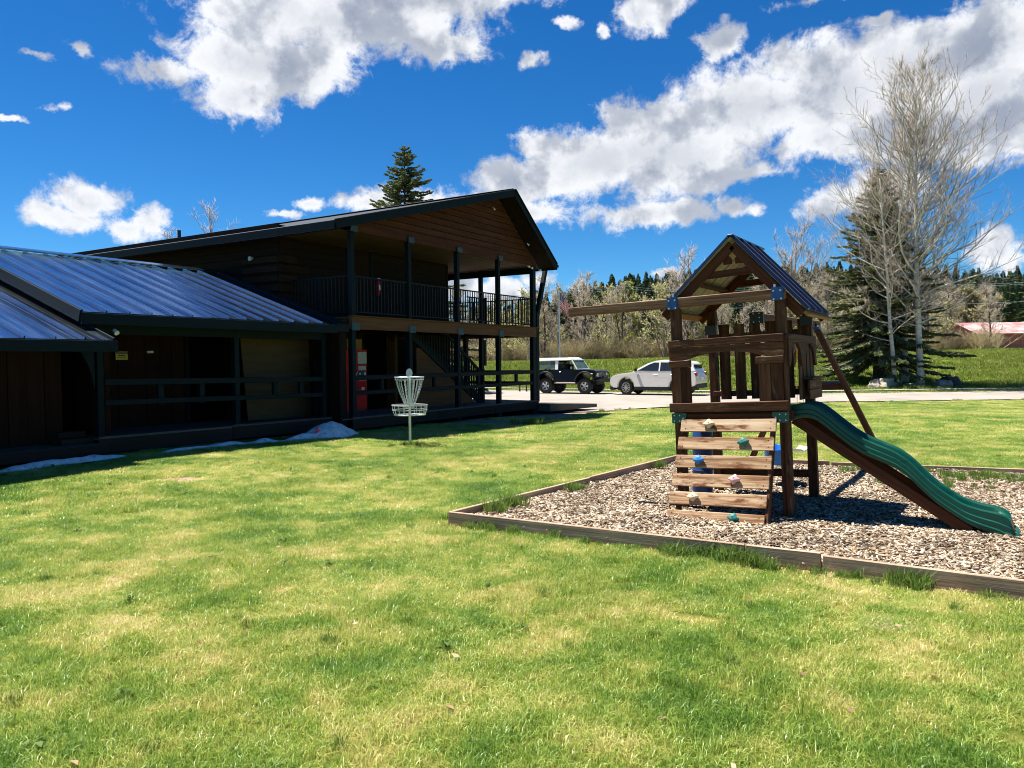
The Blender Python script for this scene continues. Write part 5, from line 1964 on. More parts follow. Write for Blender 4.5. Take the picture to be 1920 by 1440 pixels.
_pm = Matrix.LocRotScale(Vector((2.862, 7.912, .05)), Matrix.Rotation(-.5686, 3, 'Z').to_quaternion() @ Matrix.Rotation(-.042, 3, 'Y').to_quaternion(), None)


def play_pt(x, y, z):
    return _pm @ Vector((x, y, z))


def swing(name, label, x, y, zs, kind):
    p = play_pt(x, y, zs)
    t_ = thing(name, label, 'swing', p, (0, 0, -0.5686 + R(90)))
    top = 2.16 - zs
    if kind == 'flat':
        s_ = MB()
        N3 = 10
        for i in range(N3):
            a0, a1 = -1 + 2 * i / N3, -1 + 2 * (i + 1) / N3
            x0, x1 = a0 * .22, a1 * .22
            z0, z1 = .035 * a0 * a0, .035 * a1 * a1
            s_.add([(x0, -.07, z0), (x1, -.07, z1), (x1, .07, z1), (x0, .07, z0), (x0, -.07, z0 + .018), (x1, -.07, z1 + .018), (x1, .07, z1 + .018), (x0, .07, z0 + .018)],
                   [(0, 3, 2, 1), (4, 5, 6, 7), (0, 1, 5, 4), (2, 3, 7, 6)] + ([(3, 0, 4, 7)] if i == 0 else []) + ([(1, 2, 6, 5)] if i == N3 - 1 else []))
        s_.build('seat', 'white_plastic', t_)
        mt_ = 'yellow_rope'
    else:
        s_ = MB()
        prof = [(.0, 0), (.12, .01), (.15, .08), (.16, .2), (.185, .30), (.17, .30), (.145, .2), (.13, .09), (.0, .03)]
        N3 = 20
        for i in range(N3 + 1):
            an = 2 * math.pi * i / N3
            back = 1 + .25 * max(0, math.sin(an))
            for (r_, z_) in prof:
                s_.v.append((r_ * math.cos(an) * 1.5, r_ * math.sin(an), z_ * back * .72))
        k2 = len(prof)
        for i in range(N3):
            for j in range(k2 - 1):
                s_.f.append((i * k2 + j, (i + 1) * k2 + j, (i + 1) * k2 + j + 1, i * k2 + j + 1))
        s_.build('seat', 'bright_blue', t_, True)
        mt_ = 'yellow_rope'
    for sx in (-1, 1):
        r_ = MB()
        r_.tube([(sx * .2, 0, .03 if kind == 'flat' else .20), (sx * .2, 0, top)], .0045, 6)
        r_.build('rope', mt_, t_)
    return t_


swing('bucket_swing', 'bright blue toddler bucket swing behind the climbing wall', SX - .04, 2.05, .30, 'bucket')
swing('flat_swing', 'white flat swing seat on yellow ropes behind the playset', SX + .01, 3.15, .36, 'flat')

# blue drum under the deck
p = play_pt(-1.19, .80, 0)
dm = thing('plastic_drum', 'dark blue plastic drum standing under the playset deck', 'drum', (p.x, p.y, .06), (0, 0, .3))
b = MB()
zz = [0, .02, .04, .30, .315, .33, .60, .615, .63, .96, .99, 1.01]
rr = [.10, .115, .12, .12, .128, .12, .12, .128, .12, .12, .112, .10]
b.tube([(0, 0, q) for q in zz], rr, 24)
b.build('barrel', 'blue_plastic', dm, True)
b = MB()
b.tube([(0, 0, 1.005), (0, 0, 1.02)], [.105, .105], 24)
b.build('lid', 'black_plastic', dm, True)

# ================================================================== disc golf basket
bk = thing('disc_golf_basket', 'galvanised disc golf basket with hanging chains standing on the lawn', 'disc golf basket', (-2.08, 15.56, 0))
b = MB()
b.tube([(0, 0, -.1), (.0, 0, 1.42)], .026, 12)
b.build('pole', 'galvanised', bk, True)
b = MB()
b.ring((0, 0, 1.395), .29, .014, 'Z', 40, 6)
b.ring((0, 0, 1.345), .285, .009, 'Z', 40, 6)
for k in range(8):
    an = k * math.pi / 4
    b.tube([(0, 0, 1.405), (.29 * math.cos(an), .29 * math.sin(an), 1.395)], .007, 6)
for k in range(16):
    an = k * math.pi / 8
    b.tube([(.288 * math.cos(an), .288 * math.sin(an), 1.395), (.285 * math.cos(an), .285 * math.sin(an), 1.345)], .005, 5)
b.build('top_ring', 'galvanised', bk, True)
b = MB()
b.ring((0, 0, .83), .355, .012, 'Z', 44, 6)
b.ring((0, 0, .735), .35, .009, 'Z', 44, 6)
b.ring((0, 0, .635), .315, .011, 'Z', 44, 6)
b.ring((0, 0, .635), .17, .007, 'Z', 30, 6)
for k in range(18):
    an = 2 * math.pi * k / 18
    c_, s_ = math.cos(an), math.sin(an)
    b.tube([(.355 * c_, .355 * s_, .83), (.345 * c_, .345 * s_, .735), (.315 * c_, .315 * s_, .635)], .006, 5)
    if k % 2 == 0:
        b.tube([(.315 * c_, .315 * s_, .635), (.02 * c_, .02 * s_, .62)], .006, 5)
b.build('tray', 'galvanised', bk, True)
# chains made of links
chn = 0
for (n_c, rt, rb) in ((12, .265, .07), (6, .17, .05)):
    for k in range(n_c):
        an = 2 * math.pi * k / n_c + (.2 if n_c == 6 else 0)
        c_, s_ = math.cos(an), math.sin(an)
        ch = MB()
        nl = 17
        for i in range(nl):
            q = (i + .5) / nl
            r_ = rt + (rb - rt) * (q ** 1.35)
            z_ = 1.34 - q * (.56 if n_c == 12 else .52)
            h_ = .020
            if i % 2:
                ex, ey = -s_ * .0085, c_ * .0085
            else:
                ex, ey = c_ * .0085, s_ * .0085
            P0 = [(r_ * c_ + ex, r_ * s_ + ey, z_ + h_ * .6), (r_ * c_ + ex, r_ * s_ + ey, z_ - h_ * .6), (r_ * c_, r_ * s_, z_ - h_), (r_ * c_ - ex, r_ * s_ - ey, z_ - h_ * .6), (r_ * c_ - ex, r_ * s_ - ey, z_ + h_ * .6), (r_ * c_, r_ * s_, z_ + h_), (r_ * c_ + ex, r_ * s_ + ey, z_ + h_ * .6)]
            ch.tube(P0, .0034, 4, False)
        ch.build('chain', 'chain', bk)
b = MB()
bm_pts = []
b.prism([(.065 * math.cos(a) , 1.475 + .095 * math.sin(a)) for a in [2 * math.pi * i / 20 for i in range(20)]], 'y', -.006, .006)
b.build('number_plate', 'white_plastic', bk)
b = MB()
b.tube([(0, 0, 1.40), (0, 0, 1.44)], .03, 10)
b.build('cap', 'galvanised', bk)

# ================================================================== vehicles (local x forward, y left, z up)
def arc(cx_, cz_, r, a0, a1, n):
    return [(cx_ + r * math.cos(R(a0 + (a1 - a0) * i / n)), cz_ + r * math.sin(R(a0 + (a1 - a0) * i / n))) for i in range(n + 1)]


def wheel(parent, x, y, r, w_, spokes, rim_r, deep=False):
    wh = bpy.data.objects.new('wheel', None)
    link(wh, parent)
    wh.location = (x, y, r)
    sg_ = 1 if y > 0 else -1
    t_ = MB()
    prof = [(rim_r, -w_ / 2), (r * .86, -w_ / 2), (r * .97, -w_ * .42), (r, -w_ * .3), (r, w_ * .3), (r * .97, w_ * .42), (r * .86, w_ / 2), (rim_r, w_ / 2)]
    n_ = 36
    for i in range(n_):
        an = 2 * math.pi * i / n_
        for (rr_, yy) in prof:
            t_.v.append((rr_ * math.cos(an), yy, rr_ * math.sin(an)))
    k = len(prof)
    for i in range(n_):
        i2 = (i + 1) % n_
        for j in range(k):
            j2 = (j + 1) % k
            t_.f.append((i * k + j, i2 * k + j, i2 * k + j2, i * k + j2))
    t_.build('tyre', 'tyre', wh, True)
    m_ = MB()
    o_ = sg_ * w_ * .36
    m_.ring((0, o_, 0), rim_r * .94, rim_r * .08, 'Y', 30, 6)
    for i in range(spokes):
        an = 2 * math.pi * i / spokes
        c_, s_ = math.cos(an), math.sin(an)
        wd_ = rim_r * (.13 if spokes > 6 else .3)
        px_, pz_ = -s_ * wd_ / 2, c_ * wd_ / 2
        y0_, y1_ = o_ * (.75 if deep else 1.0), o_ * .95
        a_ = [(px_ + c_ * .15 * rim_r, y0_, pz_ + s_ * .15 * rim_r), (-px_ + c_ * .15 * rim_r, y0_, -pz_ + s_ * .15 * rim_r),
              (-px_ * 1.3 + c_ * .93 * rim_r, y1_, -pz_ * 1.3 + s_ * .93 * rim_r), (px_ * 1.3 + c_ * .93 * rim_r, y1_, pz_ * 1.3 + s_ * .93 * rim_r)]
        b_ = [(q[0], q[1] - sg_ * .025, q[2]) for q in a_]
        m_.add(a_ + b_, [(0, 1, 2, 3), (7, 6, 5, 4), (0, 4, 5, 1), (1, 5, 6, 2), (2, 6, 7, 3), (3, 7, 4, 0)])
    m_.tube([(0, o_ * .6, 0), (0, o_ * 1.12, 0)], [rim_r * .25, rim_r * .2], 14)
    m_.build('rim', 'rim', wh)
    d_ = MB()
    d_.tube([(0, -sg_ * .05, 0), (0, o_ * .4, 0)], rim_r * .97, 24)
    d_.build('brake_disc', 'car_trim', wh)
    return wh


def shell(prof, hw, top_in, z_from, z_to, extra_bevel=.03):
    """side profile extruded across the car, narrowing above z_from"""
    m_ = MB()
    n_ = len(prof)

    def Wd(z):
        return hw - top_in * min(1, max(0, (z - z_from) / (z_to - z_from)))
    for (x, z) in prof:
        m_.v.append((x, Wd(z), z))
    for (x, z) in prof:
        m_.v.append((x, -Wd(z), z))
    m_.f.append(tuple(range(n_)))
    m_.f.append(tuple(range(2 * n_ - 1, n_ - 1, -1)))
    for i in range(n_):
        j = (i + 1) % n_
        m_.f.append((i, n_ + i, n_ + j, j))
    return m_


def side_pane(name, poly, y_of, parent, mat, side, out=.004):
    m_ = MB()
    m_.v = [(x, side * (y_of(z) + out), z) for x, z in poly] + [(x, side * (y_of(z) - .006), z) for x, z in poly]
    n_ = len(poly)
    m_.f = [tuple(range(n_)), tuple(range(2 * n_ - 1, n_ - 1, -1))] + [(i, n_ + i, n_ + (i + 1) % n_, (i + 1) % n_) for i in range(n_)]
    return m_.build(name, mat, parent)


# ---- old square 4x4
bro = thing('off_road_vehicle', 'old square black off-road vehicle with white hardtop in the parking bay', 'car', (3.28, 42.12, terrain(3.0, 41.9) + .035), (0, 0, R(-30.5)))
RW, WB = .425, 2.34
fx, rx_ = WB / 2, -WB / 2
hw = .86
low = [(rx_ - .72, .78)] + [(rx_ - .60, .70)] + arc(rx_, .70, .53, 180, 0, 14)[0:0]
prof = [(-1.86, .72), (rx_ - .53, .66)] + arc(rx_, .62, .53, 176, 4, 12) + [(rx_ + .53, .64), (fx - .53, .64)] + arc(fx, .62, .53, 176, 4, 12) + [(fx + .53, .70), (1.76, .74), (1.80, 1.05), (1.78, 1.22), (1.70, 1.27), (.62, 1.31), (.58, 1.31), (-1.88, 1.30), (-1.90, 1.2)]
shell(prof, hw, .05, 1.05, 1.31).build('body', 'car_black', bro, True, .025, 40)
y_of = lambda z: .80 - .10 * (z - 1.30) / .62
# white top as a frame of pillars and roof
tp = MB()
rp = [(-1.86, 1.76), (.34, 1.80), (.30, 1.90), (.1, 1.955), (-1.7, 1.945), (-1.85, 1.87)]
tp2 = shell(rp, .775, .05, 1.78, 1.95)
tp2.build('hardtop', 'car_white', bro, True, .03, 50)
for s in (-1, 1):
    for (x0, x1, x2, x3) in ((-1.88, -1.68, -1.70, -1.86), (-.62, -.44, -.46, -.62)):
        pm = MB()
        pm.v = [(x0, s * .80, 1.30), (x1, s * .80, 1.30), (x2, s * .73, 1.80), (x3, s * .73, 1.80), (x0, s * .75, 1.30), (x1, s * .75, 1.30), (x2, s * .68, 1.80), (x3, s * .68, 1.80)]
        pm.f = [(0, 1, 2, 3), (7, 6, 5, 4), (0, 4, 5, 1), (1, 5, 6, 2), (2, 6, 7, 3), (3, 7, 4, 0)]
        pm.build('pillar', 'car_white', bro)
    pm = MB()
    pm.tube([(.70, s * .76, 1.30), (.36, s * .70, 1.82)], .032, 6)
    pm.build('windscreen_pillar', 'car_white', bro)
    pm = MB()
    pm.tube([(.52, s * .78, 1.31), (.28, s * .72, 1.80), (-.44, s * .72, 1.79)], .020, 6)
    pm.build('window_frame', 'car_black', bro)
    side_pane('side_window', [(-1.66, 1.36), (-.64, 1.36), (-.66, 1.76), (-1.66, 1.76)], y_of, bro, 'car_glass', s)
    side_pane('door_seam', [(-.46, .74), (-.445, .74), (-.445, 1.29), (-.46, 1.29)], lambda z: hw - .05 * max(0, (z - 1.05) / .26), bro, 'car_trim', s, .003)
    side_pane('door_seam', [(.53, .80), (.545, .80), (.545, 1.29), (.53, 1.29)], lambda z: hw - .05 * max(0, (z - 1.05) / .26), bro, 'car_trim', s, .003)
    fl2 = MB()
    for cxq in (rx_, fx):
        q = arc(cxq, .62, .60, 172, 8, 12)
        q2 = arc(cxq, .62, .525, 172, 8, 12)
        n0 = len(fl2.v)
        for a_, b_ in zip(q, q2):
            fl2.v += [(a_[0], s * (hw - .01), a_[1]), (a_[0], s * (hw + .055), a_[1] - .02), (b_[0], s * (hw + .06), b_[1]), (b_[0], s * (hw - .01), b_[1])]
        for i in range(12):
            for j in range(4):
                j2 = (j + 1) % 4
                fl2.f.append((n0 + i * 4 + j, n0 + i * 4 + j2, n0 + i * 4 + 4 + j2, n0 + i * 4 + 4 + j))
    fl2.build('fender_flare', 'car_trim', bro, True)
    box('side_step', (-.62, s * .82 - .05, .55), (.62, s * .82 + .05, .63), 'car_tan', bro, .01)
    box('side_marker', (1.50, s * (hw - .005) - .012, 1.02), (1.64, s * (hw - .005) + .012, 1.09), 'lamp_amber', bro, .004)
    hl = MB()
    hl.tube([(1.785, s * .60, 1.02), (1.825, s * .60, 1.02)], [.105, .10], 18)
    hl.build('headlight', 'lamp_clear', bro, True)
    mr = MB()
    mr.box((.40, s * .90 - .05, 1.34), (.46, s * .90 + .05, 1.46))
    mr.tube([(.43, s * .80, 1.32), (.43, s * .90, 1.38)], .012, 6)
    mr.build('mirror', 'rim', bro)
    box('handle', (-.36, s * .845 - .012, 1.16), (-.22, s * .845 + .012, 1.19), 'rim', bro, .004)
ws = MB()
ws.v = [(.72, -.72, 1.32), (.72, .72, 1.32), (.38, .66, 1.81), (.38, -.66, 1.81), (.705, -.72, 1.32), (.705, .72, 1.32), (.365, .66, 1.81), (.365, -.66, 1.81)]
ws.f = [(0, 1, 2, 3), (7, 6, 5, 4), (0, 4, 5, 1), (1, 5, 6, 2), (2, 6, 7, 3), (3, 7, 4, 0)]
ws.build('windscreen', 'car_glass', bro)
pm = MB()
pm.tube([(.38, -.70, 1.82), (.38, .70, 1.82)], .03, 6)
pm.tube([(.72, -.76, 1.31), (.72, .76, 1.31)], .03, 6)
pm.build('windscreen_rail', 'car_white', bro)
box('grille', (1.795, -.46, .90), (1.815, .46, 1.14), 'rim', bro, .006)
for k in range(5):
    box('grille_bar', (1.812, -.44, .925 + k * .045), (1.825, .44, .945 + k * .045), 'car_trim', bro, 0)
bp = MB()
bp.box((1.86, -.84, .62), (2.0, .84, .80))
bp.build('front_bumper', 'car_trim', bro, False, .02)
bp = MB()
for s in (-1, 1):
    bp.tube([(1.98, s * .52, .78), (2.02, s * .50, 1.02), (2.0, s * .40, 1.16)], .028, 8)
bp.tube([(2.0, -.40, 1.16), (2.0, .40, 1.16)], .028, 8)
bp.tube([(2.02, -.50, .98), (2.02, .50, .98)], .022, 8)
bp.build('brush_guard', 'car_trim', bro, True)
wn = MB()
wn.tube([(1.95, -.2, .88), (1.95, .2, .88)], .07, 12)
wn.box((1.9, -.3, .80), (2.0, .3, .84))
wn.build('winch', 'car_trim', bro)
box('rear_bumper', (-1.98, -.80, .66), (-1.88, .80, .78), 'car_trim', bro, .015)
box('chassis', (-1.7, -.45, .50), (1.7, .45, .72), 'car_trim', bro, 0)
for ax_ in (rx_, fx):
    axl = MB()
    axl.tube([(ax_, -.66, RW), (ax_, .66, RW)], .05, 8)
    axl.build('axle', 'car_trim', bro)
box('seat', (-.55, .12, 1.0), (-.15, .62, 1.60), 'seat_dark', bro, .05)
box('seat', (-.55, -.62, 1.0), (-.15, -.12, 1.60), 'seat_dark', bro, .05)
rb = MB()
for s in (-1, 1):
    rb.tube([(-.62, s * .6, 1.2), (-.60, s * .6, 1.74), (-1.5, s * .6, 1.2)], .035, 8)
rb.tube([(-.60, -.6, 1.74), (-.60, .6, 1.74)], .035, 8)
rb.build('roll_bar', 'seat_dark', bro, True)
stw = MB()
stw.ring((.28, .38, 1.36), .18, .016, 'X', 20, 6)
stw.build('steering_wheel', 'seat_dark', bro)
for (x, y) in ((fx, .76), (fx, -.76), (rx_, .76), (rx_, -.76)):
    wheel(bro, x, y, RW, .29, 5, .235, True)

# ---- silver crossover
suv = thing('crossover_car', 'silver crossover car parked beyond the playset', 'car', (7.52, 39.55, terrain(7.3, 39.4) + .035), (0, 0, R(180 - 30.5)))
RW2, WB2 = .365, 2.82
fx2, rx2 = WB2 / 2 + .02, -WB2 / 2 + .02
hw2 = .955
prof = [(-2.34, .48), (rx2 - .45, .36)] + arc(rx2, .42, .44, 178, 2, 12) + [(rx2 + .46, .30), (fx2 - .46, .30)] + arc(fx2, .42, .44, 178, 2, 12) + \
    [(fx2 + .46, .34), (2.22, .36), (2.36, .55), (2.34, .78), (2.22, .92), (1.85, 1.02), (1.12, 1.10), (1.0, 1.12), (-1.9, 1.14), (-2.26, 1.12), (-2.36, .92), (-2.38, .62)]
shell(prof, hw2, .075, .85, 1.14).build('body', 'car_silver', suv, True, .045, 50)
# lower dark cladding
cl = MB()
for s in (-1, 1):
    cl.box((rx2 + .45, s * (hw2 - .03) - .035, .26), (fx2 - .45, s * (hw2 - .03) + .04, .42))
cl.box((2.12, -.86, .24), (2.37, .86, .44))
cl.box((-2.38, -.86, .34), (-2.1, .86, .56))
cl.build('lower_cladding', 'car_trim', suv, False, .015)
# cabin: glasshouse with roof
gp_ = [(1.14, 1.10), (.95, 1.20), (.30, 1.52), (-.15, 1.645), (-.7, 1.685), (-1.4, 1.665), (-1.95, 1.58), (-2.06, 1.50), (-2.28, 1.12)]
shell(gp_, .865, .20, 1.12, 1.68).build('cabin', 'car_silver', suv, True, .04, 50)
yg = lambda z: .865 - .20 * min(1, max(0, (z - 1.12) / .56))
for s in (-1, 1):
    side_pane('front_window', [(.80, 1.175), (-.34, 1.16), (-.34, 1.555), (-.08, 1.56), (.22, 1.455)], yg, suv, 'car_glass_dark', s, .006)
    side_pane('rear_window', [(-.42, 1.16), (-1.30, 1.165), (-1.36, 1.55), (-.42, 1.565)], yg, suv, 'car_glass_dark', s, .006)
    side_pane('quarter_window', [(-1.40, 1.17), (-1.98, 1.20), (-1.86, 1.43), (-1.45, 1.53)], yg, suv, 'car_glass_dark', s, .006)
    yb_ = lambda z: hw2 - .075 * max(0, (z - .85) / .29)
    for xq in (.86, -.40, -1.28):
        side_pane('door_seam', [(xq, .46), (xq + .012, .46), (xq + .012, 1.10), (xq, 1.10)], yb_, suv, 'car_trim', s, .003)
    for xq in (-.22, -1.14):
        box('handle', (xq - .10, s * .945 - .02, .955), (xq + .10, s * .945 + .012, .99), 'rim', suv, .008)
    mr = MB()
    mr.box((.78, s * 1.0 - .09, 1.14), (.92, s * 1.0 + .10, 1.28))
    mr.build('mirror', 'car_trim', suv, False, .03)
    hl = MB()
    hl.v = [(2.28, s * .82, .70), (2.02, s * .955, .78), (1.98, s * .94, .90), (2.20, s * .70, .90), (2.20, s * .80, .72), (1.95, s * .90, .80), (1.9, s * .88, .90), (2.1, s * .68, .89)]
    hl.f = [(0, 1, 2, 3), (7, 6, 5, 4), (0, 4, 5, 1), (1, 5, 6, 2), (2, 6, 7, 3), (3, 7, 4, 0)]
    hl.build('headlight', 'lamp_clear', suv)
    box('tail_lamp', (-2.36, s * .80 - .10, .86), (-2.24, s * .80 + .10, 1.10), 'lamp_red', suv, .015)
box('rear_screen', (-2.20, -.62, 1.2), (-2.14, .62, 1.46), 'car_glass_dark', suv, .01)
box('number_plate', (-2.415, -.16, .74), (-2.395, .16, .86), 'white_print', suv, .003)
box('plate_recess', (-2.40, -.34, .68), (-2.38, .34, .92), 'car_silver', suv, .005)
box('grille', (2.345, -.5, .52), (2.375, .5, .70), 'rim', suv, .008)
wsn = MB()
wsn.v = [(1.02, -.74, 1.17), (1.02, .74, 1.17), (.28, .62, 1.54), (.28, -.62, 1.54), (1.0, -.74, 1.15), (1.0, .74, 1.15), (.26, .62, 1.52), (.26, -.62, 1.52)]
wsn.f = [(0, 1, 2, 3), (7, 6, 5, 4), (0, 4, 5, 1), (1, 5, 6, 2), (2, 6, 7, 3), (3, 7, 4, 0)]
wsn.build('windscreen', 'car_glass_dark', suv)
box('underbody', (-2.0, -.7, .22), (2.0, .7, .40), 'car_trim', suv, 0)
for (x, y) in ((fx2, .83), (fx2, -.83), (rx2, .83), (rx2, -.83)):
    wheel(suv, x, y, RW2, .23, 10, .245)

suv.scale = (.97, 1.0, 1.06)

# ================================================================== flag, wires, small roadside things
fp = thing('flagpole', 'thin pale metal flagpole behind the parked off-road vehicle', 'flagpole', (3.15, 50.5, terrain(3.15, 50.5)))
b = MB()
b.tube([(0, 0, 0), (0, 0, 5.6 - fp.location.z + .75)], [.055, .035], 10)
b.build('pole', 'galvanised', fp, True)
top_z = 6.35 - fp.location.z
b = MB()
b.tube([(0, 0, top_z - .02), (0, 0, top_z + .04), (0, 0, top_z + .10), (0, 0, top_z + .13)], [.02, .06, .06, .01], 10)
b.build('finial', 'brass', fp, True)
v_, f_, uvs = [], [], []
NU, NV = 40, 20
for i in range(NU + 1):
    a_ = i / NU
    for j in range(NV + 1):
        c_ = j / NV          # 0 bottom, 1 top of the hoist
        sx = .72 * (a_ ** .9)
        droop = -.95 * a_ ** 1.1 - .12 * a_ * (1 - c_)
        fold = .09 * math.sin(a_ * 11 + c_ * 2.2) * (a_ ** .6) + .05 * math.sin(a_ * 21 + c_ * 5)
        v_.append((.05 + sx - .25 * a_ * c_ * .4, fold + .10 * a_ * math.sin(c_ * 5), -.95 + .95 * c_ * (1 - .18 * a_) + droop))
        uvs.append((a_, c_))
for i in range(NU):
    for j in range(NV):
        a_ = i * (NV + 1) + j
        f_.append((a_, a_ + NV + 1, a_ + NV + 2, a_ + 1))
me = bpy.data.meshes.new('flag')
me.from_pydata(v_, [], f_)
ul = me.uv_layers.new(name='UVMap')
for lp in me.loops:
    ul.data[lp.index].uv = uvs[lp.vertex_index]
me.polygons.foreach_set('use_smooth', [True] * len(me.polygons))
fo = mesh_obj('flag', me, 'flag_cloth')
fo.location = (3.15, 50.5, 6.18)
tag(fo, 'limp stars and stripes flag hanging from the pale pole', 'flag')

UP = [(-16, 84), (12, 80), (29.6, 80), (62, 83)]
poles = []
PLAB = ['utility pole hidden behind the lodge end of the wires', 'dark utility pole among bare trees behind the bucket of the highway bank', 'dark utility pole seen under the playset roof', 'utility pole at the right end of the wires near the barn']
for k, (x, y) in enumerate(UP):
    if k in (0, 1):
        continue
    z0 = terrain(x, y)
    t_ = thing('utility_pole', PLAB[k], 'utility pole', (x, y, z0), (0, 0, R(3)), 'utility poles along the highway')
    b = MB()
    b.tube([(0, 0, -.5), (0, 0, 8.2)], [.15, .11], 10)
    b.build('shaft', 'dark_bark', t_, True)
    box('crossarm', (-1.1, -.06, 7.5), (1.1, .06, 7.62), 'dark_bark', t_)
for k, (dz, dy, lab) in enumerate(((7.62, -.9, 'highest pale power line above the highway bank'), (7.45, .9, 'second pale power line just under the highest one'), (5.6, 0, 'lowest sagging pale cable across the bare trees'))):
    b = MB()
    for (xa_, ya_), (xb_, yb2) in zip(UP, UP[1:]):
        pp = []
        for i in range(15):
            q = i / 14
            x, y = xa_ + (xb_ - xa_) * q, ya_ + (yb2 - ya_) * q
            z = terrain(xa_, ya_) * (1 - q) + terrain(xb_, yb2) * q + dz - .5 * 4 * q * (1 - q)
            pp.append((x, y + dy * .3, z))
        b.tube(pp, .018, 4, False)
    tag(b.build('power_line', 'galvanised'), lab, 'cable')
for (x, y, lab) in ((.45, 45.2, 'short dark stake left of its twin beyond the porch rail'), (.85, 45.0, 'short dark stake right of its twin beyond the porch rail')):
    b = MB()
    z0 = terrain(x, y)
    b.tube([(0, 0, -.1), (0, 0, .52), (0, 0, .56)], [.05, .045, .02], 8)
    o = b.build('stake', 'dark_bark')
    o.location = (x, y, z0)
    tag(o, lab, 'stake', 'stakes by the kerb')

# ================================================================== barn
barn = thing('barn', 'faded red metal barn with pale worn roof beyond the highway', 'barn', (52.2, 86.0, terrain(55, 86) - .1), (0, 0, R(-4)))
wz, rz, dpt, ln_b = 2.2, 3.5, 9.0, 20.0
for k in range(40):
    x = k * ln_b / 40
    box('wall_sheet', (x, -.02 * (k % 2), -.3), (x + ln_b / 40 - .015, .06, wz), 'barn_wall', barn, .004)
b = MB()
b.prism([(0, -.3), (dpt, -.3), (dpt, wz), (dpt / 2, rz), (0, wz)], 'x', .02, .08)
b.build('end_wall', 'barn_wall', barn)
for k in range(20):
    x = -.4 + k * (ln_b + .8) / 20
    x1 = x + (ln_b + .8) / 20 - .012
    b = MB()
    b.v = [(x, -.45, wz - .13), (x1, -.45, wz - .13), (x1, dpt / 2, rz), (x, dpt / 2, rz), (x, -.45, wz - .17), (x1, -.45, wz - .17), (x1, dpt / 2, rz - .04), (x, dpt / 2, rz - .04)]
    b.f = [(0, 1, 2, 3), (7, 6, 5, 4), (0, 4, 5, 1), (1, 5, 6, 2), (2, 6, 7, 3), (3, 7, 4, 0)]
    b.build('roof_sheet', 'barn_roof', barn)
b = MB()
b.v = [(-.4, dpt / 2, rz - .01), (ln_b + .4, dpt / 2, rz - .01), (ln_b + .4, dpt + .4, wz - .13), (-.4, dpt + .4, wz - .13)]
b.f = [(0, 1, 2, 3)]
b.build('rear_roof', 'barn_roof', barn)

# ================================================================== trees
def rot_dir(d, ang, az):
    d = d.normalized()
    a = d.orthogonal().normalized()
    b = d.cross(a)
    return (d * math.cos(ang) + (a * math.cos(az) + b * math.sin(az)) * math.sin(ang)).normalized()


def spike(mb, p, q, r):
    d = (q - p)
    if d.length < 1e-6:
        return
    a = d.normalized().orthogonal().normalized() * r
    b = d.normalized().cross(a)
    k = len(mb.v)
    mb.v += [tuple(p + a), tuple(p - a * .5 + b * .87), tuple(p - a * .5 - b * .87), tuple(q)]
    mb.f += [(k, k + 1, k + 3), (k + 1, k + 2, k + 3), (k + 2, k, k + 3)]


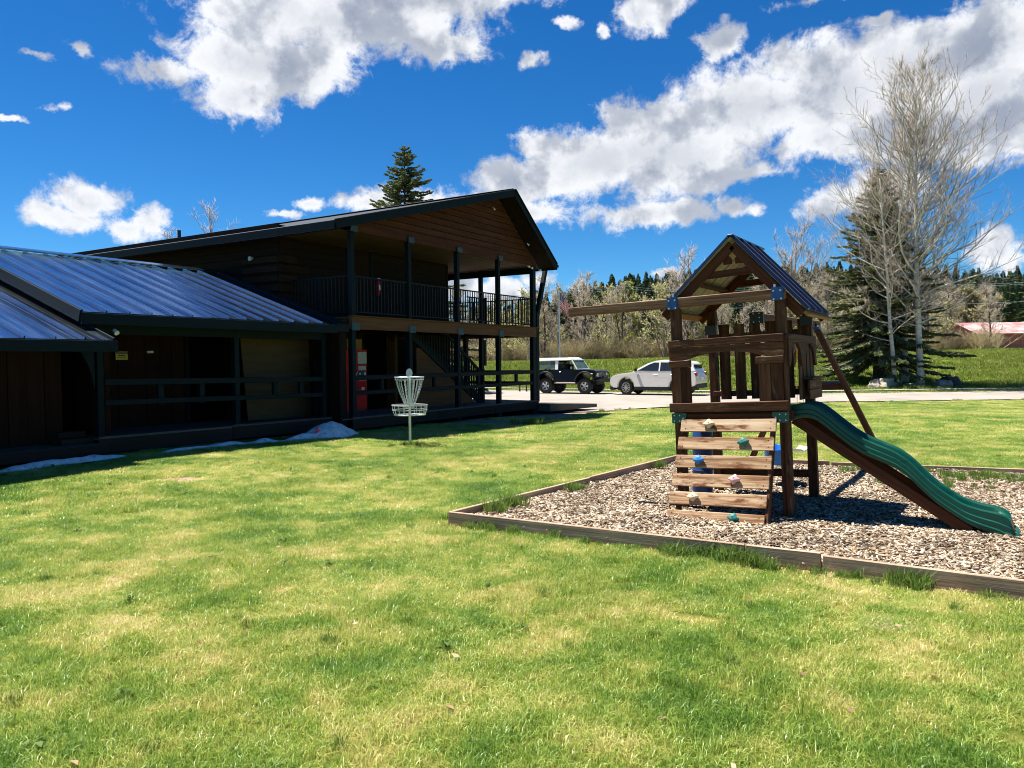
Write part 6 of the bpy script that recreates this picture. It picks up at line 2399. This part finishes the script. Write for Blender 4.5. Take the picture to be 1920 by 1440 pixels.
def bare_tree(seed, H, r0, n_limb=26, first=.3, limb_len=.34, elev=(15, 60), nb=7, nt=6, twig=.5, tw_r=.008, sway=.02, upcurve=.55, dome=.75, leaves=0, leaf_size=.06, forks=0):
    rn = random.Random(seed)
    tr, cr, lf = MB(), MB(), MB()
    paths = []
    for s in range(1 + forks):
        pts_, p = [], Vector((0, 0, -.3))
        d = Vector((rn.gauss(0, .03), rn.gauss(0, .03), 1)) if s == 0 else rot_dir(Vector((0, 0, 1)), R(rn.uniform(8, 20)), rn.uniform(0, 6.28))
        hh = H * (1 if s == 0 else rn.uniform(.75, .95))
        n_ = 12
        for i in range(n_ + 1):
            pts_.append(p.copy())
            p = p + d.normalized() * (hh + .3) / n_
            d = d + Vector((rn.gauss(0, sway), rn.gauss(0, sway), .06))
        rads = [r0 * (1 if s == 0 else .7) * (1 - .9 * (i / n_) ** .85) + .006 for i in range(n_ + 1)]
        rads[0] *= 1.35
        tr.tube(pts_, rads, 9)
        paths.append((pts_, rads))
    for pts_, rads in paths:
        n_ = len(pts_) - 1
        for k in range(n_limb // len(paths)):
            t = first + (.97 - first) * ((k + rn.random() * .7) / (n_limb // len(paths)))
            i = min(n_ - 1, int(t * n_))
            f_ = t * n_ - i
            p = pts_[i].lerp(pts_[i + 1], f_)
            rr_ = rads[i] * (1 - f_) + rads[i + 1] * f_
            az_ = k * 2.4 + rn.uniform(-.5, .5)
            el_ = R(elev[0] + (elev[1] - elev[0]) * t + rn.uniform(-12, 12))
            d = Vector((math.cos(az_) * math.cos(el_), math.sin(az_) * math.cos(el_), math.sin(el_)))
            prof_ = math.sin(math.pi * min(1, max(.08, (t - first + .12) / (1.12 - first)) ** dome))
            L = H * limb_len * (.35 + .75 * prof_) * rn.uniform(.7, 1.1) * (1.0 if t < .85 else .7)
            lp = [p.copy()]
            m_ = 5
            for j in range(m_):
                p = p + d * L / m_
                d = (d + Vector((rn.gauss(0, .14), rn.gauss(0, .14), upcurve / m_ + rn.gauss(0, .08)))).normalized()
                lp.append(p.copy())
            lr = [max(.007, min(rr_ * .55, .008 + L * .009)) * (1 - .85 * j / m_) for j in range(m_ + 1)]
            tr.tube(lp, lr, 5, False)
            for b_ in range(nb):
                q = .15 + .85 * (b_ + rn.random()) / nb
                j = min(m_ - 1, int(q * m_))
                bp_ = lp[j].lerp(lp[j + 1], q * m_ - j)
                bd = rot_dir(lp[j + 1] - lp[j], R(rn.uniform(25, 60)), rn.uniform(0, 6.28))
                bd = (bd + Vector((0, 0, .3))).normalized()
                bl = L * rn.uniform(.22, .45) * (1.1 - .5 * q)
                e1 = bp_ + bd * bl * .5
                bd2 = (bd + Vector((rn.gauss(0, .2), rn.gauss(0, .2), .18 + rn.gauss(0, .1)))).normalized()
                e2 = e1 + bd2 * bl * .5
                br_ = max(tw_r * 1.3, lr[j] * .5)
                cr.tube([bp_, e1, e2], [br_, br_ * .65, tw_r * .5], 3, False)
                for w_ in range(nt):
                    q2 = .15 + .85 * rn.random()
                    tp_ = bp_.lerp(e1, q2 * 2) if q2 < .5 else e1.lerp(e2, q2 * 2 - 1)
                    td = rot_dir(bd if q2 < .5 else bd2, R(rn.uniform(20, 65)), rn.uniform(0, 6.28))
                    td = (td + Vector((0, 0, .25))).normalized()
                    te = tp_ + td * twig * rn.uniform(.45, 1.2)
                    spike(cr, tp_, te, tw_r)
                    for l_ in range(leaves):
                        c = tp_.lerp(te, rn.random()) + Vector((rn.gauss(0, .05), rn.gauss(0, .05), rn.gauss(0, .05)))
                        s_ = leaf_size * rn.uniform(.5, 1.3)
                        a = Vector((rn.gauss(0, 1), rn.gauss(0, 1), rn.gauss(0, 1))).normalized() * s_
                        b2 = a.orthogonal().normalized() * s_ * .8
                        kk_ = len(lf.v)
                        lf.v += [tuple(c + a), tuple(c + b2), tuple(c - a), tuple(c - b2)]
                        lf.f += [(kk_, kk_ + 1, kk_ + 2, kk_ + 3)]
    return tr, cr, lf


def raw_mesh(mb, name, mat, smooth=True):
    me = bpy.data.meshes.new(name)
    me.from_pydata(mb.v, [], mb.f)
    me.materials.append(MATS[mat])
    if smooth:
        me.polygons.foreach_set('use_smooth', [True] * len(me.polygons))
    return me


def tree_kit(tr, cr, lf, bark, twig_m, leaf_m=None):
    kit = [('trunk', raw_mesh(tr, 'trunk', bark)), ('crown', raw_mesh(cr, 'crown', twig_m))]
    if leaf_m and lf.v:
        kit.append(('buds', raw_mesh(lf, 'buds', leaf_m, False)))
    return kit


def place_tree(name, label, kit, x, y, rz=0.0, s=1.0, sz=None, group=None, cat='tree', z=None):
    t_ = thing(name, label, cat, (x, y, terrain(x, y) if z is None else z), (0, 0, rz), group)
    t_.scale = (s, s, sz or s)
    for nm, me in kit:
        link(bpy.data.objects.new(nm, me), t_)
    return t_


# ---- the clump by the road: aspens and a spruce
k1 = tree_kit(*bare_tree(3, 17.6, .20, 74, .20, .345, (10, 52), 13, 11, .55, .007, .018, .5, .85, leaves=0), 'aspen_bark', 'aspen_twig')
place_tree('aspen_tree', 'tallest bare white-barked aspen right of the spruce', k1, 23.08, 43.31, .4)
k2 = tree_kit(*bare_tree(8, 11.8, .14, 30, .24, .33, (0, 52), 11, 9, .5, .0065, .02, .6, .8), 'aspen_bark', 'aspen_twig')
place_tree('aspen_tree', 'slimmer bare aspen with white trunk in front of the spruce', k2, 21.69, 43.45, 2.2)
k3 = tree_kit(*bare_tree(14, 15.5, .19, 52, .26, .33, (12, 54), 12, 10, .5, .007, .02, .7, .8), 'aspen_bark', 'aspen_twig')
place_tree('aspen_tree', 'bare aspen with shaded dark-scarred base behind the tallest one', k3, 22.95, 44.9, 4.1)
k4 = tree_kit(*bare_tree(19, 14.2, .12, 44, .3, .31, (15, 54), 12, 10, .5, .007, .02, .7, .8), 'aspen_bark', 'aspen_twig')
place_tree('aspen_tree', 'thin bare aspen leaning right at the back of the clump', k4, 24.1, 45.6, 1.0)


def spruce(seed, H, Rm, z0, r0, dens=1.0, droop=.25, spray=.42, width=.055, power=.85, upper_up=True):
    rn = random.Random(seed)
    tr, fo = MB(), MB()
    tr.tube([(0, 0, -.3), (0, 0, .4), (rn.gauss(0, .05), rn.gauss(0, .05), H * .5), (0, 0, H * .985)], [r0 * 1.5, r0, r0 * .55, .015], 9)

    def frond(p, d, L, w_):
        up_ = Vector((0, 0, 1))
        sd = d.cross(up_)
        sd = sd.normalized() if sd.length > 1e-4 else Vector((1, 0, 0))
        nrm = sd.cross(d).normalized()
        m_ = p + d * L * .45 + nrm * rn.gauss(0, .02)
        q = p + d * L + Vector((0, 0, -.12 * L))
        tilt = rn.uniform(-.6, .6)
        sd2 = (sd + nrm * tilt).normalized()
        k = len(fo.v)
        fo.v += [tuple(p), tuple(m_ + sd2 * w_), tuple(q), tuple(m_ - sd2 * w_)]
        fo.f += [(k, k + 1, k + 2, k + 3)]
        # hanging needles below
        k = len(fo.v)
        fo.v += [tuple(p), tuple(m_ - nrm * w_ * 1.1 + sd * rn.gauss(0, .02)), tuple(q), tuple(m_ + nrm * w_ * .5)]
        fo.f += [(k, k + 1, k + 2, k + 3)]
    z = z0
    az0 = 0
    while z < H - .15:
        t = (z - z0) / (H - z0)
        Lw = Rm * (1 - t) ** power + .10
        nbr = max(4, int((7.5 - 3 * t) * dens))
        az0 += 1.1
        for k in range(nbr):
            az_ = az0 + 2 * math.pi * k / nbr + rn.uniform(-.28, .28)
            L = Lw * rn.uniform(.52, 1.18)
            el_ = R(-14 + 40 * t ** 1.3 + rn.uniform(-7, 7))
            d = Vector((math.cos(az_) * math.cos(el_), math.sin(az_) * math.cos(el_), math.sin(el_)))
            p = Vector((0, 0, z + rn.uniform(-.1, .1)))
            pts_ = [p.copy()]
            m_ = 6
            for j in range(m_):
                p = p + d * L / m_
                d = (d + Vector((rn.gauss(0, .05), rn.gauss(0, .05), (-droop if j < 2 else droop * 1.15) / m_ * 1.6))).normalized()
                pts_.append(p.copy())
            tr.tube([pts_[0], pts_[3], pts_[6]], [.012 + .010 * L, .008 + .004 * L, .004], 3, False)
            step = .085 / dens
            n_ = max(3, int(L * .9 / step))
            for i in range(n_):
                q = .10 + .90 * (i + rn.random() * .6) / n_
                j = min(m_ - 1, int(q * m_))
                bp_ = pts_[j].lerp(pts_[j + 1], q * m_ - j)
                bd = (pts_[j + 1] - pts_[j]).normalized()
                sd = bd.cross(Vector((0, 0, 1)))
                sd = sd.normalized() if sd.length > 1e-4 else Vector((1, 0, 0))
                fl_ = spray * (1.05 - .55 * q) * rn.uniform(.6, 1.2) * (.45 + .55 * min(1, L / 1.5))
                for s in (-1, 1):
                    dd = (bd * rn.uniform(.5, 1.0) + sd * s * rn.uniform(.6, 1.0) + Vector((0, 0, rn.uniform(-.35, .12)))).normalized()
                    frond(bp_, dd, fl_, width * rn.uniform(.7, 1.2))
            frond(pts_[-2], (pts_[-1] - pts_[-2]).normalized(), L / m_ + .16, width)
        z += (.24 + .10 * (1 - t)) / dens ** .5
    frond(Vector((0, 0, H - .5)), Vector((0, 0, 1)), .55, .04)
    frond(Vector((0, 0, H - .3)), Vector((0, 0, 1)), .4, .05)
    return [('trunk', raw_mesh(tr, 'trunk', 'dark_bark')), ('crown', raw_mesh(fo, 'crown', 'spruce_needles', False))]


ks = spruce(5, 12.9, 4.5, 1.55, .30, 1.4, .34, .54, .066, .86)
place_tree('spruce_tree', 'dense green spruce standing among the bare aspens', ks, 21.75, 45.6, .7)
kl = spruce(9, 14.4, 4.6, 1.0, .26, 1.25, .40, .50, .062, .75)
place_tree('spruce_tree', 'lone spruce whose top rises behind the lodge roof', kl, -6.13, 45.0, 1.3)

# ---- boulders and stump in the clump
def boulder(seed, sx, sy, sz):
    bm = bmesh.new()
    bmesh.ops.create_icosphere(bm, subdivisions=3, radius=1.0)
    for v in bm.verts:
        p = v.co.normalized()
        n_ = mnoise.noise(p * 1.3 + Vector((seed, 0, 0))) * .35 + mnoise.noise(p * 3.5 + Vector((0, seed, 0))) * .12
        q = p * (1 + n_)
        q = Vector((q.x, q.y, max(-.5, min(.72 + .1 * mnoise.noise(p * 2), q.z))))
        v.co = Vector((q.x * sx, q.y * sy, q.z * sz))
    me = bpy.data.meshes.new('boulder')
    bm.to_mesh(me)
    bm.free()
    return me


for k, (x, y, sx, sy, sz, mt_, lab) in enumerate((
        (20.75, 42.9, .75, .55, .62, 'rock_pale', 'large pale boulder left of the slim aspen trunk'),
        (20.05, 42.55, .42, .35, .34, 'rock', 'small rounded stone at the front left of the large pale boulder'),
        (22.35, 42.7, .62, .40, .34, 'rock', 'flat brown rock between the two white trunks'),
        (24.05, 42.8, .62, .5, .52, 'rock', 'mossy grey boulder right of the tallest aspen trunk'),
        (24.65, 43.2, .55, .5, .68, 'rock_dark', 'dark rounded boulder at the right end of the clump'),
        (19.1, 42.4, .26, .2, .15, 'rock_pale', 'small pale stone lying left of the boulders'),
        (28.0, 41.6, .42, .25, .2, 'rock_pale', 'white flat stone at the right edge beside the road'))):
    o = mesh_obj('boulder', boulder(k * 3.1 + 1, sx, sy, sz), mt_)
    o.location = (x, y, terrain(x, y) + sz * .25)
    o.rotation_euler = (0, 0, k * 1.3)
    tag(o, lab, 'rock')
b = MB()
b.box((-.62, -.25, 0), (.62, .25, .16))
b.box((-.55, -.22, .16), (.58, .22, .34))
b.box((-.60, -.23, .34), (.60, .24, .48))
o = b.build('log_stack', 'rock_dark', None, False, .03)
o.location = (17.6, 42.6, terrain(17.6, 42.6) + .02)
o.rotation_euler = (0, 0, .1)
tag(o, 'low dark stacked stone block in the grass left of the boulders', 'block')

# ---- bare trees over the lodge roof at the left
kk1 = tree_kit(*bare_tree(31, 11.9, .16, 26, .4, .22, (35, 65), 6, 5, .5, .012, .03, .6, .8, forks=1), 'grey_bark', 'twig_brown')
place_tree('bare_tree', 'bare tree peeking over the lodge roof left of the spruce', kk1, -18.7, 48.5, .3)
place_tree('bare_tree', 'smaller pale bare tree over the roof left end', kk1, -21.4, 50.0, 2.3, .9, .87)

# ---- row of cottonwoods and willows behind the highway
kits = []
for s in range(4):
    kits.append(tree_kit(*bare_tree(40 + s, 10.0, .21, 26, .22, .30, (10, 58), 6, 6, .85, .017, .04, .6, .8, leaves=1, leaf_size=.07, forks=s % 2), 'grey_bark' if s == 2 else 'dark_bark', 'twig_brown', 'buds_tan'))
for s in range(3):
    kits.append(tree_kit(*bare_tree(60 + s, 8.0, .13, 24, .12, .36, (20, 58), 6, 6, .85, .016, .05, .6, .7, leaves=3, leaf_size=.10, forks=1), 'grey_bark', 'twig_olive', 'buds_green'))
ROWLAB = ['bare grey-brown cottonwood', 'young willow with yellow-green buds']
rn = random.Random(77)


def band(x, y):
    q = x / y
    if q < .03:
        return ' seen between the lodge porch posts'
    if q < .20:
        return ' showing above the parked vehicles'
    if q < .42:
        return ' behind the playset tower'
    return ' between the big spruce and the barn'


for k in range(66):
    x = -13 + 76 * (k + rn.random()) / 66
    y = rn.uniform(78.5, 104) if k % 3 else rn.uniform(77.5, 82)
    ol = (rn.random() < .30)
    kt = kits[4 + rn.randrange(3)] if ol else kits[rn.randrange(4)]
    sc_ = rn.uniform(.56, .90) * (.95 if 30 < x < 50 else 1)
    if 50 < x < 63 and y < 98:
        y = rn.uniform(98, 106)
    place_tree('willow_tree' if ol else 'cottonwood_tree', ROWLAB[1 if ol else 0] + band(x, y), kt, x, y, rn.uniform(0, 6.28), sc_, sc_ * rn.uniform(.9, 1.12), 'willows behind the highway' if ol else 'cottonwoods behind the highway')
kb = tree_kit(*bare_tree(91, 12.9, .30, 34, .34, .40, (20, 62), 8, 7, .9, .018, .04, .5, .85, forks=2), 'grey_bark', 'twig_brown')
place_tree('cottonwood_tree', 'broad bare cottonwood rising behind the playset roof', kb, 28.9, 80.0, .9)
kb2 = tree_kit(*bare_tree(95, 11.0, .24, 26, .34, .36, (20, 62), 7, 6, .9, .018, .05, .5, .85, forks=1), 'grey_bark', 'twig_brown')
place_tree('cottonwood_tree', 'bare cottonwood showing left of the playset roof', kb2, 18.9, 81.0, 2.0)
kg = tree_kit(*bare_tree(99, 6.6, .2, 30, .15, .42, (10, 60), 7, 7, .6, .014, .05, .5, .7, leaves=5, leaf_size=.11, forks=2), 'grey_bark', 'twig_olive', 'buds_green')
place_tree('willow_tree', 'round yellow-green willow behind the barn roof', kg, 60.5, 101, 0, 1.35, 1.25)
kf = tree_kit(*bare_tree(104, 9.5, .2, 30, .12, .26, (20, 65), 7, 6, .6, .014, .03, .6, .6, leaves=5, leaf_size=.13), 'grey_bark', 'twig_olive', 'fresh_green')
place_tree('budding_tree', 'bright green budding tree left of the playset above the beam', kf, 14.2, 96, 0, .95, .98)


# ---- conifers on the hill
def hill_pine(seed, H=10.0, Rm=2.2):
    rn_ = random.Random(seed)
    tr, fo = MB(), MB()
    tr.tube([(0, 0, -.8), (0, 0, H * .96)], [.2, .04], 5)
    z = H * .12
    while z < H:
        t = z / H
        L0 = Rm * (1 - t) ** .75 * (1 if t > .2 else .75) + .15
        nb_ = 8
        for k in range(nb_):
            az_ = rn_.uniform(0, 6.28)
            L = L0 * rn_.uniform(.55, 1.1)
            dz = rn_.uniform(-.25, .25) * L
            c_, s_ = math.cos(az_), math.sin(az_)
            w_ = .22 + .22 * L
            tip = Vector((c_ * L, s_ * L, z + dz))
            mid = Vector((c_ * L * .55, s_ * L * .55, z + dz * .5 + .12))
            root = Vector((0, 0, z + .25))
            sd = Vector((-s_, c_, 0)) * w_
            kq = len(fo.v)
            fo.v += [tuple(root), tuple(mid + sd), tuple(tip), tuple(mid - sd), tuple(mid + Vector((0, 0, -.5))), tuple(mid + Vector((0, 0, .3)))]
            fo.f += [(kq, kq + 1, kq + 2, kq + 3), (kq, kq + 4, kq + 2, kq + 5)]
        z += .36 + .25 * (1 - t)
    return [('trunk', raw_mesh(tr, 'trunk', 'dark_bark')), ('crown', raw_mesh(fo, 'crown', 'pine_needles', False))]


hp = [hill_pine(200 + s, 9 + s * .7, 2.7 + .35 * (s % 2)) for s in range(4)]
rn = random.Random(5)
cnt = 0
while cnt < 270:
    y = rn.uniform(140, 250)
    x = rn.uniform(.02 * y, .36 * y) if rn.random() < .75 else rn.uniform(.5 * y, .72 * y)
    s_ = rn.uniform(.75, 1.25)
    place_tree('pine_tree', 'dark green hillside pine' + band(x, y), hp[rn.randrange(4)], x, y, rn.uniform(0, 6.28), s_, s_ * rn.uniform(.9, 1.15), 'pines on the hillside')
    cnt += 1
for (x, y, s_, lab) in ((6.4, 108, .95, 'dark pine standing behind the flag and bare trees'), (8.8, 112, 1.05, 'dark pine left of the bright budding tree'), (13.0, 112, 1.05, 'dark pine right of the bright budding tree'), (25.5, 100, .8, 'dark pine seen under the playset roof'), (69.5, 103, 1.0, 'tall dark pine at the right edge above the barn')):
    place_tree('pine_tree', lab, hp[1], x, y, s_ * 7, s_, s_)

# the denser wood higher on the hill reads as one mass
pts, rots, scls, idx = [], [], [], []
for k in range(1500):
    y = rn.uniform(170, 390)
    x = rn.uniform(-.05 * y, .78 * y)
    if x < .06 * y and rn.random() < .6:
        continue
    pts.append((x, y, terrain(x, y)))
    rots.append((0, 0, rn.uniform(0, 6.28)))
    s_ = rn.uniform(.75, 1.25)
    scls.append((s_ * 1.1, s_ * 1.1, s_))
    idx.append(rn.randrange(4))
far_kit = [bpy.data.objects.new('far_pine', kk_[1][1]) for kk_ in hp]
scatter('hill_forest', 'dark green conifer forest covering the upper hillside', far_kit, pts, rots, scls, idx)

# ---- undergrowth between the trunks
def brush(seed):
    rn_ = random.Random(seed)
    m_ = MB()
    for k in range(150):
        a = rn_.uniform(0, 6.28)
        r_ = rn_.uniform(0, .7)
        p = Vector((r_ * math.cos(a), r_ * math.sin(a), 0))
        d = Vector((rn_.gauss(0, .35), rn_.gauss(0, .35), 1)).normalized()
        L = rn_.uniform(.8, 2.4)
        q = p + d * L
        spike(m_, p, q, .016)
        for j in range(4):
            b_ = p.lerp(q, rn_.uniform(.3, .95))
            spike(m_, b_, b_ + rot_dir(d, R(rn_.uniform(20, 50)), rn_.uniform(0, 6.28)) * rn_.uniform(.3, .8), .010)
    me = raw_mesh(m_, 'brush', 'brush', False)
    return bpy.data.objects.new('brush', me)


pts, rots, scls, idx = [], [], [], []
rn = random.Random(8)
for k in range(850):
    y = rn.uniform(76.5, 128)
    x = rn.uniform(-.16 * y, .72 * y + 4)
    f = lerp_poly(ROAD_FAR, x) + 33.0
    if y < f:
        y = f + rn.uniform(0, 6)
    if 50 < x < 74 and y < 97:
        continue
    pts.append((x, y, terrain(x, y)))
    rots.append((0, 0, rn.uniform(0, 6.28)))
    s_ = rn.uniform(.35, 1.25)
    scls.append((s_ * 1.5, s_ * 1.5, s_))
    idx.append(rn.randrange(4))
scatter('undergrowth', 'grey-brown brush filling the ground between the bare trees', [brush(s) for s in range(4)], pts, rots, scls, idx)
